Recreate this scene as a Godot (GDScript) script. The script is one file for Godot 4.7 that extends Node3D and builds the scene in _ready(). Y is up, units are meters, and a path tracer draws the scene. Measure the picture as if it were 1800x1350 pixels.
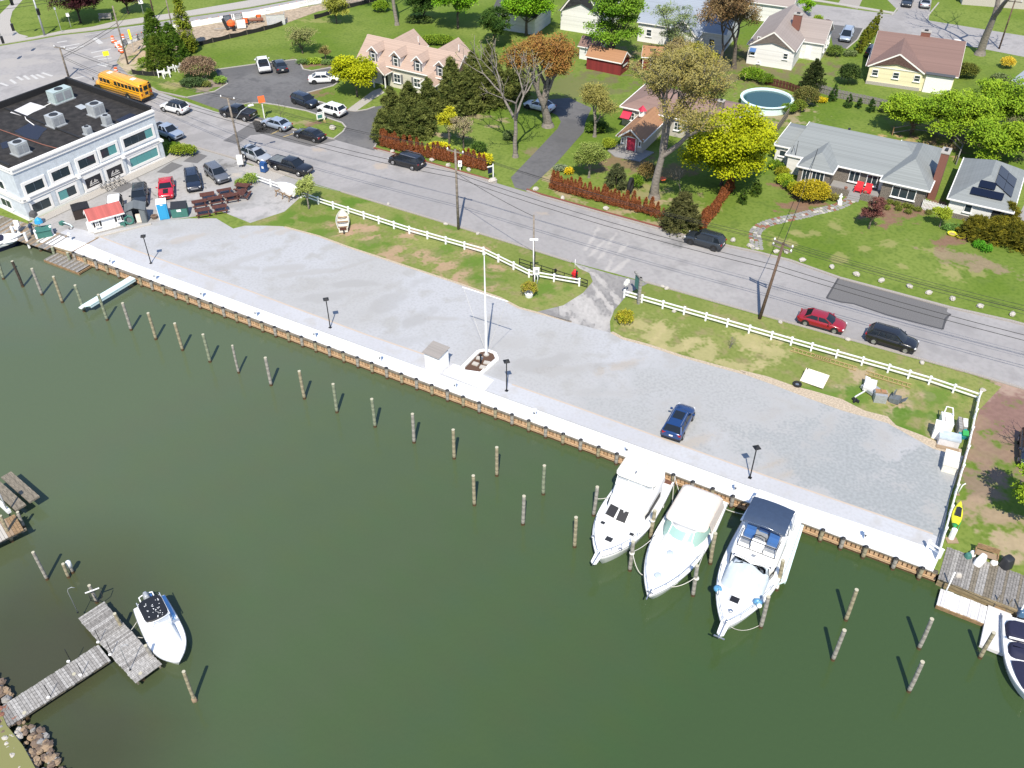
extends Node3D
# A small-boat marina beside a suburban street, seen from about 56 m up. y is up, metres, street level at 0, water at -1.05.
var M := {}
var R := RandomNumberGenerator.new()
var taken := {}
const WATER := -1.05
const ONES := ["first", "second", "third", "fourth", "fifth", "sixth", "seventh", "eighth", "ninth", "tenth", "eleventh", "twelfth", "thirteenth", "fourteenth", "fifteenth", "sixteenth", "seventeenth", "eighteenth", "nineteenth"]
const TENS := ["", "", "twent", "thirt", "fort", "fift"]
func ordinal(n: int) -> String:
	if n < 20:
		return ONES[n - 1]
	return TENS[n / 10] + ("ieth" if n % 10 == 0 else "y-" + ONES[n % 10 - 1])
class MB:
	var st := SurfaceTool.new()
	func _init(smooth := false):
		st.begin(Mesh.PRIMITIVE_TRIANGLES)
		st.set_smooth_group(0 if smooth else -1)
	func tri(a: Vector3, b: Vector3, c: Vector3):
		st.add_vertex(a)
		st.add_vertex(b)
		st.add_vertex(c)
	func quad(a: Vector3, b: Vector3, c: Vector3, d: Vector3):
		tri(a, b, c)
		tri(a, c, d)
	func quad2(a: Vector3, b: Vector3, c: Vector3, d: Vector3):
		quad(a, b, c, d)
		return self
	func box(c: Vector3, s: Vector3, b := Basis()):
		var h := s * 0.5
		var p: Array[Vector3] = []
		for i in 8:
			p.append(c + b * Vector3(h.x if i & 1 else -h.x, h.y if i & 2 else -h.y, h.z if i & 4 else -h.z))
		for f in [[7, 3, 1, 5], [2, 6, 4, 0], [6, 7, 5, 4], [3, 2, 0, 1], [2, 3, 7, 6], [4, 5, 1, 0]]:
			quad(p[f[0]], p[f[1]], p[f[2]], p[f[3]])
		return self
	func bar(a: Vector3, b: Vector3, w: float, h: float):
		var x := (b - a).normalized()
		var z := x.cross(Vector3.UP)
		z = Vector3.BACK if z.length() < 0.01 else z.normalized()
		box((a + b) * 0.5, Vector3(a.distance_to(b), h, w), Basis(x, z.cross(x), z))
		return self
	func prism(poly: PackedVector2Array, y0: float, y1: float):
		var idx := Geometry2D.triangulate_polygon(poly)
		for i in range(0, idx.size(), 3):
			var a := poly[idx[i]]
			var b := poly[idx[i + 1]]
			var c := poly[idx[i + 2]]
			if (b - a).cross(c - a) < 0.0:
				var t := b
				b = c
				c = t
			tri(Vector3(a.x, y1, a.y), Vector3(b.x, y1, b.y), Vector3(c.x, y1, c.y))
			tri(Vector3(a.x, y0, a.y), Vector3(c.x, y0, c.y), Vector3(b.x, y0, b.y))
		var ccw := Geometry2D.is_polygon_clockwise(poly)
		for i in poly.size():
			var a := poly[i]
			var b := poly[(i + 1) % poly.size()]
			if not ccw:
				var t := b
				b = a
				a = t
			quad(Vector3(a.x, y1, a.y), Vector3(b.x, y1, b.y), Vector3(b.x, y0, b.y), Vector3(a.x, y0, a.y))
		return self
	func loft(rings: Array, closed := true, cap0 := true, cap1 := true):
		for i in rings.size() - 1:
			var a: PackedVector3Array = rings[i]
			var b: PackedVector3Array = rings[i + 1]
			for j in a.size() - (0 if closed else 1):
				var k := (j + 1) % a.size()
				quad(a[j], b[j], b[k], a[k])
		for e in [[cap0, rings[0], false], [cap1, rings[-1], true]]:
			if e[0]:
				var r: PackedVector3Array = e[1]
				var m := Vector3()
				for p in r:
					m += p / r.size()
				for j in r.size():
					if e[2]:
						tri(m, r[(j + 1) % r.size()], r[j])
					else:
						tri(m, r[j], r[(j + 1) % r.size()])
		return self
	func tube(pts: Array, r0: float, r1: float, n := 6, caps := true):
		var rings := []
		var u := Vector3.ZERO
		for i in pts.size():
			var d: Vector3 = (pts[mini(i + 1, pts.size() - 1)] - pts[maxi(i - 1, 0)]).normalized()
			if u == Vector3.ZERO:
				u = d.cross(Vector3.UP if absf(d.y) < 0.9 else Vector3.RIGHT).normalized()
			u = (u - d * d.dot(u)).normalized()
			var v := d.cross(u)
			var r := lerpf(r0, r1, float(i) / maxi(1, pts.size() - 1))
			var ring := PackedVector3Array()
			for k in n:
				var t := TAU * k / n
				ring.append(pts[i] + (u * cos(t) + v * sin(t)) * r)
			rings.append(ring)
		loft(rings, true, caps, caps)
		return self
	func lathe(prof: Array, n := 12, at := Vector3.ZERO, b := Basis()):
		var rings := []
		for p in prof:
			var ring := PackedVector3Array()
			for k in n:
				var t := TAU * k / n
				ring.append(at + b * Vector3(cos(t) * p.x, p.y, sin(t) * p.x))
			rings.append(ring)
		loft(rings, true, true, true)
		return self
	func blob(c: Vector3, r: Vector3, rough: float, rng: RandomNumberGenerator, n := 7, m := 5):
		var rings := []
		for i in m + 1:
			var f := -PI / 2 + PI * i / m
			var ring := PackedVector3Array()
			for k in n:
				var t := TAU * k / n + i * 0.4
				var q := 1.0 + rng.randf_range(-rough, rough)
				ring.append(c + Vector3(cos(t) * cos(f) * r.x, sin(f) * r.y, sin(t) * cos(f) * r.z) * q)
			rings.append(ring)
		loft(rings, true, false, false)
		return self
static func V3(x: float, y: float, z: float) -> Vector3:
	return Vector3(x, y, z)
static func V2(x: float, y: float) -> Vector2:
	return Vector2(x, y)
static func rgb(r: float, g: float, b: float, a := 1.0) -> Color:
	return Color(r, g, b, a)
static func poly(pts: Array) -> PackedVector2Array:
	return PackedVector2Array(pts)
# ---- naming, parenting, materials
func numbered(called: String, parent: Node) -> String:
	var key := str(parent.get_instance_id()) + called
	var n: int = taken.get(key, 0)
	taken[key] = n + 1
	return called if n == 0 else "%s_%03d" % [called, n]
func obj(called: String, mb: MB, m: Material, parent: Node = self, at := Vector3.ZERO, turn := .0) -> MeshInstance3D:
	mb.st.generate_normals()
	return put(called, mb.st.commit(), m, parent, at, turn)
func put(called: String, mesh: Mesh, m: Material, parent: Node = self, at := Vector3.ZERO, turn := .0) -> MeshInstance3D:
	var o := MeshInstance3D.new()
	o.name = numbered(called, parent)
	o.mesh = mesh
	o.material_override = m
	o.position = at
	o.rotation.y = turn
	parent.add_child(o, true)
	return o
func tag(o: Node, label: String, category: String, group := ""):
	o.set_meta("label", label)
	o.set_meta("category", category)
	if group:
		o.set_meta("group", group)
	return o
func thing(called: String, label: String, category: String, at := Vector3.ZERO, turn := .0, group := "") -> Node3D:
	var o := Node3D.new()
	o.name = numbered(called, self)
	o.position = at
	o.rotation.y = turn
	add_child(o, true)
	tag(o, label, category, group)
	return o
func struct(called: String, mb: MB, m: Material) -> MeshInstance3D:
	var o := obj(called, mb, m)
	o.set_meta("kind", "structure")
	return o
func dup(src: Node3D, label: String, at: Vector3, turn := .0, group := "") -> Node3D:
	var c: Node3D = src.duplicate()
	c.name = numbered(String(src.name), self)
	add_child(c, true)
	c.position = at
	c.rotation.y = turn
	c.set_meta("label", label)
	if group:
		c.set_meta("group", group)
	return c
func lin(r: float, g: float, b: float) -> Color:
	return rgb(r, g, b).linear_to_srgb()
func mat(called: String, c: Color, rough := .8, tex: Texture2D = null, scale := 1.0, metal := .0) -> StandardMaterial3D:
	var m := StandardMaterial3D.new()
	m.resource_name = called
	m.albedo_color = c.linear_to_srgb()
	m.roughness = rough
	m.metallic = metal
	if tex:
		m.albedo_texture = tex
		m.uv1_triplanar = true
		m.uv1_scale = Vector3.ONE * scale
	M[called] = m
	return m
func paint(called: String, c: Color, rough := .25, metal := .0) -> StandardMaterial3D:
	var m := mat(called, c, rough, null, 1.0, metal)
	m.clearcoat_enabled = true
	m.clearcoat = .7
	m.clearcoat_roughness = .05
	return m
func noise_bytes(w: int, h: int, freq: float, sd: int, oct := 4, sx := 1.0) -> PackedByteArray:
	var n := FastNoiseLite.new()
	n.seed = sd
	n.frequency = freq
	n.fractal_octaves = oct
	n.noise_type = FastNoiseLite.TYPE_SIMPLEX_SMOOTH
	if sx != 1.0:
		var im := n.get_image(maxi(2, int(w / sx)), h)
		im.resize(w, h, Image.INTERPOLATE_CUBIC)
		return im.get_data()
	return n.get_image(w, h).get_data()
func grey_tex(size: int, freq: float, sd: int, lo: float, hi: float, sx := 1.0) -> ImageTexture:
	var n := FastNoiseLite.new()
	n.seed = sd
	n.frequency = freq
	n.fractal_octaves = 5
	n.fractal_gain = .6
	var im: Image
	if sx == 1.0:
		im = n.get_seamless_image(size, size)
	else:
		im = n.get_seamless_image(maxi(8, int(size / sx)), size)
		im.resize(size, size, Image.INTERPOLATE_CUBIC)
	var d := im.get_data()
	var out := PackedByteArray()
	out.resize(d.size() * 3)
	for i in d.size():
		var v := int(255.0 * (lo + (hi - lo) * d[i] / 255.0))
		out[i * 3] = v
		out[i * 3 + 1] = v
		out[i * 3 + 2] = v
	return ImageTexture.create_from_image(Image.create_from_data(size, size, false, Image.FORMAT_RGB8, out))
func line_tex(size: int, count: int, depth: float, across: bool, sd: int) -> ImageTexture:
	var rng := RandomNumberGenerator.new()
	rng.seed = sd
	var im := Image.create(size, size, false, Image.FORMAT_RGB8)
	for k in count:
		var v := rng.randf_range(1.0 - depth, 1.0)
		var a := size * k / count
		var b := size * (k + 1) / count
		im.fill_rect(Rect2i(a, 0, b - a, size) if across else Rect2i(0, a, size, b - a), rgb(v, v, v))
		var g := v * .86
		im.fill_rect(Rect2i(a, 0, maxi(1, size / count / 8), size) if across else Rect2i(0, a, size, maxi(1, size / count / 8)), rgb(g, g, g))
	return ImageTexture.create_from_image(im)
func ground_tex(w: int, h: int, rect: Rect2, cols: Array, f: Array, sd: int, spots: Array) -> ImageTexture:
	var px := rect.size.x / w
	var a := noise_bytes(w, h, f[0] * px, sd)
	var b := noise_bytes(w, h, f[1] * px, sd + 1)
	var c := noise_bytes(w, h, f[2] * px, sd + 2, 3)
	var lut := []
	for col in cols:
		lut.append(V3(col.r, col.g, col.b))
	var out := PackedByteArray()
	out.resize(w * h * 3)
	var gam := PackedByteArray()
	gam.resize(1025)
	for i in 1025:
		gam[i] = int(round(255.0 * rgb(i / 1024.0, 0, 0).linear_to_srgb().r))
	var grid := PackedVector3Array()
	grid.resize(w * h)
	var c0: Vector3 = lut[0]
	var c1: Vector3 = lut[1]
	var c2: Vector3 = lut[2]
	var c3: Vector3 = lut[3]
	for i in w * h:
		var t := clampf((a[i] - 70.0) / 115.0, .0, 1.0)
		var u := clampf((b[i] - 150.0) / 60.0, .0, 1.0)
		var v := clampf((c[i] - 110.0) / 130.0, .0, 1.0)
		grid[i] = c0.lerp(c1, t).lerp(c2, u * .75).lerp(c3, v * .6)
	for s in spots:
		var p: Vector2 = (s[0] - rect.position) / rect.size * V2(w, h)
		var rx: float = s[1] / px
		var rz: float = s[2] / px
		var m := int(maxf(rx, rz) * 1.4) + 2
		var col := V3(s[4].r, s[4].g, s[4].b)
		var cs := cos(float(s[3]))
		var sn := sin(float(s[3]))
		for y in range(maxi(0, int(p.y) - m), mini(h, int(p.y) + m)):
			for x in range(maxi(0, int(p.x) - m), mini(w, int(p.x) + m)):
				var dx := x - p.x
				var dy := y - p.y
				var e := V2((dx * cs + dy * sn) / rx, (dy * cs - dx * sn) / rz).length()
				var i := y * w + x
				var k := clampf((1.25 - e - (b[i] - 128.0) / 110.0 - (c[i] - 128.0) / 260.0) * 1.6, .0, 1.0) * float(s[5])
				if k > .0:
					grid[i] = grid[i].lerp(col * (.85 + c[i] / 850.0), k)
	for i in w * h:
		var g := grid[i]
		out[i * 3] = gam[clampi(int(g.x * 1024.0), 0, 1024)]
		out[i * 3 + 1] = gam[clampi(int(g.y * 1024.0), 0, 1024)]
		out[i * 3 + 2] = gam[clampi(int(g.z * 1024.0), 0, 1024)]
	return ImageTexture.create_from_image(Image.create_from_data(w, h, false, Image.FORMAT_RGB8, out))
func sheet(called: String, poly: PackedVector2Array, y: float, m: Material, rect := Rect2(), kind := "structure", label := "", category := "") -> MeshInstance3D:
	var st := SurfaceTool.new()
	st.begin(Mesh.PRIMITIVE_TRIANGLES)
	var idx := Geometry2D.triangulate_polygon(poly)
	for i in range(0, idx.size(), 3):
		var t := [poly[idx[i]], poly[idx[i + 1]], poly[idx[i + 2]]]
		if (t[1] - t[0]).cross(t[2] - t[0]) < .0:
			t = [t[0], t[2], t[1]]
		for p in t:
			st.set_normal(Vector3.UP)
			if rect.size.x > .0:
				st.set_uv((p - rect.position) / rect.size)
			st.add_vertex(V3(p.x, y, p.y))
	var o := put(called, st.commit(), m)
	if kind:
		o.set_meta("kind", kind)
	if label:
		tag(o, label, category)
	return o
func image_mat(called: String, tex: Texture2D, rough := .95) -> StandardMaterial3D:
	var m := mat(called, rgb(1, 1, 1), rough)
	m.albedo_texture = tex
	m.specular_mode = BaseMaterial3D.SPECULAR_SCHLICK_GGX
	m.metallic_specular = .2
	return m
func ribbon(pts: PackedVector2Array, half: float) -> PackedVector2Array:
	var l := PackedVector2Array()
	var r := PackedVector2Array()
	for i in pts.size():
		var d := (pts[mini(i + 1, pts.size() - 1)] - pts[maxi(i - 1, 0)]).normalized().orthogonal() * half
		l.append(pts[i] + d)
		r.append(pts[i] - d)
	r.reverse()
	l.append_array(r)
	return l
func kerb(called: String, pts: PackedVector2Array, w: float, h: float, m: Material):
	var mb := MB.new()
	for i in pts.size() - 1:
		var a := pts[i]
		var b := pts[i + 1]
		mb.bar(V3(a.x, h / 2 - .03, a.y), V3(b.x, h / 2 - .03, b.y), w, h + .06)
	return struct(called, mb, m)
func v3(p: Vector2, y := .0) -> Vector3:
	return V3(p.x, y, p.y)
func rv(s := 1.0) -> Vector3:
	return V3(R.randf_range(-s, s), R.randf_range(-s, s), R.randf_range(-s, s))
func _ready():
	var cam := Camera3D.new()
	cam.name = "camera"
	cam.fov = 44.92
	cam.near = .5
	cam.far = 900.0
	cam.position = V3(0, 56.46, 0)
	cam.rotation_degrees = V3(-39.488, 0, 0)
	add_child(cam)
	cam.current = true
	var sky := ProceduralSkyMaterial.new()
	sky.sky_top_color = rgb(.36, .45, .60)
	sky.sky_horizon_color = rgb(.72, .76, .80)
	sky.sky_curve = .15
	sky.ground_bottom_color = rgb(.2, .22, .2)
	sky.ground_horizon_color = rgb(.5, .55, .6)
	sky.sun_angle_max = 12.0
	sky.sky_energy_multiplier = 1.3
	var env := Environment.new()
	env.background_mode = Environment.BG_SKY
	env.sky = Sky.new()
	env.sky.sky_material = sky
	env.tonemap_mode = Environment.TONE_MAPPER_LINEAR
	env.tonemap_exposure = 1.32
	env.sdfgi_enabled = true
	env.ssao_enabled = true
	env.ssil_enabled = true
	env.fog_enabled = false
	var we := WorldEnvironment.new()
	we.name = "world_environment"
	we.environment = env
	add_child(we)
	var sun := DirectionalLight3D.new()
	sun.name = "sun"
	sun.light_energy = 1.55
	sun.light_color = rgb(1.0, .965, .90)
	sun.light_angular_distance = .5
	sun.shadow_enabled = true
	add_child(sun)
	sun.look_at_from_position(V3(-3.4, 79.3, 60.8), Vector3.ZERO)
	R.seed = 4711
	materials()
	ground()
	quay()
	pilings()
	fences()
	office_block()
	houses()
	boats()
	vehicles()
	street_things()
	yard_things()
	trees()
	plants()
func materials():
	var fine := grey_tex(256, .06, 3, .72, 1.0)
	var soft := grey_tex(256, .012, 5, .9, 1.0)
	var grain := grey_tex(256, .05, 7, .55, 1.0, 8.0)
	var shing := line_tex(256, 16, .07, false, 9)
	var boards := line_tex(256, 12, .12, true, 11)
	mat("white_paint", rgb(.80, .80, .79), .55)
	mat("gelcoat", rgb(.80, .81, .81), .22)
	mat("white_vinyl", rgb(.82, .83, .83), .45)
	mat("piling_wood", rgb(.510, .450, .300), .9, grain, .6)
	mat("piling_green", rgb(.377, .420, .290), .9, grain, .6)
	mat("piling_grey", rgb(.504, .476, .420), .9, grain, .6)
	mat("piling_top", rgb(.62, .58, .44), .9, fine, 2.0)
	mat("wet_wood", rgb(.16, .10, .05), .6, grain, .6)
	mat("bulkhead_wood", rgb(.806, .546, .325), .85, grain, .8)
	mat("bulkhead_wood_dark", rgb(.644, .406, .224), .85, grain, .8)
	mat("old_wood", rgb(.30, .26, .20), .9, grain, .7)
	mat("old_bulkhead", rgb(.42, .33, .19), .9, grain, .7)
	mat("grey_plank", rgb(.486, .466, .439), .9, grain, .9)
	mat("grey_plank_light", rgb(.594, .574, .547), .9, grain, .9)
	mat("grey_plank_dark", rgb(.364, .345, .325), .9, grain, .9)
	mat("tan_wood", rgb(.42, .27, .14), .8, grain, 1.0)
	mat("red_brown_wood", rgb(.16, .055, .035), .7, grain, 1.0)
	mat("black", rgb(.012, .012, .014), .5)
	mat("black_iron", rgb(.015, .016, .018), .45, null, 1.0, .3)
	mat("rubber", rgb(.012, .012, .012), .85)
	mat("dark_plastic", rgb(.02, .022, .026), .6)
	mat("dark_glass", rgb(.012, .016, .022), .06)
	mat("house_glass", rgb(.03, .045, .055), .08)
	mat("teal_glass", rgb(.10, .30, .30), .12)
	mat("green_glass", rgb(.30, .46, .42), .15)
	mat("chrome", rgb(.6, .61, .63), .2, null, 1.0, 1.0)
	mat("steel", rgb(.45, .46, .48), .35, null, 1.0, .8)
	mat("galvanised", rgb(.42, .44, .46), .5, soft, 1.0, .3)
	mat("rope", rgb(.62, .60, .54), .9)
	mat("pole_wood", rgb(.34, .29, .24), .9, grain, .5)
	mat("pole_brown", rgb(.20, .13, .09), .9, grain, .5)
	mat("wire", rgb(.02, .02, .02), .7)
	mat("concrete", rgb(.52, .49, .45), .9, fine, .5)
	mat("kerb_stone", rgb(.44, .40, .36), .9, fine, .5)
	mat("kerb_red", rgb(.30, .10, .07), .85, fine, .7)
	mat("deck_white", rgb(.80, .81, .82), .6, line_tex(256, 16, .05, true, 31), .45)
	mat("tar_roof", rgb(.040, .036, .034), .9, grey_tex(256, .025, 14, .45, 1.0), .12)
	mat("tar_roof_edge", rgb(.016, .016, .017), .7, soft, .3)
	mat("stucco", rgb(.60, .655, .70), .85, soft, .4)
	mat("trim_white", rgb(.80, .79, .765), .7)
	mat("siding_beige", rgb(.62, .585, .50), .75, shing, .35)
	mat("siding_white", rgb(.78, .78, .775), .7, shing, .35)
	mat("siding_yellow", rgb(.80, .74, .50), .7, shing, .35)
	mat("siding_red", rgb(.22, .025, .025), .75, boards, .5)
	mat("roof_tan", rgb(.429, .319, .260), .9, shing, .28)
	mat("roof_grey", rgb(.234, .254, .257), .9, shing, .28)
	mat("roof_brown", rgb(.215, .135, .115), .9, shing, .28)
	mat("roof_taupe", rgb(.31, .265, .245), .9, shing, .28)
	mat("roof_orange", rgb(.36, .19, .10), .9, shing, .28)
	mat("roof_cottage", rgb(.25, .165, .14), .9, shing, .28)
	mat("roof_slate", rgb(.075, .08, .09), .9, shing, .28)
	mat("roof_blue_grey", rgb(.28, .32, .38), .9, shing, .28)
	mat("roof_red_metal", rgb(.46, .105, .09), .5, boards, .6)
	mat("brick", rgb(.27, .115, .085), .9, fine, 2.0)
	mat("fieldstone", rgb(.33, .29, .25), .9, grey_tex(256, .05, 19, .45, 1.0), .5)
	mat("stone_pale", rgb(.62, .58, .52), .9, fine, 1.5)
	mat("stone_tan", rgb(.40, .29, .19), .9, fine, 1.5)
	mat("stone_brown", rgb(.22, .16, .12), .9, fine, 1.5)
	mat("stone_red", rgb(.34, .15, .10), .9, fine, 1.5)
	mat("stone_grey", rgb(.36, .35, .34), .9, fine, 1.5)
	mat("mulch", rgb(.135, .075, .05), 1.0, fine, 1.2)
	mat("shutter", rgb(.16, .16, .17), .7)
	mat("cream_canvas", rgb(.80, .72, .645), .85, soft, .7)
	mat("ivory_canvas", rgb(.80, .77, .68), .8, soft, .7)
	mat("navy_canvas", rgb(.03, .055, .11), .8, soft, .8)
	mat("deep_navy_canvas", rgb(.012, .014, .045), .8, soft, .8)
	mat("pale_blue_canvas", rgb(.55, .63, .70), .7, grey_tex(256, .008, 23, .8, 1.0), .3)
	mat("blue_vinyl", rgb(.05, .14, .36), .5)
	mat("aqua_pier", rgb(.62, .78, .80), .6)
	mat("teak", rgb(.26, .11, .06), .6, grain, 1.0)
	mat("navy_hull", rgb(.008, .012, .05), .15)
	mat("orange", rgb(.85, .14, .03), .6)
	mat("bright_red", rgb(.62, .02, .03), .5)
	mat("crimson", rgb(.50, .03, .07), .6)
	mat("yellow_sign", rgb(.75, .70, .02), .5)
	mat("lime_yellow", rgb(.72, .70, .03), .4)
	mat("kayak_green", rgb(.03, .30, .07), .4)
	mat("teal_plastic", rgb(.02, .22, .26), .5)
	mat("toilet_blue", rgb(.03, .30, .55), .45)
	mat("dumpster_green", rgb(.05, .18, .15), .7, soft, .6)
	mat("dumpster_brown", rgb(.035, .025, .022), .7, soft, .6)
	mat("bin_blue", rgb(.02, .08, .24), .5)
	mat("shed_grey", rgb(.16, .18, .19), .8, boards, .8)
	mat("tile_grey_wood", rgb(.30, .275, .255), .9, shing, .8)
	mat("solar", rgb(.006, .009, .022), .12)
	mat("pool_water", rgb(.02, .07, .075), .05)
	mat("patch_dark", rgb(.012, .015, .03), .5)
	mat("membrane_white", rgb(.66, .65, .66), .8, soft, .4)
	mat("hvac", rgb(.50, .53, .54), .5, soft, .6, .2)
	mat("hvac_green", rgb(.50, .60, .58), .5, soft, .6, .2)
	mat("asphalt_patch", rgb(.185, .18, .18), .95, fine, .6)
	mat("asphalt_seal", rgb(.11, .11, .112), .95, fine, .5)
	mat("tar_line", rgb(.06, .06, .065), .9)
	mat("road_white", rgb(.66, .65, .63), .8, fine, 1.0)
	mat("road_yellow", rgb(.52, .40, .17), .8, fine, 1.0)
	mat("sand", rgb(.50, .40, .29), 1.0, grey_tex(256, .03, 41, .7, 1.0), .15)
	mat("silt_fence", rgb(.012, .012, .013), .8)
	mat("skin", rgb(.45, .27, .18), .6)
	mat("dark_denim", rgb(.08, .11, .16), .8)
	mat("bark", rgb(.20, .165, .135), .95, grain, .7)
	mat("bark_pale", rgb(.36, .32, .28), .95, grain, .7)
	mat("bark_dark", rgb(.09, .07, .055), .95, grain, .7)
	for k in ["leaf", "needle"]:
		var m := mat(k, rgb(1, 1, 1), .7)
		m.vertex_color_use_as_albedo = true
		m.metallic_specular = .25
		m.backlight_enabled = true
		m.backlight = rgb(.16, .19, .05) if k == "leaf" else rgb(.03, .04, .01)
	var w := mat("water", rgb(1, 1, 1), .13)
	w.vertex_color_use_as_albedo = true
	w.metallic_specular = .36
	var n := FastNoiseLite.new()
	n.seed = 77
	n.frequency = .028
	n.fractal_octaves = 4
	var nt := NoiseTexture2D.new()
	nt.width = 512
	nt.height = 512
	nt.seamless = true
	nt.as_normal_map = true
	nt.bump_strength = 2.2
	nt.noise = n
	w.normal_enabled = true
	w.normal_texture = nt
	w.normal_scale = .22
	w.uv1_triplanar = true
	w.uv1_world_triplanar = true
	w.uv1_scale = Vector3.ONE * .11
func ground():
	var st := SurfaceTool.new()
	st.begin(Mesh.PRIMITIVE_TRIANGLES)
	var shallow := V2(-34.39, -39.22)
	var shallow2 := V2(-27.94, -31.42)
	var corner := V2(-52.28, -90.86)
	var tone := func(p: Vector2) -> Color:
		var c := rgb(.046, .078, .029)
		c = c.lerp(rgb(.085, .110, .062), clampf(.5 - (p.x * .013 + (p.y + 62.0) * .013), .0, 1.0))
		c = c.lerp(rgb(.108, .130, .094), .6 * clampf(1.0 - p.distance_to(corner) / 16.0, .0, 1.0))
		var s := maxf(clampf(1.35 - p.distance_to(shallow) / 11.0, .0, 1.0), clampf(1.3 - p.distance_to(shallow2) / 7.0, .0, 1.0))
		return c.lerp(rgb(.046, .045, .026), s * .75)
	var step := 2.0
	for iz in 70:
		for ix in 100:
			var x0 := -110.0 + ix * step * 1.1
			var z0 := -120.0 + iz * step
			var q := [V2(x0, z0), V2(x0 + step * 1.1, z0), V2(x0 + step * 1.1, z0 + step), V2(x0, z0 + step)]
			for k in [0, 1, 2, 0, 2, 3]:
				st.set_normal(Vector3.UP)
				st.set_color(tone.call(q[k]))
				st.add_vertex(V3(q[k].x, WATER, q[k].y))
	put("water", st.commit(), M.water).set_meta("kind", "structure")
	var rect := Rect2(-105, -190, 210, 155)
	var dirt := rgb(.34, .26, .17)
	var straw := rgb(.30, .27, .12)
	var mulch := rgb(.20, .125, .085)
	var spots := []
	for s in [V2(34.47, -96.48), V2(33.85, -97.27), V2(35.55, -96.74), V2(38.96, -98.08), V2(29.92, -94.14), V2(43.88, -94.14), V2(48.76, -92.87), V2(37.71, -91.01), V2(43.82, -89.8), V2(50.68, -89.2), V2(52.15, -88.02), V2(31.54, -95.43), V2(40.85, -92.87), V2(32.73, -94.78), V2(30.16, -112.98), V2(23.35, -98.76), V2(19.14, -98.08)]:
		spots.append([s, R.randf_range(.6, 1.6), R.randf_range(.4, .9), R.randf() * 3.0, straw, .55])
	spots.append([V2(51.36, -91.01), 3.4, 1.6, .6, rgb(.24, .19, .12), .85])
	spots.append([V2(52.98, -90.16), 3.0, 1.3, .6, rgb(.24, .19, .12), .8])
	spots.append([V2(49.29, -88.02), 1.4, 1.2, .6, straw, .7])
	spots.append([V2(36.28, -103.98), 3.0, 1.6, -.5, mulch, 1.0])
	spots.append([V2(36.02, -107.43), 2.4, 1.3, .9, mulch, 1.0])
	spots.append([V2(48.99, -101.54), 5.2, 1.3, -.5, mulch, 1.0])
	spots.append([V2(46.64, -102.97), 4.0, 1.2, -.5, mulch, 1.0])
	spots.append([V2(53.25, -96.08), 3.6, 1.0, -.5, mulch, 1.0])
	spots.append([V2(12.95, -101.54), 8.0, 1.0, -.42, dirt, .85])
	spots.append([V2(17.17, -98.76), 4.0, 1.0, -.42, dirt, .8])
	spots.append([V2(6.22, -108.2), 3.5, .8, 1.0, dirt, .8])
	spots.append([V2(3.81, -114.64), 2.2, .7, 1.1, dirt, .6])
	spots.append([V2(3.11, -118.07), 2.0, .9, 1.3, rgb(.2, .16, .1), .8])
	spots.append([V2(-11.31, -124.43), 4.0, 1.0, .3, dirt, .8])
	spots.append([V2(-6.72, -131.31), 5.0, .8, .4, dirt, .7])
	spots.append([V2(-2.46, -126.92), 1.0, .5, .0, dirt, .7])
	spots.append([V2(21.8, -102.25), 3.0, 1.4, .0, straw, .6])
	spots.append([V2(21.11, -112.98), 3.0, 2.0, .0, mulch, .7])
	spots.append([V2(14.55, -115.49), 4.0, 2.6, .0, mulch, .8])
	spots.append([V2(16.65, -106.67), 3.0, 1.6, .0, dirt, .5])
	spots.append([V2(-32.26, -151.31), 5.5, 1.4, .1, mulch, 1.0])
	spots.append([V2(-47.83, -142.61), 4.0, 2.2, .1, rgb(.26, .2, .18), .9])
	spots.append([V2(-30.46, -139.2), 2.2, 1.2, .3, mulch, .8])
	spots.append([V2(-28.1, -128.3), 1.6, .7, -.3, mulch, .9])
	spots.append([V2(-30.99, -128.3), 1.8, .7, -.3, dirt, .5])
	spots.append([V2(-61.26, -154.39), 5.0, 3.4, .4, rgb(.42, .32, .21), 1.0])
	spots.append([V2(-63.57, -149.81), 4.0, 2.0, .9, rgb(.44, .36, .26), .9])
	spots.append([V2(-52.62, -142.15), 4.0, 1.4, .0, straw, .8])
	spots.append([V2(-66.66, -163.96), 3.0, 1.0, .2, dirt, .8])
	spots.append([V2(-35.22, -172.6), 3.0, 1.0, .2, straw, .5])
	spots.append([V2(53.08, -119.84), 6.0, 3.0, .0, rgb(.46, .30, .17), 1.0])
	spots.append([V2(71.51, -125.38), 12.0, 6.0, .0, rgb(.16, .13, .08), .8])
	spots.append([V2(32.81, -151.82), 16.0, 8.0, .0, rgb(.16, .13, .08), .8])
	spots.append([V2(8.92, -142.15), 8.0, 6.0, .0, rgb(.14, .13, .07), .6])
	spots.append([V2(39.97, -133.38), 4.0, 5.0, .3, rgb(.36, .28, .2), .7])
	spots.append([V2(45.71, -64), 5.2, 7.0, .2, rgb(.21, .13, .11), 1.0])
	spots.append([V2(48.94, -69.82), 5.0, 1.6, -.4, rgb(.34, .25, .20), .9])
	spots.append([V2(41.83, -59.46), 3.0, 3.2, .3, rgb(.24, .17, .12), .9])
	spots.append([V2(39.7, -55.28), 2.2, 1.6, .3, rgb(.22, .16, .12), .9])
	spots.append([V2(39.01, -51.72), 2.6, 1.3, .4, rgb(.31, .23, .16), .9])
	spots.append([V2(39.94, -48.41), 2.4, 1.6, .4, rgb(.36, .28, .19), .9])
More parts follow.
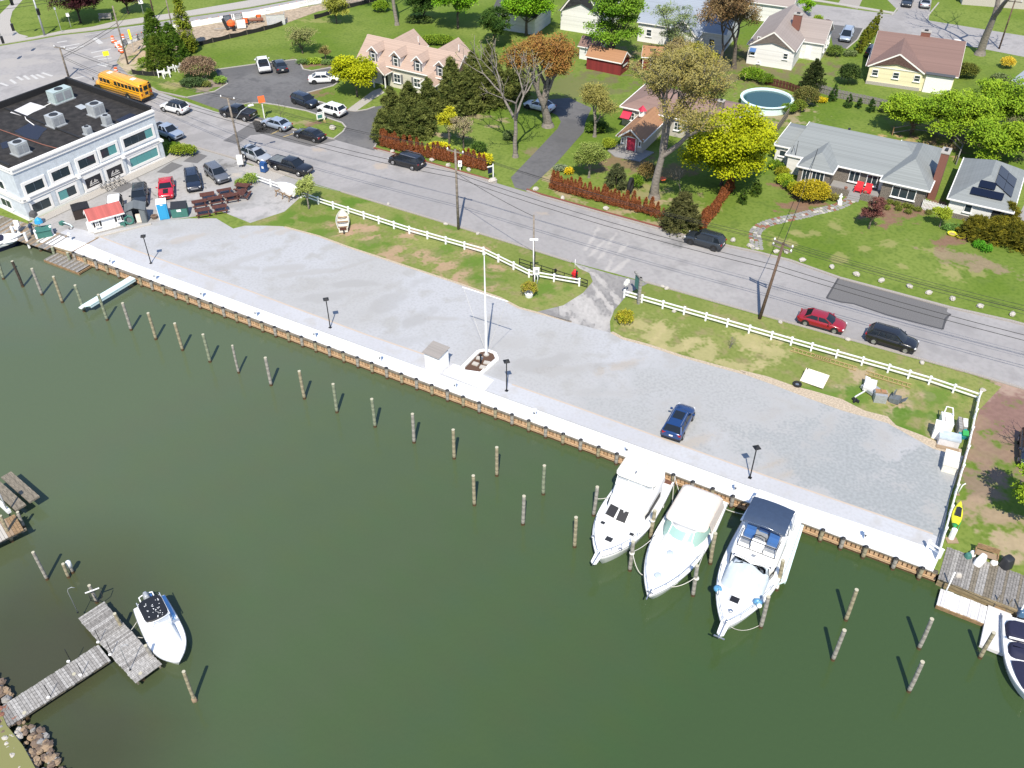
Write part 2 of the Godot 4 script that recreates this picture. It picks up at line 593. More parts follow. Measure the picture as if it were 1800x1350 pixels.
	var lawn := image_mat("lawn", ground_tex(2048, 1512, rect, [rgb(.112, .172, .026), rgb(.165, .215, .048), rgb(.115, .165, .035), rgb(.055, .110, .013)], [.05, .35, 1.6], 101, spots))
	var land := poly([V2(-290, -225)])
	land.append_array(poly([V2(-61.8, -98.76), V2(-51.08, -92.74), V2(-41.33, -87.38), V2(32.31, -45.86), V2(32.74, -45.58), V2(37.75, -42.21)]))
	land.append_array(poly([V2(90, -4), V2(300, 90), V2(420, -40), V2(420, -620), V2(-420, -620), V2(-420, -300)]))
	sheet("lawn", land, .0, M.lawn, rect)
	var mrect := Rect2(-62, -120, 118, 78)
	spots = []
	for s in [V2(-18.35, -98.35), V2(-17.69, -97.41), V2(-12.17, -96.48), V2(-10.17, -92.24), V2(-13.84, -92.87), V2(-9.1, -91.01), V2(-4.61, -92.87), V2(-5.41, -88.02), V2(-1.92, -89.2), V2(-13, -91.01), V2(-6.25, -85.72), V2(-7.38, -89.2), V2(-21.98, -98.76), V2(-2.5, -85.72), V2(-8.2, -86.86), V2(-20.32, -96.74), V2(-16.77, -95.43)]:
		spots.append([s, R.randf_range(1.0, 2.2), R.randf_range(.6, 1.1), R.randf_range(-.9, .1), rgb(.37, .25, .17), .8])
	for s in [V2(12.98, -78.26), V2(16.57, -74.36), V2(15.67, -76.28), V2(14.28, -76.77), V2(19.28, -73.42), V2(18.14, -75.31), V2(22.33, -71.59), V2(24.76, -75.31), V2(25.51, -73.42)]:
		spots.append([s, R.randf_range(1.4, 2.6), R.randf_range(.8, 1.4), R.randf_range(-.9, .1), rgb(.38, .33, .17), .7])
	for s in [V2(35.24, -66.42), V2(36.44, -65.2), V2(36.84, -67.25), V2(30.88, -68.09), V2(33.55, -69.82), V2(38.39, -63.22), V2(38.36, -61.68), V2(38.34, -60.19), V2(38.58, -66.84), V2(35.39, -64.4)]:
		spots.append([s, R.randf_range(.8, 1.8), R.randf_range(.6, 1.0), R.randf_range(-.9, .1), rgb(.37, .28, .19), .85])
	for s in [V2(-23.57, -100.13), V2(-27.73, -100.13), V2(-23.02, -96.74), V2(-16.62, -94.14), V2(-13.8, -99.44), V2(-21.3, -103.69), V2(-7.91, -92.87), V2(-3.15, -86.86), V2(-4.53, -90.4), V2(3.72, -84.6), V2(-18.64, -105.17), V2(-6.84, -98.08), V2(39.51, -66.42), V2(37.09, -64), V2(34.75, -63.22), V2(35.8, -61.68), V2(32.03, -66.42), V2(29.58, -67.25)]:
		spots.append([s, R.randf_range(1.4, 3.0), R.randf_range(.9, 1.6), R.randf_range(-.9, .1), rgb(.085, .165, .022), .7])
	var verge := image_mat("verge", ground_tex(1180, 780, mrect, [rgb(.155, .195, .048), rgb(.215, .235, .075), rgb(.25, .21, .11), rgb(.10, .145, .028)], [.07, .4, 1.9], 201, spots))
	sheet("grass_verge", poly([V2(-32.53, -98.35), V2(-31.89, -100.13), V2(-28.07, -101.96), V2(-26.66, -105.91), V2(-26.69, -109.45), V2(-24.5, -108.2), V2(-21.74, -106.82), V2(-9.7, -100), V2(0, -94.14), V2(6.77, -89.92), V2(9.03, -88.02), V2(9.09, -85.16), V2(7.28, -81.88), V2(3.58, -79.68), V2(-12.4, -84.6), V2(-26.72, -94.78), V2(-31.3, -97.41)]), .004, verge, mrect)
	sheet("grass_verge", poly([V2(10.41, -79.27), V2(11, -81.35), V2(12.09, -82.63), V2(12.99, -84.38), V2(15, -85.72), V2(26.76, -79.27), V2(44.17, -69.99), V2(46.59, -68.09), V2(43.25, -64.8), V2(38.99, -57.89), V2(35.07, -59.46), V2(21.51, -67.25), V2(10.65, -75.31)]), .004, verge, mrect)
	var rrect := Rect2(-130, -205, 200, 150)
	spots = []
	var pale := rgb(.42, .40, .38)
	for s in [V2(9.39, -95.43), V2(10.12, -91.63), V2(10.54, -88.61), V2(11.87, -89.2), V2(12.52, -92.87), V2(11.74, -95.43), V2(9.55, -92.87)]:
		spots.append([s, 2.6, .28, -1.1 + R.randf_range(-.2, .2), pale, .65])
	for s in [V2(19.39, -94.91), V2(18.78, -94.39)]:
		spots.append([s, 1.3, .7, .6, rgb(.16, .16, .16), .7])
	for s in [V2(4.2, -101.54), V2(-15.43, -116.68), V2(-17.33, -114.31), V2(29.39, -91.63), V2(-26.68, -119.48)]:
		spots.append([s, 1.0, .6, .2, rgb(.42, .34, .26), .5])
	for s in [V2(-80.63, -151.82), V2(-76.98, -157.04), V2(-70.77, -153.1), V2(-75.84, -144.48), V2(-71.65, -161.13), V2(-65.43, -157.04), V2(-78.13, -165.4), V2(-63.2, -144.48), V2(-84.83, -159.75)]:
		spots.append([s, 6.0, 2.0, R.randf_range(-.3, .5), rgb(.36, .34, .32), .55])
	for s in [V2(-38.16, -121.65), V2(-32.42, -112.98), V2(-49.58, -128.3), V2(-44.2, -123.49), V2(-28.19, -114.64), V2(-19.01, -108.2)]:
		spots.append([s, 4.0, 1.2, -.5, rgb(.22, .215, .215), .45])
	var street := image_mat("street", ground_tex(1500, 1125, rrect, [rgb(.285, .275, .275), rgb(.330, .318, .315), rgb(.25, .242, .242), rgb(.245, .236, .236)], [.035, .2, 1.3], 301, spots))
	sheet("street", poly([V2(-84.29, -128.3), V2(-84.58, -139.88), V2(-91.41, -154.92), V2(-87.63, -159.47), V2(-82.9, -162.25), V2(-79.02, -164.82), V2(-74.23, -166.57), V2(-69.76, -168.94), V2(-64.91, -170.75), V2(-60, -173.85), V2(-49.1, -179.31), V2(-41.47, -184.37), V2(-22.85, -195.18), V2(-22.23, -188.58), V2(-40.68, -179.97), V2(-47.91, -174.79), V2(-57.29, -169.54), V2(-63.22, -165.11), V2(-66.26, -161.13), V2(-65.16, -151.82), V2(-61.29, -146.14), V2(-54.83, -139.65), V2(-44.08, -132.13), V2(-31.55, -125.96), V2(-24.72, -122.75), V2(-18.48, -119.13), V2(-1.99, -109.45), V2(3.6, -105.91), V2(12.26, -100.83), V2(18.16, -97.41), V2(25.51, -93.63), V2(28.12, -92.49), V2(31.64, -90.65), V2(36.35, -86.98), V2(46.5, -81.25), V2(52, -78.76), V2(62.13, -72.96), V2(56.86, -62.83), V2(48.62, -67.76), V2(44.27, -70.26), V2(26.82, -79.58), V2(14.74, -86.18), V2(11.56, -87.91), V2(6.79, -90.28), V2(0, -94.39), V2(-9.71, -100.13), V2(-21.79, -107.12), V2(-27.59, -110.39), V2(-34.43, -114.64), V2(-38.69, -117.2), V2(-46.95, -121.83), V2(-54.64, -131.31), V2(-66.89, -142.15), V2(-70.21, -130.29), V2(-71.54, -121.65)]), .008, street, rrect)
	sheet("back_street", poly([V2(37.12, -191.47), V2(48.89, -183.34), V2(56.03, -182.32), V2(61.67, -179.97), V2(70.5, -175.75), V2(75.82, -172.6), V2(89.79, -164.53), V2(105.15, -155.71), V2(100.3, -146.38), V2(85.47, -154.39), V2(78.09, -159.47), V2(65.96, -166.86), V2(62.27, -168.04), V2(58.17, -170.14), V2(48.33, -175.75), V2(32.74, -184.37)]), .008, street, rrect)
	var lotm := image_mat("parking_asphalt", ground_tex(700, 500, Rect2(-70, -170, 90, 64), [rgb(.115, .115, .118), rgb(.145, .143, .145), rgb(.10, .10, .104), rgb(.095, .095, .098)], [.05, .25, 1.3], 331, [[V2(-20.67, -121.65), 5.0, 1.0, .2, rgb(.18, .175, .17), .5], [V2(-37.92, -144.48), 5.0, 1.5, .2, rgb(.17, .17, .17), .5]]))
	sheet("parking_lot", poly([V2(-49.77, -137.22), V2(-45.94, -139.65), V2(-44.7, -142.61), V2(-46.78, -145.66), V2(-48.14, -148.57), V2(-42.03, -151.06), V2(-35.95, -153.1), V2(-34.97, -151.82), V2(-33.89, -148.81), V2(-32.38, -148.08), V2(-29.57, -149.56), V2(-28.05, -146.14), V2(-27.46, -143.3), V2(-27.97, -141.92), V2(-31.74, -138.98), V2(-30.91, -137.66), V2(-29.49, -135.92), V2(-24.18, -132.34), V2(-23.14, -132.13), V2(-21.61, -132.75), V2(-20.54, -133.79), V2(-18.03, -135.06), V2(-16.81, -131.31), V2(-19.18, -125.38), V2(-18.8, -121.28), V2(-18.93, -118.95), V2(-25.1, -122.57), V2(-24.08, -125), V2(-23.89, -126.54), V2(-24.68, -128.1), V2(-30.6, -132.34), V2(-35.32, -134.43), V2(-37.81, -135.28), V2(-39.91, -135.06), V2(-41.81, -134), V2(-42.51, -131.92)]), .012, lotm, Rect2(-70, -170, 90, 64))
	sheet("driveway", poly([V2(-.15, -111.03), V2(3.94, -120.2), V2(6.53, -126.15), V2(7.11, -128.49), V2(6.7, -130.7), V2(5.49, -132.13), V2(2.55, -132.96), V2(2.59, -135.92), V2(8.69, -137.22), V2(11.9, -133.38), V2(10.78, -128.89), V2(10.22, -125), V2(5.71, -114.64), V2(1.89, -107.28), V2(.37, -108.2)]), .012, lotm, Rect2(-70, -170, 90, 64))
	sheet("driveway", poly([V2(57.64, -170.45), V2(62.77, -168.34), V2(59.98, -162.54), V2(56.88, -158.11), V2(54.99, -159.75), V2(56.1, -165.4)]), .012, lotm, Rect2(-70, -170, 90, 64))
	sheet("driveway", poly([V2(72.01, -188.58), V2(82.23, -188.58), V2(75.82, -172.6), V2(70.08, -175.43), V2(72.06, -178.33)]), .012, street, rrect)
	sheet("driveway", poly([V2(62.75, -101.96), V2(70.12, -112.98), V2(73.13, -108.2), V2(64.41, -95.43), V2(60.43, -98.76)]), .012, street, rrect)
	var yrect := Rect2(-64, -122, 46, 36)
	spots = [[V2(-33.59, -101.54), 4.0, 1.4, .0, rgb(.42, .40, .40), .6], [V2(-33.93, -112.98), 3.0, .7, -.5, rgb(.45, .40, .33), .7], [V2(-38.47, -114.64), 1.2, .9, .2, rgb(.16, .155, .15), .9], [V2(-41.84, -112.98), 4.0, .12, 1.1, rgb(.14, .14, .14), .8], [V2(-47.92, -109.45), 3.5, .1, .9, rgb(.14, .14, .14), .8]]
	var yard := image_mat("yard_asphalt", ground_tex(620, 485, yrect, [rgb(.30, .295, .29), rgb(.37, .36, .355), rgb(.25, .245, .24), rgb(.26, .255, .25)], [.08, .4, 1.8], 351, spots))
	sheet("yard_asphalt", poly([V2(-58.4, -99.17), V2(-53.12, -107.43), V2(-46.91, -116.17), V2(-46.74, -121.65), V2(-38.65, -117.03), V2(-35.04, -114.64), V2(-27.39, -110.08), V2(-21.77, -106.97), V2(-24.52, -108.35), V2(-26.69, -109.45), V2(-26.66, -105.91), V2(-28.07, -101.96), V2(-31.68, -99.17), V2(-35.8, -101.96), V2(-41.48, -99.72), V2(-47.49, -97.01), V2(-50.55, -96.08), V2(-53.4, -96.48), V2(-55.11, -97.41)]), .006, yard, yrect)
	for q in [poly([V2(-46.98, -112.49), V2(-45.79, -115.49), V2(-43.99, -114.47), V2(-45.31, -112.16)]), poly([V2(-50.98, -107.12), V2(-50.14, -109.92), V2(-48.61, -108.82), V2(-49.8, -106.82)]), poly([V2(-44.31, -115.66), V2(-43.27, -118.42), V2(-41.45, -117.37), V2(-42.26, -115.15)])]:
		sheet("asphalt_patch", q, .014, M.asphalt_patch)
	for q in [poly([V2(36.22, -86.98), V2(46.22, -81.14), V2(45.88, -80.51), V2(46.15, -80.1), V2(44.36, -77.46), V2(39.47, -79.99), V2(36.48, -82.1), V2(35.23, -82.42), V2(33.87, -83.07)]), poly([V2(-40.47, -122.01), V2(-37.23, -129.29), V2(-37.82, -130.49), V2(-34.99, -128.89), V2(-33.08, -125), V2(-37.05, -123.87), V2(-38.19, -121.1)]), poly([V2(-38.45, -130.29), V2(-27.44, -124.24), V2(-24.72, -122.2), V2(-27.98, -120.2), V2(-31.9, -122.2), V2(-36.48, -125)])]:
		sheet("asphalt_patch", q, .014, M.asphalt_patch)
	sheet("tar_seam", ribbon(poly([V2(33.87, -83.07), V2(35.2, -82.31), V2(36.45, -81.99), V2(39.44, -79.89), V2(41.98, -78.56), V2(44.33, -77.36)]), .12), .02, M.tar_line)
	sheet("tar_seam", ribbon(poly([V2(33.87, -83.07), V2(36.22, -86.98)]), .1), .02, M.tar_line)
	sheet("tar_seam", ribbon(poly([V2(44.33, -77.36), V2(45.31, -79.27), V2(46.15, -80.1)]), .1), .02, M.tar_line)
	spots = []
	for s in [V2(-40.82, -97.41), V2(-35.92, -91.63), V2(-32.08, -89.2), V2(-29.39, -91.63), V2(-25.66, -89.2), V2(-22.9, -88.02), V2(-17.5, -85.72), V2(-13.41, -82.42), V2(-10.11, -79.27), V2(-7.14, -79.27), V2(-16.83, -90.4), V2(-19.67, -83.5), V2(-11.52, -75.31), V2(-39.89, -94.14), V2(-2.38, -79.27), V2(0, -75.31), V2(2.79, -71.59), V2(5.54, -70.7), V2(11.17, -71.59), V2(8.07, -67.25), V2(13.54, -68.09), V2(18.29, -64), V2(19.1, -68.95), V2(23.68, -64.8), V2(22.86, -60.93), V2(28.13, -61.68), V2(29.85, -58.74), V2(24.71, -58.03), V2(31.07, -54.61), V2(34.13, -56.64)]:
		spots.append([s, R.randf_range(1.2, 4.0), R.randf_range(.3, .9), R.randf_range(-.9, .3), rgb(.31, .30, .285) if R.randf() < .5 else rgb(.27, .265, .255), R.randf_range(.2, .45)])
	for s in [V2(23.89, -56.64), V2(22.66, -57.68), V2(16.45, -60.56), V2(11.17, -71.59), V2(-26.87, -97.41), V2(-28.65, -97.81), V2(-38.92, -95.43)]:
		spots.append([s, 2.6, .6, -.5, rgb(.36, .30, .23), .4])
	for s in [V2(7.78, -63.22), V2(10.34, -62.83), V2(15.6, -67.25), V2(18.82, -67.25), V2(21.05, -64.8), V2(25.94, -63.22), V2(27.18, -58.03), V2(29.06, -55.95), V2(30.75, -52.04), V2(34.42, -54.61), V2(22, -69.82), V2(16.62, -70.7), V2(30.69, -61.68), V2(22.35, -60.93)]:
		spots.append([s, R.randf_range(4.0, 8.0), R.randf_range(2.0, 4.0), -.5, rgb(.33, .335, .335), .5])
	for s in [V2(33.21, -48.41), V2(32, -50.19), V2(30.17, -50.19), V2(34.47, -52.04), V2(36.09, -55.28), V2(31.35, -53.96), V2(29.26, -56.64), V2(33.03, -53.31), V2(27.55, -59.46)]:
		spots.append([s, R.randf_range(5.0, 8.0), R.randf_range(3.0, 4.0), -.5, rgb(.285, .30, .305), .6])
	var gravel := image_mat("gravel", ground_tex(1770, 1170, mrect, [rgb(.397, .404, .420), rgb(.366, .366, .366), rgb(.331, .327, .316), rgb(.293, .293, .296)], [.05, .22, 2.6], 401, spots))
	sheet("gravel_yard", poly([V2(-53.72, -94.14), V2(-53.36, -96.74), V2(-49.43, -96.74), V2(-44.07, -99.17), V2(-39.55, -100.27), V2(-36.08, -100.27), V2(-33.43, -97.81), V2(-32.22, -98.49), V2(-29.47, -98.49), V2(-27.6, -98.35), V2(-22.92, -96.08), V2(-19.15, -93.63), V2(-12.77, -89.92), V2(-6.14, -86.06), V2(-1.23, -83.07), V2(.72, -81.25), V2(3.59, -79.99), V2(6.51, -78.66), V2(10.21, -76.87), V2(10.99, -75.89), V2(13.76, -74.74), V2(16.93, -72.87), V2(22.61, -70.17), V2(25.03, -68.61), V2(27.82, -66.67), V2(30.56, -64.96), V2(34.21, -63.14), V2(37.15, -59.68), V2(39.45, -58.6), V2(36.24, -53.31), V2(33.88, -48.41), V2(33.06, -46.98)]), .016, gravel, mrect)
	var sandm := mat("sand_edge", rgb(.56, .46, .34), 1.0, grey_tex(256, .05, 43, .75, 1.0), .3)
	sheet("sandy_edge", poly([V2(22.16, -70.7), V2(24.71, -69.64), V2(27.09, -68.09), V2(28.32, -67.59), V2(30.92, -66.26), V2(32.58, -64.64), V2(34.43, -63.84), V2(34.82, -62.6), V2(36.7, -61.31), V2(37.88, -60.34), V2(39.58, -59.46), V2(39.23, -58.53), V2(37.1, -59.53), V2(34.14, -62.91), V2(30.48, -64.64), V2(27.76, -66.42), V2(24.98, -68.35), V2(22.56, -69.91)]), .02, sandm)
	sheet("sandy_edge", ribbon(poly([V2(-27.37, -98.21), V2(-22.92, -96.08), V2(-19.15, -93.63), V2(-12.77, -89.92), V2(-6.14, -86.06), V2(-1.23, -83.07), V2(.72, -81.25), V2(3.59, -79.89), V2(6.21, -78.66)]), .16), .02, sandm)
	sheet("sandy_edge", ribbon(poly([V2(10.21, -76.87), V2(11.27, -75.79), V2(13.75, -74.65), V2(16.92, -72.78), V2(22.6, -70.08)]), .2), .02, sandm)
	var strip := image_mat("stone_strip", ground_tex(1400, 925, mrect, [rgb(.448, .456, .480), rgb(.416, .420, .440), rgb(.392, .384, .376), rgb(.360, .360, .368)], [.06, .3, 2.8], 431, []))
	sheet("stone_strip", poly([V2(-51.03, -97.41), V2(-43.45, -92.74), V2(-28.46, -84.38), V2(-15.13, -76.57), V2(-5.58, -71.59), V2(5.3, -65.52), V2(15.09, -59.9), V2(21.83, -56.09), V2(30.55, -51.41), V2(33.62, -49.59), V2(33.97, -49.29), V2(32.87, -46.69), V2(21.43, -54.22), V2(5.19, -63.22), V2(-14.87, -74.46), V2(-42.53, -89.8), V2(-54.07, -96.48), V2(-52.97, -98.08)]), .02, strip, mrect)
	sheet("rust_line", ribbon(poly([V2(-48.82, -95.95), V2(-43.45, -92.74), V2(-28.46, -84.38), V2(-15.13, -76.57), V2(-8.77, -73.15)]), .09), .024, mat("rust_stone", rgb(.46, .38, .31), 1.0))
	sheet("rust_line", ribbon(poly([V2(0, -68.44), V2(5.3, -65.52), V2(15.09, -59.9), V2(21.83, -56.09), V2(30.55, -51.41), V2(33.64, -49.65)]), .08), .024, M.rust_stone)
	spots = []
	for s in [V2(8.23, -82.42), V2(9.03, -85.16), V2(7.22, -80.83), V2(9.79, -82.96), V2(5.99, -80.3), V2(8.39, -80.3), V2(9.46, -86.86)]:
		spots.append([s, 3.4, .3, .95 + R.randf_range(-.2, .2), rgb(.42, .40, .38), .8])
	for s in [V2(7.73, -79.27), V2(8.73, -80.83), V2(9.18, -78.76), V2(6.62, -80.83)]:
		spots.append([s, 2.6, 1.0, .6, rgb(.40, .385, .37), .6])
	sheet("apron", poly([V2(7.04, -90.04), V2(8.97, -88.96), V2(11.53, -87.56), V2(15.03, -85.95), V2(13.12, -84.38), V2(12.13, -83.07), V2(10.84, -80.83), V2(10.19, -78.76), V2(10.08, -76.77), V2(5.92, -78.66), V2(2.7, -80.51), V2(5.45, -81.67), V2(7.71, -84.05), V2(8.91, -86.29), V2(8.65, -88.02), V2(7.56, -88.96)]), .02, image_mat("apron", ground_tex(300, 240, Rect2(5, -94, 14, 18), [rgb(.20, .195, .195), rgb(.26, .25, .245), rgb(.3, .29, .28), rgb(.17, .165, .165)], [.1, .5, 2.0], 451, spots)), Rect2(5, -94, 14, 18))
	kerb("kerb", poly([V2(-21.79, -107.12), V2(-9.71, -100.13), V2(0, -94.39), V2(6.79, -90.28)]), .3, .1, M.kerb_stone)
	kerb("kerb", poly([V2(14.74, -86.18), V2(26.82, -79.58), V2(44.27, -70.26), V2(48.62, -67.76), V2(54.93, -64.16)]), .3, .1, M.kerb_stone)
	kerb("kerb", poly([V2(-46.95, -121.83), V2(-38.69, -117.2), V2(-34.43, -114.64), V2(-27.59, -110.39)]), .3, .1, M.kerb_stone)
	kerb("kerb", poly([V2(1.89, -107.28), V2(3.6, -105.91), V2(12.26, -100.83), V2(18.16, -97.41), V2(25.51, -93.63), V2(28.12, -92.49), V2(31.64, -90.65), V2(36.35, -86.98), V2(46.5, -81.25), V2(52, -78.76), V2(59.9, -74.17)]), .35, .11, M.kerb_stone)
	kerb("kerb", poly([V2(-18.48, -119.13), V2(-12.25, -115.49), V2(-1.99, -109.45)]), .35, .11, M.kerb_stone)
	kerb("painted_kerb", poly([V2(-19.09, -119.66), V2(-12.28, -115.83), V2(-1.99, -109.73)]), .16, .2, M.kerb_red)
	kerb("painted_kerb", poly([V2(1.89, -107.61), V2(3.61, -106.29), V2(12.29, -101.18), V2(18.21, -97.74)]), .16, .2, M.kerb_red)
	kerb("kerb", poly([V2(-61.29, -146.14), V2(-54.83, -139.65), V2(-49.77, -137.22)]), .35, .11, M.kerb_stone)
	kerb("kerb", poly([V2(-42.51, -131.92), V2(-31.55, -125.96), V2(-25.1, -122.57)]), .35, .11, M.kerb_stone)
	for s in [poly([V2(-42.51, -131.92), V2(-41.81, -134), V2(-39.91, -135.06), V2(-37.81, -135.28), V2(-35.32, -134.43), V2(-30.6, -132.34), V2(-24.68, -128.1), V2(-23.89, -126.54), V2(-24.08, -125), V2(-25.1, -122.57)]), poly([V2(-48.14, -148.57), V2(-42.03, -151.06), V2(-35.95, -153.1), V2(-34.97, -151.82), V2(-33.89, -148.81), V2(-32.38, -148.08), V2(-29.57, -149.56), V2(-28.05, -146.14)]), poly([V2(-27.46, -143.3), V2(-27.97, -141.92), V2(-31.74, -138.98), V2(-30.91, -137.66), V2(-29.49, -135.92), V2(-24.18, -132.34), V2(-23.14, -132.13), V2(-21.61, -132.75), V2(-20.54, -133.79)]), poly([V2(-49.77, -137.22), V2(-45.94, -139.65), V2(-44.7, -142.61), V2(-46.78, -145.66)]), poly([V2(-19.09, -119.66), V2(-18.8, -121.28)])]:
		kerb("kerb", s, .22, .1, M.concrete)
	kerb("kerb", poly([V2(62.77, -168.34), V2(59.98, -162.54), V2(56.88, -158.11)]), .25, .08, M.concrete)
	kerb("kerb", poly([V2(72.48, -179.64), V2(70.08, -175.43)]), .25, .08, M.concrete)
	kerb("kerb", poly([V2(81.25, -182.66), V2(77.77, -177.03), V2(75.72, -173.53), V2(75.7, -171.67)]), .25, .08, M.concrete)
	struct("pavement", MB.new().prism(poly([V2(-92.37, -157.04), V2(-88.7, -161.97), V2(-83.46, -163.67), V2(-79.78, -166.86), V2(-75.06, -168.94), V2(-72.2, -171.67), V2(-60.95, -177.35), V2(-50.13, -184.02), V2(-42.36, -189.29), V2(-41.6, -185.06), V2(-49.25, -179.97), V2(-60.17, -174.48), V2(-69.96, -169.54), V2(-74.44, -167.15), V2(-79.24, -165.4), V2(-83.12, -162.82), V2(-87.87, -160.02), V2(-91.53, -155.18)]), -.05, .12), M.concrete)
	sheet("footpath", poly([V2(-88.7, -161.97), V2(-93.07, -169.84), V2(-94.69, -176.07), V2(-95.17, -180.97), V2(-95.61, -184.37), V2(-96.68, -188.58), V2(-94.46, -188.58), V2(-93.8, -183.68), V2(-93.05, -177.68), V2(-91.48, -172.91), V2(-89.17, -168.34), V2(-86.75, -165.4), V2(-84.68, -164.24), V2(-85.74, -161.97)]), .016, M.concrete)
	struct("pavement", MB.new().prism(poly([V2(38.06, -197.47), V2(50.16, -189.29), V2(59.85, -183.68), V2(70.9, -177.03), V2(70.39, -176.07), V2(59.58, -182.66), V2(49.86, -187.86), V2(37.76, -195.56)]), -.05, .1), M.concrete)
	sheet("footpath", poly([V2(64.7, -187.86), V2(68.69, -187.86), V2(64.81, -178.98), V2(61.69, -181.64)]), .016, M.kerb_stone)
	struct("pavement", MB.new().prism(poly([V2(-58.22, -99.58), V2(-47.03, -116.85), V2(-46.16, -117.9), V2(-44.99, -117.03), V2(-46.16, -115.15), V2(-57.22, -98.62)]), -.05, .12), M.concrete)
	sheet("footpath", poly([V2(-24.57, -132.75), V2(-21.59, -139.88), V2(-20.56, -141), V2(-19.67, -139.2), V2(-20.84, -137.22), V2(-23.22, -132.13)]), .016, M.concrete)
	sheet("concrete_pad", poly([V2(-35.81, -112.98), V2(-33.07, -116.17), V2(-28.65, -112.98), V2(-31.09, -110.08)]), .016, M.concrete)
	sheet("roadworks_dirt", poly([V2(-64.99, -151.31), V2(-65.99, -160.3), V2(-63.05, -164.53), V2(-57.14, -168.94), V2(-47.78, -174.16), V2(-40.56, -179.31), V2(-28.59, -186.1), V2(-28.25, -183.34), V2(-36.03, -177.68), V2(-41.08, -170.75), V2(-49.68, -163.67), V2(-55.43, -159.2), V2(-57.58, -156.5), V2(-62.21, -159.75), V2(-63.5, -157.04)]), .02, M.sand)
	var marks := [poly([V2(-74.82, -164.53), V2(-68.65, -168.64)]), poly([V2(-68.65, -168.64), V2(-62.15, -172.6)])]
	for q in marks:
		sheet("road_marking", ribbon(q, .09), .016, M.road_white)
	sheet("road_marking", ribbon(poly([V2(-71.44, -162.82), V2(-64.01, -167.75), V2(-58.54, -170.75)]), .07), .016, M.road_yellow)
	for q in [poly([V2(-78.52, -161.13), V2(-77.07, -161.97)]), poly([V2(-77.21, -158.93), V2(-74.4, -160.58)]), poly([V2(-75.83, -157.84), V2(-73.22, -159.47)]), poly([V2(-70.92, -156.24), V2(-68.19, -158.11)]), poly([V2(-69.81, -154.13), V2(-67.97, -155.44)]), poly([V2(-68.69, -153.1), V2(-66.69, -153.87)]), poly([V2(-67.99, -151.06), V2(-66.16, -150.06)]), poly([V2(-67.79, -151.57), V2(-66.14, -150.56)]), poly([V2(-80.66, -143.07), V2(-78.92, -141.92)]), poly([V2(-79.63, -144.48), V2(-78.05, -142.84)]), poly([V2(-79.03, -145.66), V2(-77.55, -144.24)]), poly([V2(-78.14, -146.14), V2(-76.56, -144.48)]), poly([V2(-77.05, -146.38), V2(-75.39, -144.71)]), poly([V2(-76.32, -146.62), V2(-74.49, -145.19)]), poly([V2(-75.69, -147.35), V2(-73.49, -145.9)])]:
		sheet("crossing_stripe", ribbon(q, .22), .016, M.road_white)
	for q in [poly([V2(-72.83, -163.39), V2(-70.68, -160.58)])]:
		sheet("stop_line", ribbon(q, .42), .016, M.road_white)
	sheet("stop_line", ribbon(poly([V2(-70.06, -144.71), V2(-68.22, -145.9)]), .18), .016, M.road_white)
	for q in [poly([V2(-34.23, -124.24), V2(-33.32, -125.38)]), poly([V2(-32.27, -123.31), V2(-31.11, -124.43)])]:
		sheet("worn_marking", ribbon(q, .12), .02, M.road_yellow)
	struct("bank", MB.new().prism(poly([V2(-45.11, -40.07), V2(-38.19, -37.48), V2(-34.78, -34.7), V2(-33.51, -33.15), V2(-31.88, -31.74), V2(-30.45, -30.19), V2(-28.05, -26.57), V2(-39.82, -26.57)]), -1.4, -.2), image_mat("bank_grass", ground_tex(128, 128, Rect2(-40, -40, 8, 12), [rgb(.17, .19, .06), rgb(.25, .22, .12), rgb(.28, .22, .14), rgb(.12, .15, .04)], [.2, .8, 3.0], 461, [])))
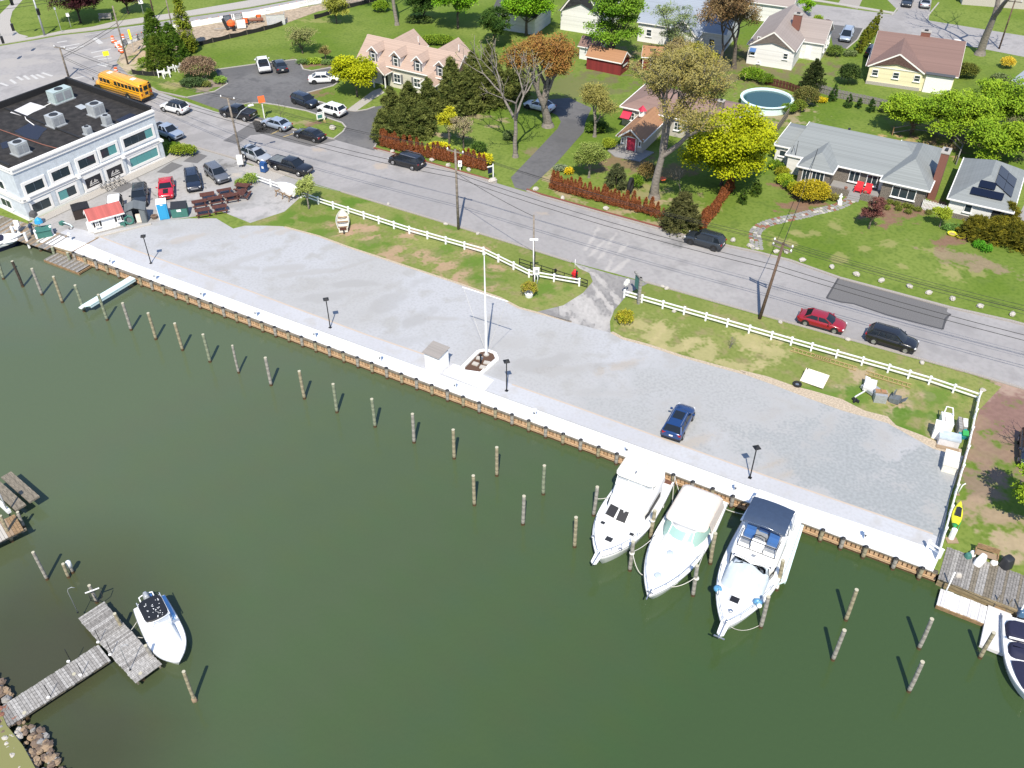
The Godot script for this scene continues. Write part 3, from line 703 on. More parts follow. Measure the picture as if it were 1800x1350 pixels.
func quay():
	var o := V3(-41.13, 0, -87.10)
	var u := V3(.873, 0, .488)
	var w := V3(-.488, 0, .873)
	var b := Basis(u, Vector3.UP, w)
	var turn := -atan2(u.z, u.x)
	var wall := thing("quay_bulkhead", "new tan timber bulkhead wall with vertical planks along the marina quay", "bulkhead", o, turn)
	var s0 := -10.6
	var s1 := 84.6
	var long := s1 - s0
	obj("sheet_wall", MB.new().box(V3((s0 + s1) / 2, -.85, -.12), V3(long, 1.66, .14)), M.bulkhead_wood_dark, wall)
	obj("waler", MB.new().box(V3((s0 + s1) / 2, -.72, .14), V3(long, .2, .16)), M.bulkhead_wood, wall)
	obj("waler", MB.new().box(V3((s0 + s1) / 2, -1.02, .12), V3(long, .12, .10)), M.wet_wood, wall)
	obj("cap_beam", MB.new().box(V3((s0 + s1) / 2, -.06, .02), V3(long, .12, .34)), M.old_wood, wall)
	var pm: MB = MB.new().box(Vector3.ZERO, V3(.26, .5, .16))
	pm.st.generate_normals()
	var pmesh := pm.st.commit()
	var k := 0
	var x := s0 + .3
	while x < s1 - .2:
		put("plank", pmesh, M.bulkhead_wood if k % 3 else M.bulkhead_wood_dark, wall, V3(x, -.37, .04), .0)
		x += .36 + .0
		k += 1
	var a0 := V3(-76.38, 0, -105.91)
	var a1 := V3(-50.73, 0, -92.49)
	var old := thing("old_bulkhead", "weathered olive brown timber bulkhead below the white building", "bulkhead", a0, -atan2(a1.z - a0.z, a1.x - a0.x))
	var ol := a0.distance_to(a1)
	for r in [[-.1, .16, .2, "cap_beam"], [-.42, .3, .06, "plank"], [-.74, .28, .05, "plank"], [-1.06, .3, .06, "plank"], [-.6, .16, .2, "waler"]]:
		obj(r[3], MB.new().box(V3(ol / 2, r[0], .05 + r[2] / 2), V3(ol, r[1], r[2])), M.old_bulkhead if r[3] != "plank" else M.bulkhead_wood_dark, old)
	var n0 := V3(32.74, 0, -45.58)
	var n1 := V3(42.79, 0, -38.88)
	var nb := thing("neighbour_bulkhead", "mossy yellow brown timber bulkhead behind the white floating dock", "bulkhead", n0, -atan2(n1.z - n0.z, n1.x - n0.x))
	var nl := n0.distance_to(n1)
	for r in [[-.12, .2, .26, "cap_beam"], [-.55, .66, .1, "plank"], [-1.06, .34, .14, "plank"]]:
		obj(r[3], MB.new().box(V3(nl / 2, r[0], .02 + r[2] / 2), V3(nl, r[1], r[2])), M.old_bulkhead, nb)
	struct("walkway", MB.new().prism(poly([V2(-50.73, -92.54), V2(-41.31, -87.36), V2(32.3, -45.87), V2(33.64, -47.79), V2(27.63, -50.94), V2(21.4, -54.1), V2(5.18, -63.08), V2(-14.84, -74.3), V2(-42.49, -89.72), V2(-48.05, -93.16)]), -.08, .05), M.deck_white)
	struct("walkway", MB.new().prism(poly([V2(-55.84, -94.82), V2(-50.91, -92.66), V2(-48.23, -93.29), V2(-49.96, -94.44), V2(-54.67, -96.65)]), -.08, .05), M.deck_white)
	struct("walkway", MB.new().prism(poly([V2(-6.67, -70.1), V2(-5.75, -71.53), V2(-4.72, -71.08), V2(-1.75, -69.06), V2(-2.59, -67.53)]), -.08, .054), M.deck_white)
	struct("expansion_joint", MB.new().bar(V3(-50.77, .03, -92.44), V3(-48.84, .03, -95.64), .12, .09), M.tan_wood)
	for f in [[V3(-42.16, 0, -87.21), V3(-45.6, -.15, -81.46), "long narrow white finger pier with a mitred tip by the timber raft"], [V3(23.18, 0, -50.8), V3(20.23, -.15, -44.62), "narrow pale white finger pier beside the cruiser with a navy bimini"]]:
		var a: Vector3 = f[0]
		var e: Vector3 = f[1]
		var l := a.distance_to(e)
		var p := thing("finger_pier", f[2], "pier", V3(a.x, -.14, a.z), -atan2(e.z - a.z, e.x - a.x), "finger piers")
		obj("deck", MB.new().prism(poly([V2(0, -.42), V2(l - .6, -.42), V2(l, .1), V2(l, .42), V2(0, .42)]), .0, .12), M.aqua_pier, p)
		for z in [-.36, .38]:
			obj("fascia", MB.new().box(V3(l / 2 - .3, -.14, z), V3(l - .6, .24, .06)), M.aqua_pier, p)
		obj("pile_ring", MB.new().box(V3(l + .14, .02, .2), V3(.3, .1, .42)), M.white_vinyl, p)
	var ped := thing("power_pedestal", "", "pedestal", V3(-51.83, 0, -94.97), turn, "white power pedestals along the walkway")
	obj("post", MB.new().box(V3(0, .45, 0), V3(.16, .8, .16)), M.white_vinyl, ped)
	obj("head", MB.new().box(V3(0, .86, 0), V3(.3, .24, .26)), M.white_vinyl, ped)
	obj("cap", MB.new().lathe([V2(.22, 0), V2(.2, .05), V2(.02, .14)], 4, V3(0, .98, 0)), M.white_vinyl, ped)
	obj("outlet", MB.new().box(V3(0, .6, .1), V3(.1, .16, .05)), M.dark_plastic, ped)
	ped.set_meta("label", "white power pedestal on the walkway, first from the old bulkhead")
	var i := 2
	for s in [V3(-45.32, 0, -89.68), V3(-39.37, 0, -86.52), V3(-33.32, 0, -83.07), V3(-26.74, 0, -79.48), V3(-20, 0, -75.79), V3(-12.93, 0, -71.86), V3(-5.4, 0, -67.67), V3(2.08, 0, -63.69), V3(10.06, 0, -58.88), V3(18.67, 0, -54.22), V3(27.97, 0, -49.05)]:
		dup(ped, "white power pedestal on the walkway, %s from the old bulkhead" % ordinal(i), s, turn)
		i += 1
	var lamp := thing("lamp_post", "slim black lamp post nearest the red roofed shed", "lamp post", V3(-40.96, 0, -90.04), turn, "black quay lamp posts")
	obj("base_plate", MB.new().box(V3(0, .02, 0), V3(.3, .04, .3)), M.black_iron, lamp)
	obj("pole", MB.new().tube([V3(0, 0, 0), V3(0, 3.45, 0)], .06, .05, 8), M.black_iron, lamp)
	var hd := obj("lamp_head", MB.new().lathe([V2(.10, 3.35), V2(.36, 3.5), V2(.4, 3.56), V2(.06, 3.72)], 4), M.black_iron, lamp)
	obj("lens", MB.new().box(V3(0, 3.44, 0), V3(.2, .1, .2)), M.white_vinyl, hd)
	dup(lamp, "slim black lamp post on the quay, second from the red roofed shed", V3(-18.75, 0, -77.66), turn)
	dup(lamp, "slim black lamp post beside the flagpole bed", V3(-.51, 0, -67.5), turn)
	dup(lamp, "slim black lamp post above the berthed white cruisers", V3(20.25, 0, -55.95), turn)
	var raft := thing("timber_raft", "weathered grey brown plank raft floating against the old bulkhead", "raft", V3(-51.09, -.85, -91.52), turn)
	for z in [-1.0, 1.0]:
		obj("side_beam", MB.new().box(V3(0, -.08, z), V3(5.9, .26, .14)), M.tan_wood, raft)
	for e in 23:
		var pl := e % 3
		obj("plank", MB.new().box(V3(-2.8 + e * .24, .09, 0), V3(.22, .06, 2.0 - .03 * (e % 2))), [M.grey_plank_dark, M.grey_plank, M.old_wood][pl], raft)
	obj("end_beam", MB.new().box(V3(2.88, .02, 0), V3(.14, .2, 2.1)), M.tan_wood, raft)
	var hut := thing("utility_hut", "small white flat sided hut with grey weathered sloping roof on the quay", "shed", V3(-8.45, 0, -71.06), -.57)
	obj("body", MB.new().prism(poly([V2(0, 0), V2(1.75, 0), V2(1.75, -1.5), V2(0, -1.5)]), .0, 1.9), M.white_paint, hut)
	obj("corner_trim", MB.new().box(V3(1.72, .95, -.03), V3(.1, 1.9, .1)), M.trim_white, hut)
	obj("door", MB.new().box(V3(1.76, .9, -.75), V3(.04, 1.7, .9)), M.white_vinyl, hut)
	for q in 9:
		obj("shingle", MB.new().box(V3(.875, 1.97 + q * .025, .12 - q * .205), V3(2.0, .05, .24), Basis(Vector3.RIGHT, .12)), M.tile_grey_wood, hut)
	var bed := poly([V2(-3.35, -73.7), V2(-2.5, -73.89), V2(-1.59, -73.33), V2(-1.29, -72.32), V2(-3.02, -69.82), V2(-4.86, -70.26), V2(-4.94, -70.97)])
	var pb := thing("planting_bed", "white kerbed octagonal mulch bed with four pale stones around a post", "planter", Vector3.ZERO)
	var inner := Geometry2D.offset_polygon(bed, -.34)[0]
	obj("mulch", MB.new().prism(inner, .0, .1), M.mulch, pb)
	for j in bed.size():
		var p0 := bed[j]
		var p1 := bed[(j + 1) % bed.size()]
		var q0: Vector2 = p0 + (inner_center(bed) - p0).normalized() * .17
		var q1: Vector2 = p1 + (inner_center(bed) - p1).normalized() * .17
		obj("kerb", MB.new().bar(v3(q0, .08), v3(q1, .08), .34, .18 + .004 * (j % 2)), M.white_paint, pb)
	for s in [V3(-3.57, 0, -71.41), V3(-3.2, 0, -72.32), V3(-2.83, 0, -70.88), V3(-2.46, 0, -71.59)]:
		obj("stone", MB.new().box(s + V3(0, .16, 0), V3(.62, .16, .44), Basis(Vector3.UP, R.randf() * .5 - .5)), M.stone_pale, pb)
	obj("post", MB.new().box(V3(-3.07, 0, -71.59) + V3(0, .6, 0), V3(.16, 1.1, .16)), M.black_iron, pb)
	obj("plaque", MB.new().box(V3(-3.07, 0, -71.59) + V3(0, 1.12, 0), V3(.3, .05, .24)), M.black_iron, pb)
	var flag := thing("flagpole", "tall tapering white flagpole with a crosstree rising from the octagonal bed", "flagpole", V3(-2.54, 0, -72.96), turn)
	obj("footing", MB.new().lathe([V2(.3, .0), V2(.28, .16), V2(.14, .2)], 12), M.concrete, flag)
	obj("mast", MB.new().tube([V3(0, 0, 0), V3(0, 11.6, 0)], .14, .05, 10), M.white_paint, flag)
	obj("truck", MB.new().lathe([V2(.05, 11.6), V2(.13, 11.68), V2(.11, 11.8), V2(.02, 11.86)], 10), M.white_paint, flag)
	obj("crosstree", MB.new().tube([V3(-2.5, 7.3, 0), V3(2.5, 7.3, 0)], .05, .05, 6), M.white_paint, flag)
	for e in [-2.4, 2.4]:
		obj("halyard", MB.new().tube([V3(e, 7.3, 0), V3(signf(e) * .2, .9, 0)], .012, .012, 4), M.rope, flag)
func inner_center(poly: PackedVector2Array) -> Vector2:
	var c := Vector2.ZERO
	for p in poly:
		c += p / poly.size()
	return c
func make_piling(called: String, label: String, at: Vector3, h: float, lean: Vector2, r: float, m: Material, group: String, capped := false):
	var p := thing(called, label, "piling", at, .0, group)
	var top := V3(lean.x, h, lean.y)
	var pts := [V3(0, -.6, 0), V3(lean.x * .1, .05, lean.y * .1), V3(lean.x * .4, h * .4, lean.y * .4) + V3(R.randf_range(-.03, .03), 0, 0), top]
	obj("shaft", MB.new(true).tube(pts, r * 1.05, r * .95, 10, false), m, p)
	obj("waterline_band", MB.new(true).tube([V3(0, -.4, 0), V3(lean.x * .1, .26, lean.y * .1)], r * 1.1, r * 1.07, 10, false), M.wet_wood, p)
	if capped:
		obj("cap", MB.new().lathe([V2(r * 1.02, -.01), V2(r * 1.06, .04), V2(r * .5, .1), V2(.01, .14)], 10, top), M.black, p)
	else:
		obj("top_face", MB.new().lathe([V2(r * .97, -.01), V2(r * .93, .02)], 10, top), M.piling_top, p)
	return p
func pilings():
	var u := V3(.873, 0, .488)
	var w := V3(-.488, 0, .873)
	var spots := []
	for i in range(-6, 40):
		if i == -1 or i == 34 or i == 35:
			continue
		spots.append(V3(-41.13, 0, -87.10) + u * (1.7505 * i))
	for s in [V3(24.98, .2, -50.07), V3(26.39, .2, -49.24), V3(27.94, .2, -48.35), V3(29.94, .2, -47.21), V3(31.65, .2, -46.25)]:
		spots.append(s)
	var k := 1
	for s in spots:
		var at: Vector3 = s + w * .27
		at.y = WATER
		make_piling("quay_piling", "stout brown quay piling with black cap, %s along the bulkhead from the timber raft" % ordinal(k), at, 1.3 + R.randf_range(-.04, .05), Vector2.ZERO, .17, [M.piling_wood, M.piling_grey][k % 2], "black capped quay pilings", true)
		k += 1
	k = 1
	for s in [V3(-55.34, .2, -94.7), V3(-53.24, .2, -93.55), V3(-50.99, .2, -92.29)]:
		var at: Vector3 = s + w * .3
		at.y = WATER
		make_piling("quay_piling", "mossy old piling of the old bulkhead, %s from the white building" % ordinal(k), at, 1.25, Vector2.ZERO, .17, M.piling_green, "old bulkhead pilings", false)
		k += 1
	var row := [[V3(-57.36, -1.05, -88.38), 3.21, V2(.18, -.2)], [V3(-54.53, -1.05, -86.84), 3.37, V2(-.05, .05)], [V3(-51.77, -1.05, -85.24), 3.41, V2(-.02, .02)], [V3(-48.98, -1.05, -83.76), 3.32, V2(.03, -.03)], [V3(-46, -1.05, -82.06), 3.37, V2(.01, 0)], [V3(-42.97, -1.05, -80.44), 3.28, V2(-.04, .02)], [V3(-39.87, -1.05, -78.65), 3.44, V2(0, 0)], [V3(-36.79, -1.05, -77.04), 3.33, V2(-.01, 0)], [V3(-33.53, -1.05, -75.19), 3.4, V2(-.04, .02)], [V3(-30.26, -1.05, -73.27), 3.43, V2(0, 0)], [V3(-26.98, -1.05, -71.49), 3.42, V2(.01, 0)], [V3(-23.4, -1.05, -69.58), 3.42, V2(0, 0)], [V3(-19.81, -1.05, -67.59), 3.39, V2(-.03, .01)], [V3(-16.43, -1.05, -65.6), 3.45, V2(.05, -.01)], [V3(-12.62, -1.05, -63.58), 3.38, V2(.01, 0)], [V3(-8.86, -1.05, -61.45), 3.46, V2(.09, -.01)], [V3(-5.13, -1.05, -59.39), 3.46, V2(.05, 0)], [V3(-1.32, -1.05, -57.25), 3.4, V2(.03, 0)], [V3(2.66, -1.05, -55.03), 3.42, V2(.02, 0)]]
	k = 1
	var mats := [M.piling_wood, M.piling_grey, M.piling_green]
	for s in row:
		make_piling("mooring_piling", "leaning-free mooring piling in open water, %s in the row from the navy hulled boat" % ordinal(k), s[0], s[1], s[2], .155 if k != 11 else .12, mats[(k * 5 + k / 3) % 3] if k != 2 else M.bark_dark, "row of mooring pilings")
		k += 1
	var other := [[V3(-3.16, -1.05, -53.78), 3.5, V2(0, 0)], [V3(.89, -1.05, -51.62), 3.37, V2(.07, 0)], [V3(5.02, -1.05, -49.23), 3.49, V2(-.03, 0)], [V3(6.76, -1.05, -52.62), 3.39, V2(.13, .01)], [V3(11.21, -1.05, -50.21), 3.23, V2(.07, .01)], [V3(9.22, -1.05, -46.84), 3.4, V2(-.01, 0)], [V3(15.63, -1.05, -47.52), 3.55, V2(-.08, -.02)], [V3(13.8, -1.05, -44.41), 3.48, V2(-.11, -.03)], [V3(20.3, -1.05, -44.95), 3.43, V2(-.12, -.05)], [V3(18.37, -1.05, -41.53), 3.58, V2(-.05, -.02)], [V3(24.83, -1.05, -42.17), 3.57, V2(-.02, -.01)], [V3(22.95, -1.05, -38.76), 3.53, V2(.04, .02)], [V3(29.43, -1.05, -39.7), 3.47, V2(-.03, -.02)], [V3(27.55, -1.05, -36.22), 3.51, V2(-.01, -.01)], [V3(33.54, -1.05, -38.93), 3.01, V2(.02, .02)], [V3(-36.03, -1.05, -45.95), 3.26, V2(-.04, .03)], [V3(-34.44, -1.05, -46.15), 1.61, V2(.03, -.02)], [V3(-34.3, -1.05, -46.62), 1.22, V2(.01, -.01)], [V3(-21.86, -1.05, -35.53), 3.44, V2(.01, 0)], [V3(-31.43, -1.05, -43.77), 2.04, V2(-.01, 0)], [V3(-28.54, -1.05, -41.22), 2.15, V2(-.11, .07)], [V3(-25.52, -1.05, -38.63), 2.01, V2(-.14, .08)], [V3(-40.33, -1.05, -49.79), 2.98, V2(.05, -.05)], [V3(-39.99, -1.05, -51.31), 1.8, V2(.04, -.03)]]
	var where := ["standing alone out from the row, nearest the shore row", "standing alone out from the row, beside the flybridge cruiser side", "the outermost one before the flybridge cruiser's bow", "against the flybridge cruiser's port side", "between the flybridge cruiser and the peach topped cruiser", "off the flybridge cruiser's bow, tied with white rope", "between the peach topped cruiser and the navy topped cruiser", "off the peach topped cruiser's bow, tied with white rope", "at the tip of the pier beside the navy topped cruiser", "off the bow of the navy topped cruiser", "brownish, the inner one of the four past the navy topped cruiser's berth", "greenish, the outer one next to the navy topped cruiser's berth", "greyish with orange top, out from the white floating dock", "the outermost one out from the white floating dock", "leaning at the corner of the white floating dock", "slim, alone in the brown water off the grey jetty", "short, beside the white capped stub off the grey jetty", "short stub with a white cap off the grey jetty", "with a broken brown base beyond the white skiff", "at the far end of the grey jetty head", "at the middle of the grey jetty head", "between the grey jetty head and the skiff's bow", "green, in front of the tan dock corner", "brown, at the tan dock's corner"]
	k = 0
	for s in other:
		var p: Node3D = make_piling("mooring_piling", "mooring piling " + where[k], s[0], s[1], s[2], .155 if k < 15 else (.13 if k != 17 else .15), mats[(k * 7 + k / 2) % 3] if k != 12 else M.piling_grey, "single mooring pilings")
		if k in [5, 7, 4]:
			obj("rope_collar", MB.new(true).lathe([V2(.17, 2.0), V2(.21, 2.05), V2(.21, 2.12), V2(.17, 2.17)], 10), M.rope, p)
		if k == 17:
			obj("cap", MB.new(true).lathe([V2(.19, s[1] - .5), V2(.19, s[1] + .1), V2(.03, s[1] + .22)], 10), M.white_vinyl, p)
		if k == 18:
			obj("broken_base", MB.new(true).blob(V3(0, .1, 0), V3(.24, .3, .22), .25, R), M.stone_tan, p)
		k += 1
func fence_run(called: String, label: String, pts: Array, group: String, h := .95, spacing := 2.45, rails := [.42, .84]):
	var f := thing(called, label, "fence", V3(pts[0].x, 0, pts[0].z), .0, group)
	var o: Vector3 = f.position
	var pmb: MB = MB.new().box(V3(0, h / 2, 0), V3(.17, h, .17))
	pmb.box(V3(0, h + .03, 0), V3(.21, .06, .21))
	pmb.st.generate_normals()
	var pm := pmb.st.commit()
	for i in pts.size() - 1:
		var a: Vector3 = pts[i] - o
		var b: Vector3 = pts[i + 1] - o
		var n := maxi(1, int(round(a.distance_to(b) / spacing)))
		var turn := -atan2(b.z - a.z, b.x - a.x)
		for k in n + (1 if i == pts.size() - 2 else 0):
			put("post", pm, M.white_vinyl, f, a.lerp(b, float(k) / n), turn)
		for k in n:
			for y in rails:
				var p0 := a.lerp(b, float(k) / n) + V3(0, y, 0)
				var p1 := a.lerp(b, float(k + 1) / n) + V3(0, y, 0)
				var d := (p1 - p0).normalized() * .09
				obj("rail", MB.new().bar(p0 + d, p1 - d, .06, .15), M.white_vinyl, f)
	return f
func fences():
	fence_run("rail_fence", "long white two-rail fence between the street and the grass by the rowing boat", [V3(-33.02, 0, -109.76), V3(-29.05, 0, -107.12), V3(-24.17, 0, -103.84), V3(-18.02, 0, -100.13), V3(-12.18, 0, -96.61), V3(-3.27, 0, -91.87), V3(1.9, 0, -87.15), V3(7.36, 0, -85.39)].map(func(p): return p), "white rail fences")
	fence_run("rail_fence", "white two-rail fence along the street east of the marina driveway", [V3(12.08, 0, -83.17), V3(13.87, 0, -82.2), V3(20.15, 0, -78.87), V3(26.27, 0, -75.6), V3(29.84, 0, -73.7), V3(36.43, 0, -70.26), V3(39.78, 0, -68.44), V3(43.51, 0, -66.01)], "white rail fences")
	fence_run("rail_fence", "white rail fence with sheeting at the gravel yard's east end", [V3(43.51, 0, -66.01), V3(39.66, 0, -58.74), V3(35.67, 0, -51.72), V3(32.97, 0, -46.98)], "white rail fences", 1.1, 2.6, [.3, .62, .98])
	fence_run("rail_fence", "short white railing at the corner of the walkway", [V3(32.61, 0, -48.12), V3(33.27, 0, -47.2)], "white rail fences", .95, 2.0)
	var g := thing("driveway_gate", "black iron swing gate folded back along the white fence", "gate", V3(.9, 0, -89.56), -.54)
	var gl := 8.59
	for y in [.12, .55, .98]:
		obj("rail", MB.new().box(V3(gl / 2, y, .12), V3(gl, .06, .05)), M.black_iron, g)
	for q in 7:
		obj("upright", MB.new().box(V3(gl * q / 6.0, .55, .12), V3(.06, .95, .06)), M.black_iron, g)
	for q in [4, 5]:
		obj("brace", MB.new().bar(V3(gl * q / 6.0, .12, .12), V3(gl * (q + 1) / 6.0, .98, .12), .04, .04), M.black_iron, g)
	obj("latch_box", MB.new().box(V3(gl * .54, .95, .16), V3(.22, .4, .2)), M.black_iron, g)
	var pk := thing("picket_fence", "short white picket fence between the stone ranch house and the garage", "fence", V3(50.66, 0, -102.54), -.65)
	var pl := 3.05
	var n := int(pl / .16)
	for q in n:
		obj("picket", MB.new().prism(poly([V2(-.05, -.02), V2(.05, -.02), V2(.05, .02), V2(-.05, .02)]), .05, 1.35 + .06 * (q % 2)), M.white_paint, pk, V3(q * .16, 0, 0))
	for y in [.35, 1.05]:
		obj("rail", MB.new().box(V3(pl / 2, y, -.05), V3(pl, .1, .05)), M.white_paint, pk)
	board_fence("weathered grey board fence behind the stone ranch house's lawn", [V3(46.7, 0, -139.88), V3(49.51, 0, -137.22), V3(54.98, 0, -133.79), V3(58.5, 0, -130.29)], 1.3, M.grey_plank_dark)
	board_fence("brown board fence beside the round pool", [V3(35.37, 0, -121.65), V3(37.21, 0, -123.87), V3(40.54, 0, -130.29)], 1.4, M.old_wood)
	board_fence("low red brown board fence behind the pool and white cape house", [V3(39.78, 0, -142.61), V3(42.84, 0, -140.33), V3(44.18, 0, -138.54)], 1.2, M.red_brown_wood)
	var k := 0
	for run in [[V3(-56.27, 0, -157.3), V3(-53.97, 0, -159.2), V3(-51.53, 0, -161.13), V3(-49.05, 0, -163.1), V3(-46.52, 0, -165.11), V3(-43.94, 0, -167.15), V3(-41.22, 0, -169.84)], [V3(-36.04, 0, -173.22), V3(-33.62, 0, -175.75), V3(-30.47, 0, -179.64), V3(-27.08, 0, -182.66), V3(-23.13, 0, -186.45)], [V3(-60.97, 0, -146.86), V3(-59.01, 0, -146.14), V3(-57.12, 0, -145.9), V3(-56.01, 0, -146.14)]]:
		var f := thing("silt_fence", ["sagging black silt fence below the roadworks beside the lawn", "black silt fence along the lawn past the small round shrub", "short sagging black silt fence by the white folding barricades"][k], "fence", run[0], .0, "black silt fences")
		for i in run.size() - 1:
			var a: Vector3 = run[i] - run[0]
			var b: Vector3 = run[i + 1] - run[0]
			obj("stake", MB.new().box(a + V3(0, .5, 0), V3(.06, 1.0, .06)), M.old_wood, f)
			var mb := MB.new()
			for q in 6:
				var s0 := q / 6.0
				var s1 := (q + 1) / 6.0
				var y0 := .85 - .16 * sin(PI * s0)
				var y1 := .85 - .16 * sin(PI * s1)
				var p0 := a.lerp(b, s0)
				var p1 := a.lerp(b, s1)
				mb.quad(p0 + V3(0, y0, 0), p1 + V3(0, y1, 0), p1, p0)
			obj("fabric", mb, M.silt_fence, f)
		k += 1
func board_fence(label: String, pts: Array, h: float, m: Material):
	var f := thing("board_fence", label, "fence", V3(pts[0].x, 0, pts[0].z))
	var o: Vector3 = f.position
	for i in pts.size() - 1:
		var a: Vector3 = pts[i] - o
		var b: Vector3 = pts[i + 1] - o
		var n := int(a.distance_to(b) / .5)
		var turn := -atan2(b.z - a.z, b.x - a.x)
		for k in n:
			obj("board", MB.new().box(V3(0, h / 2, 0), V3(.47, h + R.randf_range(-.05, .05), .05)), m, f, a.lerp(b, (k + .5) / n), turn)
		obj("rail", MB.new().bar(a + V3(0, h * .7, 0), b + V3(0, h * .7, 0), .16, .1), m, f)
func half_beam(t: float, full: float) -> float:
	if t < .42:
		return lerpf(.90, 1.0, sin(t / .42 * PI / 2))
	return pow(maxf(.0, 1.0 - pow((t - .42) / .58, full)), .9)
func hull(root: Node3D, l: float, b: float, s0: float, s1: float, full: float, m: Material, well: float, sole := .55, stripe: Material = null):
	var rings := []
	var n := 22
	var deck_l := []
	var deck := []
	var sides := [[], []]
	var inner := [[], []]
	var floor_r := []
	var rail := [[], []]
	var band := [[], []]
	for i in n + 1:
		var t := float(i) / n
		var hb := maxf(.03, half_beam(t, full) * b / 2)
		var s := lerpf(s0, s1, t * t)
		var rake := .13 * l * pow(t, 5)
		var fl := 1.0 - .45 * t * t
		var x := l * t
		var ring := PackedVector3Array()
		var prof := [[1.0, s, .0], [lerpf(.985, .88, t), s * .62, .25], [.94 * fl, .02, .75], [.8 * fl, -.28, .9], [.02, -.55, 1.0]]
		for p in prof:
			ring.append(V3(x - rake * p[2], p[1], -hb * p[0]))
		for k in range(prof.size() - 1, -1, -1):
			var p = prof[k]
			ring.append(V3(x - rake * p[2], p[1], hb * p[0]))
		rings.append(ring)
		for sd in 2:
			var sg := -1.0 if sd == 0 else 1.0
			rail[sd].append(V3(x, s - .06, sg * (hb + .015)))
			band[sd].append([V3(x - rake * .1, s * .86, sg * hb * lerpf(.997, .957, t) + sg * .012), V3(x - rake * .2, s * .66, sg * hb * lerpf(.988, .90, t) + sg * .012)])
		if t >= well - .001:
			var row := PackedVector3Array()
			for q in [-1.0, -.7, -.35, .0, .35, .7, 1.0]:
				row.append(V3(x, s + .10 * (1.0 - q * q) * hb / b * 2.0, hb * q))
			deck.append(row)
		if t <= well + .001:
			var gw := .32 if b > 3.0 else .2
			for sd in 2:
				var sg := -1.0 if sd == 0 else 1.0
				sides[sd].append(PackedVector3Array([V3(x, s, sg * hb), V3(x, s + .02, sg * (hb - gw))]))
				inner[sd].append(PackedVector3Array([V3(x, s + .02, sg * (hb - gw)), V3(x, sole, sg * (hb - gw - .05))]))
			floor_r.append(PackedVector3Array([V3(x, sole, -(hb - gw)), V3(x, sole, hb - gw)]))
	var h := obj("hull", MB.new(true).loft(rings, true, true, true), m, root)
	obj("deck", MB.new(true).loft(deck, false, false, false), M.gelcoat, root)
	if well > .02:
		var mb := MB.new()
		for sd in 2:
			mb.loft(sides[sd], false, false, false)
			mb.loft(inner[sd], false, false, false)
		var e0: PackedVector3Array = sides[0][-1]
		var e1: PackedVector3Array = sides[1][-1]
		mb.quad(e0[0], e1[0], V3(e1[0].x, sole, e1[0].z), V3(e0[0].x, sole, e0[0].z))
		mb.box(V3(.08, (sole + s0) / 2, 0), V3(.16, s0 - sole + .04, b * .84))
		obj("gunwale", mb, M.gelcoat, root)
		obj("cockpit_sole", MB.new().loft(floor_r, false, false, false), M.gelcoat, root)
	for sd in 2:
		obj("rub_rail", MB.new(true).tube(rail[sd], .045, .035, 5), M.galvanised, h)
		if stripe:
			var mb := MB.new()
			for i in n - 1:
				mb.quad(band[sd][i][0], band[sd][i + 1][0], band[sd][i + 1][1], band[sd][i][1])
			obj("stripe", mb, stripe, h)
	return h
func bow_rail(root: Node3D, l: float, b: float, s0: float, s1: float, full: float, t0: float, h := .6):
	var mb := MB.new(true)
	for sg in [-1.0, 1.0]:
		var pts := []
		for i in 15:
			var t := lerpf(t0, .985, i / 14.0)
			var hb := maxf(.1, half_beam(t, full) * b / 2 - .1)
			var s := lerpf(s0, s1, t * t)
			pts.append(V3(l * t, s + h * minf(1.0, i / 2.0), sg * hb))
			if i % 3 == 2:
				mb.tube([V3(l * t, s, sg * hb), pts[-1]], .02, .02, 4)
		mb.tube(pts, .022, .022, 5)
	obj("bow_rail", mb, M.chrome, root)
func hatch(root: Node3D, called: String, p: Vector3, s: Vector2, m: Material, tilt := .0, turn := .0):
	var b := Basis(Vector3.UP, turn) * Basis(Vector3.BACK, tilt)
	var f := obj(called, MB.new().box(p, V3(s.x + .08, .05, s.y + .08), b), M.gelcoat, root)
	obj("pane", MB.new().box(p + b * V3(0, .035, 0), V3(s.x, .03, s.y), b), m, f)
func soft_box(x0: float, x1: float, z: float, y0: float, y1: float, inset: float, front := .0, back := .0) -> MB:
	var rings := []
	for q in [[.0, .0], [.55, .25], [.85, .6], [.97, .85], [1.0, 1.3]]:
		var y := lerpf(y0, y1, q[0])
		var i: float = inset * q[1]
		var a: float = x0 + back * q[0] + i
		var c: float = x1 - front * q[0] - i
		var w := z - i
		var r := minf(.45, w * .5)
		var ring := PackedVector3Array()
		for k in [[a, -w + r], [a + r * .3, -w + r * .3], [a + r, -w], [c - r, -w], [c - r * .3, -w + r * .3], [c, -w + r], [c, w - r], [c - r * .3, w - r * .3], [c - r, w], [a + r, w], [a + r * .3, w - r * .3], [a, w - r]]:
			ring.append(V3(k[0], y, k[1]))
		rings.append(ring)
	return MB.new(true).loft(rings, true, false, true)
func quay_point(u: float, w: float, y := WATER) -> Vector3:
	return V3(-41.13 + .873 * u - .488 * w, y, -87.10 + .488 * u + .873 * w)
func line(label: String, pts: Array, sag := .25, r := .03):
	var out := []
	var a: Vector3 = pts[0]
	var b: Vector3 = pts[1]
	for i in 9:
		var t := i / 8.0
		out.append(a.lerp(b, t) - V3(0, sag * 4.0 * t * (1.0 - t), 0))
	tag(obj("mooring_line", MB.new(true).tube(out, r, r, 5), M.rope), label, "rope", "mooring lines")
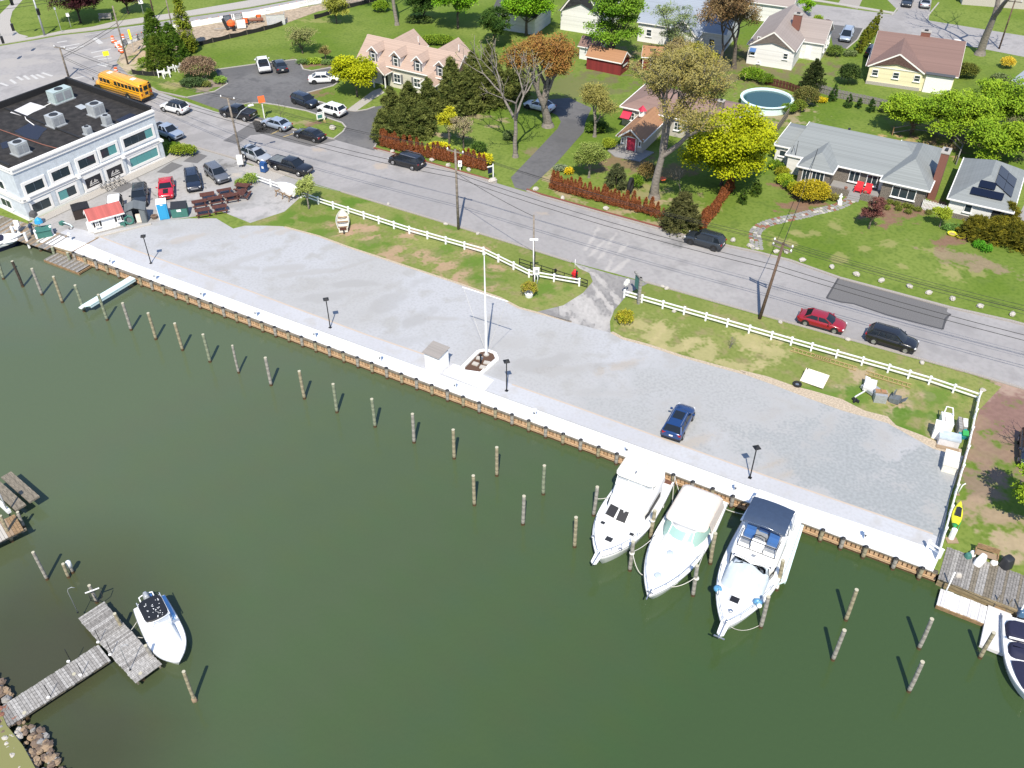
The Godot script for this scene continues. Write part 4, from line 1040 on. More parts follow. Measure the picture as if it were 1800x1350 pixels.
func outboard(root: Node3D, p: Vector3, m: Material):
	var o := obj("outboard_engine", soft_box(p.x - .75, p.x, .24, p.y + .15, p.y + .75, .16), m, root, V3(0, 0, p.z))
	obj("engine_leg", MB.new().box(V3(p.x - .3, p.y - .4, 0), V3(.22, 1.1, .16)), M.steel, o)
	obj("bracket", MB.new().box(V3(p.x - .02, p.y + .1, 0), V3(.2, .3, .4)), M.black, o)
func boats():
	var yaw := -2.0806
	var a := thing("flybridge_cruiser", "white flybridge cruiser with ivory hardtop and two black foredeck windows", "boat", quay_point(61.4, 1.1), yaw, "berthed white cruisers")
	hull(a, 11.0, 4.4, 1.25, 1.95, 2.3, M.gelcoat, .24)
	obj("pulpit", MB.new().prism(poly([V2(10.3, -.34), V2(11.7, -.24), V2(11.9, .0), V2(11.7, .24), V2(10.3, .34)]), 1.93, 2.05), M.gelcoat, a)
	obj("anchor", MB.new().bar(V3(10.6, 2.1, 0), V3(11.9, 2.02, 0), .1, .1).bar(V3(11.6, 2.0, -.2), V3(11.6, 2.0, .2), .08, .08), M.steel, a)
	bow_rail(a, 11.0, 4.4, 1.25, 1.95, 2.3, .62, .55)
	obj("swim_platform", MB.new().box(V3(-.35, .35, 0), V3(.8, .1, 3.6)), M.teak, a)
	obj("cockpit_floor", MB.new().box(V3(1.3, .6, 0), V3(2.2, .06, 3.3)), M.teak, a)
	obj("covering_board", MB.new().box(V3(.25, 1.3, -.4), V3(.4, .06, 2.9)), M.teak, a)
	obj("fighting_chair", MB.new().box(V3(1.3, 1.0, -1.0), V3(.5, .12, .5)).box(V3(1.05, 1.3, -1.0), V3(.1, .55, .5)).box(V3(1.3, .8, -1.0), V3(.12, .4, .12)), M.gelcoat, a)
	var cab := []
	for q in [[.0, 1.45, 1.75], [.75, 2.55, 1.62], [1.0, 2.8, 1.5]]:
		var x1: float = lerpf(7.3, 5.2, q[0])
		var w: float = q[2]
		cab.append(PackedVector3Array([V3(2.0, q[1], -w), V3(5.0, q[1], -w), V3(x1 - .25, q[1], -w * .8), V3(x1, q[1], 0), V3(x1 - .25, q[1], w * .8), V3(5.0, q[1], w), V3(2.0, q[1], w)]))
	obj("deckhouse", MB.new().loft(cab, true, false, true), M.gelcoat, a)
	for w in [[.95, M.black], [.0, M.black], [-.95, M.pale_blue_canvas]]:
		var z: float = w[0]
		var x := 6.35 - absf(z) * .12
		var b := Basis(Vector3.BACK, -.56)
		obj("windscreen", MB.new().box(V3(x, 2.1, z), V3(.95, .05, .78), Basis(Vector3.UP, -z * .13) * b), w[1], a)
	for sg in [-1.0, 1.0]:
		obj("side_window", MB.new().prism(poly([V2(2.6, sg * 1.70), V2(4.9, sg * 1.70), V2(5.6, sg * 1.66), V2(4.9, sg * 1.735), V2(2.6, sg * 1.735)]), 1.75, 2.3), M.black, a)
	obj("flybridge", soft_box(1.2, 5.0, 1.68, 2.75, 3.4, .12, .5, .0), M.gelcoat, a)
	obj("helm_console", MB.new().box(V3(3.6, 3.55, .0), V3(.5, .5, 1.5)), M.gelcoat, a)
	obj("helm_seat", MB.new().box(V3(2.4, 3.6, .5), V3(.6, .6, .7)), M.ivory_canvas, a)
	var fr := MB.new()
	for z in [-1.52, -.55, .55, 1.52]:
		fr.bar(V3(4.5, 3.4, z), V3(4.1, 4.4, z * .98), .06, .06)
	for sg in [-1.52, 1.52]:
		fr.bar(V3(2.9, 3.4, sg), V3(2.9, 4.4, sg), .05, .05)
		fr.bar(V3(1.5, 2.9, sg), V3(1.6, 4.4, sg), .06, .06)
		fr.bar(V3(4.5, 3.42, sg), V3(1.5, 3.42, sg), .05, .05)
	fr.bar(V3(4.5, 3.42, -1.52), V3(4.5, 3.42, 1.52), .08, .06)
	obj("enclosure_frame", fr, M.white_vinyl, a)
	var clear := M.get("clear_vinyl")
	if clear == null:
		clear = mat("clear_vinyl", rgb(.7, .72, .74), .12)
		clear.transparency = BaseMaterial3D.TRANSPARENCY_ALPHA
		clear.albedo_color = rgb(.86, .88, .9, .42)
	for z in [-1.03, .0, 1.03]:
		var w := .46 if z != .0 else .52
		var mb := MB.new()
		mb.quad(V3(4.16, 4.34, z - w), V3(4.16, 4.34, z + w), V3(4.48, 3.46, z + w), V3(4.48, 3.46, z - w))
		obj("clear_panel", mb, clear, a)
	for sg in [-1.5, 1.5]:
		var mb := MB.new()
		mb.quad(V3(1.65, 4.34, sg), V3(4.1, 4.34, sg), V3(4.4, 3.46, sg), V3(1.6, 3.46, sg))
		obj("clear_panel", mb, clear, a)
	var top := obj("hardtop", soft_box(1.0, 4.5, 1.72, 4.4, 4.54, .14), M.ivory_canvas, a)
	obj("radar_dome", MB.new(true).lathe([V2(.3, 4.54), V2(.32, 4.66), V2(.22, 4.78), V2(.02, 4.82)], 14, V3(2.2, 0, -.5)), M.ivory_canvas, top)
	obj("horn", MB.new().box(V3(3.7, 4.6, .2), V3(.3, .08, .12)), M.steel, top)
	for q in [[8.9, .0, .55], [7.55, 1.15, .34], [7.55, -1.35, .34]]:
		hatch(a, "deck_hatch", V3(q[0], 1.82 + .02 * (q[0] - 7.5), q[1]), V2(q[2] * .85, q[2]), M.dark_plastic, .03)
	for q in [[9.2, 1.45], [9.3, -1.35]]:
		obj("deck_cleat", MB.new(true).lathe([V2(.16, .0), V2(.18, .06), V2(.1, .14)], 9, V3(q[0], 1.72, q[1] * .85)), M.steel, a)
	var c := thing("express_cruiser", "white express cruiser with peach canvas top and pale green windscreen", "boat", quay_point(66.2, 1.0), yaw, "berthed white cruisers")
	hull(c, 12.5, 4.2, 1.1, 1.8, 2.2, M.gelcoat, .3)
	obj("swim_platform", MB.new().box(V3(-.3, .32, 0), V3(.9, .1, 3.7)), M.gelcoat, c)
	bow_rail(c, 12.5, 4.2, 1.1, 1.8, 2.2, .5, .45)
	obj("anchor", MB.new().bar(V3(11.9, 1.9, 0), V3(12.9, 1.8, 0), .09, .09).bar(V3(12.2, 1.86, -.24), V3(12.2, 1.86, .24), .08, .08), M.steel, c)
	obj("coachroof", soft_box(4.6, 10.4, 1.35, 1.3, 1.95, .5, 2.2), M.gelcoat, c)
	for q in [[8.0, .1], [10.4, .1]]:
		obj("deck_hatch", MB.new(true).lathe([V2(.27, .0), V2(.27, .05), V2(.22, .08)], 16, V3(q[0], 1.9 if q[0] < 9 else 1.82, q[1])), M.pale_blue_canvas, c)
	var arc := []
	for i in 11:
		var t := lerpf(-1.0, 1.0, i / 10.0)
		var s := absf(t)
		arc.append([V3(7.0 - 3.0 * pow(s, 2.2), 1.55, 1.82 * sin(t * 1.5) / sin(1.5)), V3(5.9 - 2.6 * pow(s, 2.2), 2.45, 1.62 * sin(t * 1.5) / sin(1.5))])
	for bay in [[0, 3], [3, 7], [7, 10]]:
		var mb := MB.new(true)
		for i in range(bay[0], bay[1]):
			mb.quad(arc[i][1], arc[i + 1][1], arc[i + 1][0], arc[i][0])
		obj("windscreen", mb, M.green_glass, c)
	for i in [0, 3, 7, 10]:
		obj("windscreen_post", MB.new().bar(arc[i][0] + V3(.02, 0, 0), arc[i][1] + V3(.02, .02, 0), .07, .06), M.white_vinyl, c)
	obj("windscreen_rail", MB.new(true).tube(arc.map(func(p): return p[1] + V3(.02, .02, 0)), .05, .05, 6), M.white_vinyl, c)
	var vent := []
	for i in range(1, 10):
		vent.append([arc[i][1] + V3(-.05, .05, 0), arc[i][1] + V3(-.75, .62, 0) * V3(1, 1, 1)])
	for bay in [[1, 3], [3, 5], [5, 7]]:
		var mb := MB.new(true)
		for i in range(bay[0], bay[1]):
			mb.quad(vent[i][1].lerp(vent[i][0], .12), vent[i + 1][1].lerp(vent[i + 1][0], .12), vent[i + 1][0], vent[i][0])
		obj("canvas_window", mb, M.get("clear_vinyl"), c)
	obj("canvas_top", soft_box(.9, 5.35, 1.72, 2.45, 3.2, .42, .3, .5), M.cream_canvas, c)
	for sg in [-1.0, 1.0]:
		var mb := MB.new(true)
		mb.quad(V3(1.3, 2.6, sg * 1.7), V3(4.4, 2.6, sg * 1.7), V3(4.0, 1.2, sg * 1.9), V3(.7, 1.2, sg * 1.85))
		obj("side_curtain", mb, M.cream_canvas, c)
	obj("aft_curtain", MB.new().box(V3(1.0, 1.9, 0), V3(.06, 1.3, 3.4), Basis(Vector3.BACK, -.35)), M.cream_canvas, c)
	obj("transom_seat", MB.new().box(V3(.35, 1.0, 0), V3(.6, .5, 3.0)), M.gelcoat, c)
	obj("vent_wing", MB.new().box(V3(4.0, 3.2, .3), V3(.7, .1, 1.0), Basis(Vector3.UP, .2)), M.cream_canvas, c)
	var d := thing("motor_yacht", "white motor yacht with navy bimini and pale blue canvas over its windscreen", "boat", quay_point(72.0, .4), yaw, "berthed white cruisers")
	hull(d, 13.2, 4.5, 1.35, 2.0, 2.2, M.gelcoat, .2)
	bow_rail(d, 13.2, 4.5, 1.35, 2.0, 2.2, .55, .55)
	obj("pulpit", MB.new().prism(poly([V2(12.3, -.36), V2(13.9, -.26), V2(14.1, .0), V2(13.9, .26), V2(12.3, .36)]), 1.98, 2.1), M.gelcoat, d)
	obj("anchor", MB.new().bar(V3(12.6, 2.16, 0), V3(14.3, 2.05, 0), .1, .1).bar(V3(14.1, 1.9, -.4), V3(14.1, 1.9, .4), .1, .08), M.steel, d)
	obj("windlass", MB.new(true).lathe([V2(.16, 2.05), V2(.16, 2.2), V2(.1, 2.26)], 10, V3(11.7, 0, 0)), M.chrome, d)
	obj("aft_hardtop", MB.new().prism(poly([V2(-.5, -1.95), V2(3.4, -2.1), V2(3.4, 2.15), V2(-.5, 1.85)]), 2.62, 2.74), M.gelcoat, d)
	for sg in [-1.0, 1.0]:
		for x in [-.2, 1.4, 3.2]:
			obj("hardtop_post", MB.new().box(V3(x, 2.0, sg * 1.8), V3(.08, 1.3, .08)), M.white_vinyl, d)
	obj("aft_bulkhead", MB.new().box(V3(3.3, 1.7, 0), V3(.1, 1.9, 3.5)), M.gelcoat, d)
	obj("cockpit_door", MB.new().box(V3(3.24, 1.6, 0), V3(.04, 1.6, .8)), M.dark_glass, d)
	var dh := []
	for q in [[.0, 1.5, 1.75], [.8, 2.75, 1.62], [1.0, 3.0, 1.5]]:
		var x1: float = lerpf(9.3, 7.2, q[0])
		var w: float = q[2]
		dh.append(PackedVector3Array([V3(3.2, q[1], -w), V3(6.8, q[1], -w), V3(x1 - .4, q[1], -w * .78), V3(x1, q[1], 0), V3(x1 - .4, q[1], w * .78), V3(6.8, q[1], w), V3(3.2, q[1], w)]))
	obj("deckhouse", MB.new().loft(dh, true, false, true), M.gelcoat, d)
	for sg in [-1.0, 1.0]:
		obj("side_window", MB.new().prism(poly([V2(3.8, sg * 1.69), V2(6.9, sg * 1.69), V2(7.5, sg * 1.60), V2(6.9, sg * 1.735), V2(3.8, sg * 1.735)]), 1.9, 2.5), M.dark_glass, d)
	obj("windscreen_cover", soft_box(7.0, 9.5, 1.6, 1.75, 2.86, .36, 1.7, .0), M.pale_blue_canvas, d)
	obj("flybridge", soft_box(3.0, 7.3, 1.75, 2.95, 3.55, .1, .35, .0), M.gelcoat, d)
	obj("flybridge_stripe", MB.new().box(V3(7.22, 3.0, 0), V3(.06, .12, 2.9)), M.navy_hull, d)
	obj("badge", MB.new().prism(poly([V2(7.0, -.2), V2(7.2, -.1), V2(7.2, .12), V2(7.0, .2)]), 3.45, 3.5), M.steel, d)
	obj("flybridge_floor", MB.new().box(V3(4.9, 3.59, 0), V3(2.9, .04, 2.7)), M.galvanised, d)
	for q in [[5.4, .9], [5.4, -.9], [4.4, .0]]:
		obj("seat", MB.new().box(V3(q[0], 3.8, q[1]), V3(.6, .36, .75)).box(V3(q[0] - .3, 4.1, q[1]), V3(.14, .5, .75)), M.blue_vinyl, d)
	obj("helm_console", MB.new().box(V3(6.3, 3.85, .0), V3(.5, .6, 1.0), Basis(Vector3.BACK, -.2)), M.gelcoat, d)
	var wf := MB.new()
	for z in [-1.45, -.5, .5, 1.45]:
		wf.bar(V3(6.75, 3.5, z), V3(6.35, 4.15, z * .97), .05, .05)
	wf.bar(V3(6.35, 4.15, -1.42), V3(6.35, 4.15, 1.42), .05, .05)
	wf.bar(V3(6.75, 3.56, -1.45), V3(6.75, 3.56, 1.45), .05, .05)
	for sg in [-1.45, 1.45]:
		wf.bar(V3(6.35, 4.15, sg * .98), V3(5.2, 3.95, sg), .05, .05)
	obj("windscreen_frame", wf, M.black, d)
	var arch := MB.new(true)
	arch.tube([V3(6.1, 3.55, -.5), V3(6.0, 4.5, -.42), V3(6.0, 4.62, .0), V3(6.0, 4.5, .42), V3(6.1, 3.55, .5)], .04, .04, 6)
	obj("helm_guard", arch, M.black, d)
	var bim := []
	for i in 9:
		var x := lerpf(2.9, 5.6, i / 8.0)
		var y := 5.05 + .28 * sin(PI * (.15 + .7 * i / 8.0)) - (.22 if i == 8 else .0)
		var row := PackedVector3Array()
		for k in 9:
			var z := lerpf(-1.62, 1.62, k / 8.0)
			row.append(V3(x, y + .13 * (1.0 - z * z / 2.6), z))
		bim.append(row)
	obj("bimini", MB.new(true).loft(bim, false, false, false), M.navy_canvas, d)
	var hoop := MB.new(true)
	for x in [2.95, 4.3, 5.55]:
		hoop.tube([V3(4.0, 3.5, -1.66), V3(x, 5.05, -1.6), V3(x, 5.2, 0), V3(x, 5.05, 1.6), V3(4.0, 3.5, 1.66)], .025, .025, 5)
	obj("bimini_frame", hoop, M.chrome, d)
	var rad := MB.new(true)
	rad.tube([V3(2.6, 2.75, -1.75), V3(2.4, 4.6, -1.7), V3(2.3, 4.95, -1.2), V3(2.3, 5.0, 1.2), V3(2.4, 4.6, 1.7), V3(2.6, 2.75, 1.75)], .12, .12, 8)
	obj("radar_arch", rad, M.gelcoat, d)
	hatch(d, "deck_hatch", V3(10.5, 1.98, .1), V2(.55, .65), M.black, .03)
	for q in [[10.2, 1.5], [9.9, -1.45]]:
		obj("fender_ball", MB.new(true).blob(V3(q[0], 2.05, q[1]), V3(.3, .26, .34), .06, R, 10, 6), mat("fender_blue", rgb(.10, .30, .50), .4), d)
		obj("fender_ball", MB.new(true).blob(V3(q[0] + .25, 2.02, q[1] - .2), V3(.2, .2, .2), .04, R, 10, 6), M.white_vinyl, d)
	var sk := thing("skiff", "small white fishing boat with speckled black hardtop tied to the grey jetty", "boat", V3(-27.16, -1.05, -43.25), -.96)
	hull(sk, 6.6, 2.55, .75, 1.1, 3.2, M.gelcoat, .42, .32)
	obj("hardtop", soft_box(.75, 3.0, .86, 2.0, 2.08, .08), M.black, sk)
	obj("hardtop_rim", MB.new(true).tube([V3(.72, 2.0, -.84), V3(3.0, 2.0, -.84), V3(3.08, 2.0, 0), V3(3.0, 2.0, .84), V3(.72, 2.0, .84)], .04, .04, 6), M.white_vinyl, sk)
	var pp := MB.new()
	for q in [[.9, .75], [.9, -.75], [2.8, .75], [2.8, -.75]]:
		pp.bar(V3(q[0], .4, q[1]), V3(q[0], 2.0, q[1]), .06, .06)
	obj("hardtop_post", pp, M.white_vinyl, sk)
	obj("cuddy", soft_box(2.9, 5.6, .85, .95, 1.4, .3, .9, .0), M.gelcoat, sk)
	var wsf := MB.new()
	wsf.quad(V3(2.9, 2.0, -.8), V3(2.9, 2.0, .8), V3(3.4, 1.35, .75), V3(3.4, 1.35, -.75))
	obj("windscreen", wsf, M.get("clear_vinyl"), sk)
	var specks := MB.new()
	for i in 34:
		var p := V3(R.randf_range(1.2, 2.9), 2.10, R.randf_range(-.6, .5))
		specks.box(p, V3(R.randf_range(.03, .09), .012, R.randf_range(.03, .07)), Basis(Vector3.UP, R.randf() * 3.0))
	obj("speck", specks, M.white_vinyl, sk).set_meta("kind", "stuff")
	var st := MB.new(true)
	st.tube([V3(.1, .8, -.5), V3(-.7, .85, -.5), V3(-.85, .85, .0), V3(-.7, .85, .5), V3(.1, .8, .5)], .05, .05, 6)
	obj("stern_rail", st, M.white_vinyl, sk)
	outboard(sk, V3(-.05, .55, .0), M.galvanised)
	obj("fuel_jug", MB.new().box(V3(-.5, .75, -.25), V3(.25, .2, .3)), M.blue_vinyl, sk)
	obj("side_deck", MB.new().box(V3(1.4, .79, -1.08), V3(2.6, .05, .22)), mat("sky_blue", rgb(.18, .42, .72), .4), sk)
	var nb := thing("runabout", "white runabout with deep navy canvas covers and outboard engine past the floating dock", "boat", V3(37.32, -1.05, -41.61), -1.9)
	hull(nb, 7.0, 2.7, .85, 1.15, 2.6, M.gelcoat, .3, .4)
	obj("side_stripe", MB.new().box(V3(2.0, .6, 1.33), V3(3.0, .14, .03)), M.pale_blue_canvas, nb)
	obj("cockpit_cover", soft_box(.5, 2.3, 1.16, .9, 1.35, .2), M.deep_navy_canvas, nb)
	obj("cockpit_cover", soft_box(2.45, 3.9, 1.1, 1.0, 1.35, .2, .2, .0), M.deep_navy_canvas, nb)
	var bc := []
	for i in 9:
		var t := lerpf(.60, .92, i / 8.0)
		var hb := half_beam(t, 2.6) * 1.35 * .78
		bc.append(PackedVector3Array([V3(7.0 * t, 1.0 + .2 * t, -hb), V3(7.0 * t, 1.3, -hb * .5), V3(7.0 * t, 1.36, 0), V3(7.0 * t, 1.3, hb * .5), V3(7.0 * t, 1.0 + .2 * t, hb)]))
	obj("bow_cover", MB.new(true).loft(bc, false, false, false), M.deep_navy_canvas, nb)
	obj("windscreen", MB.new().box(V3(2.38, 1.36, 0), V3(.1, .12, 2.2)), M.white_vinyl, nb)
	outboard(nb, V3(-.05, .7, .0), mat("engine_blue", rgb(.06, .13, .22), .2))
	obj("swim_step", MB.new().box(V3(-.1, .6, .85), V3(.5, .1, .7)), M.gelcoat, nb)
	var lb := thing("sports_boat", "white sports boat with navy hull side and navy tonneau by the old bulkhead", "boat", V3(-65.89, -1.05, -92.7), .41)
	var ll := 8.67
	hull(lb, ll, 3.0, 1.0, 1.35, 2.0, M.navy_hull, .15)
	obj("deck_shell", soft_box(1.0, ll * .93, 1.1, 1.1, 1.45, .3, 3.0, .0), M.gelcoat, lb)
	var wt := MB.new(true)
	for sd in [-1.0, 1.0]:
		var rows := []
		for i in 20:
			var t := i / 19.5
			var hb := maxf(.03, half_beam(t, 2.0) * 1.5)
			var s := lerpf(1.0, 1.35, t * t)
			rows.append(PackedVector3Array([V3(ll * t, s + .05, sd * (hb - .02)), V3(ll * t - .02 * ll * pow(t, 5), s * .55, sd * (hb * lerpf(.99, .89, t) + .03))]))
		wt.loft(rows, false, false, false)
	obj("topside_band", wt, M.gelcoat, lb)
	obj("tonneau", soft_box(ll * .42, ll * .76, .85, 1.35, 1.56, .2, 1.2, .0), M.deep_navy_canvas, lb)
	obj("lettering", MB.new().bar(V3(ll * .58, .92, 1.42), V3(ll * .72, .98, 1.26), .02, .06).bar(V3(ll * .7, 1.05, 1.3), V3(ll * .82, 1.1, 1.1), .02, .05), M.galvanised, lb)
	line("white mooring line from the outer piling to the flybridge cruiser's port side", [V3(6.98, .9, -52.65), quay_point(59.9, 5.2, .6)], .1)
	line("white rope from the collared piling to the express cruiser's side", [V3(9.25, 1.2, -46.81), quay_point(64.3, 7.4, .3)], .25)
	line("white rope sagging from the collared piling to the express cruiser's bow", [V3(9.24, 1.2, -46.7), quay_point(64.9, 11.4, .1)], .5)
	line("white rope from the outer piling to the express cruiser's bow", [V3(13.63, 1.2, -44.3), quay_point(67.2, 11.6, .3)], .3)
	line("white rope along the express cruiser's side from the outer piling", [V3(13.82, 1.3, -44.8), quay_point(68.2, 6.8, .2)], .2)
	line("white rope from a quay piling down to the express cruiser's stern corner", [V3(13.84, .2, -56.03), quay_point(64.5, 2.2, -.1)], .1)
	line("white rope from a quay piling to the express cruiser's quarter", [V3(13.84, .2, -56.03), quay_point(64.3, 3.8, -.1)], .2)
	line("rope between the express cruiser's stern and the motor yacht", [quay_point(68.1, 1.6, -.1), quay_point(70.0, 1.4, .0)], .1)
	line("dark slack rope from the last piling to the motor yacht's bow", [V3(18.48, -.8, -41.68), quay_point(72.4, 12.9, .4)], .6, .02)
	line("white rope from the jetty head to the skiff's stern", [V3(-27.91, -.3, -40.33), V3(-27.55, -.4, -41.59)], .1, .025)
	line("white rope from the jetty head to the skiff's side", [V3(-27.91, -.3, -40.33), V3(-26.69, -.4, -40.16)], .05, .025)
	var rb := open_boat("rowing_boat", "small cream rowing boat with thwarts lying upright on the grass by the fence", V3(-20.04, 0, -96.74) + V3(0, .28, 0), 1.74, 4.3, 1.55, M.ivory_canvas, M.ivory_canvas)
	obj("outboard_bracket", MB.new().box(V3(-.05, .35, 0), V3(.12, .3, .8)), M.red_brown_wood, rb)
	obj("outboard_shaft", MB.new().box(V3(-.22, .0, .05), V3(.14, .5, .14)), M.dark_plastic, rb)
	var ub := open_boat("upturned_dinghy", "white dinghy upside down on a timber trestle by the fence end", V3(-27.19, 0, -104.87) + V3(0, 1.25, 0), 2.42, 3.6, 1.5, M.white_paint, M.white_paint)
	ub.rotation.x = 2.5
	var tr := thing("boat_trestle", "low brown timber trestle under the upturned white dinghy", "trestle", V3(-28.55, 0, -105.61), -.65)
	for x in [-1.2, .0, 1.2]:
		for z in [-.5, .5]:
			obj("leg", MB.new().bar(V3(x, 0, z * 1.3), V3(x, .65, z * .8), .08, .08), M.tan_wood, tr)
		obj("cross_beam", MB.new().box(V3(x, .68, 0), V3(.1, .1, 1.2)), M.tan_wood, tr)
	for z in [-.45, .45]:
		obj("rail", MB.new().box(V3(0, .76, z), V3(3.0, .08, .08)), M.tan_wood, tr)
	var ky := thing("kayak", "bright yellow and green kayak lying on its rack beyond the white fence", "kayak", V3(35.14, .5, -49.69), 1.07)
	var kr := []
	for i in 15:
		var t := i / 14.0
		var w := .42 * pow(sin(PI * clampf(t, .02, .98)), .7)
		var ring := PackedVector3Array()
		for k in 10:
			var f := TAU * k / 10
			ring.append(V3(3.2 * t, .12 + .2 * sin(f) * (.6 + w) + .12 * pow(absf(t - .5) * 2.0, 3), cos(f) * w))
		kr.append(ring)
	obj("hull", MB.new(true).loft(kr, true, true, true), M.lime_yellow, ky)
	obj("stern_band", MB.new(true).loft(kr.slice(0, 3).map(func(r): return Transform3D(Basis.from_scale(V3(1, 1.04, 1.05)), V3(-.02, 0, 0)) * r), true, true, true), M.kayak_green, ky)
	obj("seat_well", MB.new().prism(poly([V2(1.3, -.22), V2(2.3, -.16), V2(2.4, .0), V2(2.3, .2), V2(1.3, .26)]), .3, .42), M.dark_plastic, ky)
	obj("keel_band", MB.new(true).tube([V3(.1, .02, .3), V3(1.6, -.06, .42), V3(3.0, .05, .25)], .04, .04, 5), M.kayak_green, ky)
func open_boat(called: String, label: String, at: Vector3, turn: float, l: float, b: float, m: Material, seat: Material) -> Node3D:
	var o := thing(called, label, "boat", at, turn)
	var outer := []
	var inner := []
	var rim := [[], []]
	for i in 15:
		var t := i / 14.0
		var hb := maxf(.02, half_beam(t, 2.3) * b / 2 * (.8 + .2 * minf(1.0, t * 3.0)))
		var s := .42 + .16 * t * t
		var ring := PackedVector3Array()
		var ri := PackedVector3Array()
		for q in [[-1.0, s], [-.9, .15], [-.55, -.16], [.0, -.24], [.55, -.16], [.9, .15], [1.0, s]]:
			ring.append(V3(l * t - .1 * l * pow(t, 4) * (s - q[1]), q[1], hb * q[0]))
			ri.append(V3(l * t * .985 + .02 - .1 * l * pow(t, 4) * (s - q[1]), maxf(q[1], -.1) - .005, maxf(.0, hb - .05) * q[0]))
		outer.append(ring)
		inner.append(ri)
		rim[0].append(ring[0])
		rim[1].append(ring[6])
	obj("hull", MB.new(true).loft(outer, false, true, false), m, o)
	obj("inside", MB.new(true).loft(inner, false, false, false), seat, o)
	for r in rim:
		obj("gunwale", MB.new(true).tube(r, .04, .04, 5), m, o)
	for x in [.12, .42, .68]:
		obj("thwart", MB.new().box(V3(l * x, .26, 0), V3(.3, .05, b * (.84 if x < .6 else .7))), M.tan_wood if m == M.ivory_canvas else m, o)
	obj("transom", MB.new().box(V3(.02, .14, 0), V3(.06, .6, b * .66)), m, o)
	return o
# station lists run from the rear bumper to the front one: x as a share of the length, half width share, underside, shoulder height
const CARS := {
	"sedan": {"l": 4.8, "w": 1.84, "h": 1.44, "st": [[.0, .80, .42, .78], [.02, .90, .30, .92], [.08, .97, .25, .98], [.22, 1.0, .22, 1.0], [.5, 1.0, .22, .96], [.74, 1.0, .22, .94], [.88, .96, .24, .84], [.97, .84, .28, .72], [1.0, .62, .36, .58]], "g": [.13, .73, .27, .56]},
	"suv": {"l": 4.6, "w": 1.88, "h": 1.68, "st": [[.0, .84, .46, .95], [.02, .92, .36, 1.08], [.06, .98, .32, 1.12], [.2, 1.0, .28, 1.12], [.5, 1.0, .28, 1.08], [.72, 1.0, .28, 1.06], [.88, .97, .30, .98], [.97, .86, .32, .86], [1.0, .68, .42, .70]], "g": [.03, .74, .12, .58]},
	"minivan": {"l": 5.1, "w": 1.98, "h": 1.74, "st": [[.0, .88, .44, .98], [.02, .95, .34, 1.06], [.06, 1.0, .28, 1.10], [.3, 1.0, .26, 1.08], [.6, 1.0, .26, 1.04], [.8, .99, .26, .98], [.92, .92, .28, .86], [.98, .80, .32, .74], [1.0, .62, .42, .62]], "g": [.02, .83, .08, .60]},
	"pickup": {"l": 5.7, "w": 1.98, "h": 1.86, "st": [[.0, .95, .55, 1.20], [.015, 1.0, .46, 1.24], [.1, 1.0, .44, 1.24], [.4, 1.0, .42, 1.22], [.62, 1.0, .42, 1.20], [.74, 1.0, .42, 1.18], [.92, .98, .44, 1.12], [.985, .92, .46, 1.02], [1.0, .82, .52, .90]], "g": [.36, .75, .40, .62]},
	"coupe": {"l": 4.9, "w": 1.92, "h": 1.42, "st": [[.0, .86, .42, .86], [.02, .93, .30, .98], [.08, 1.0, .25, 1.02], [.24, 1.0, .22, 1.02], [.5, .98, .22, .97], [.72, 1.0, .22, .97], [.9, .97, .24, .90], [.98, .90, .28, .78], [1.0, .76, .36, .62]], "g": [.11, .66, .27, .48]},
}
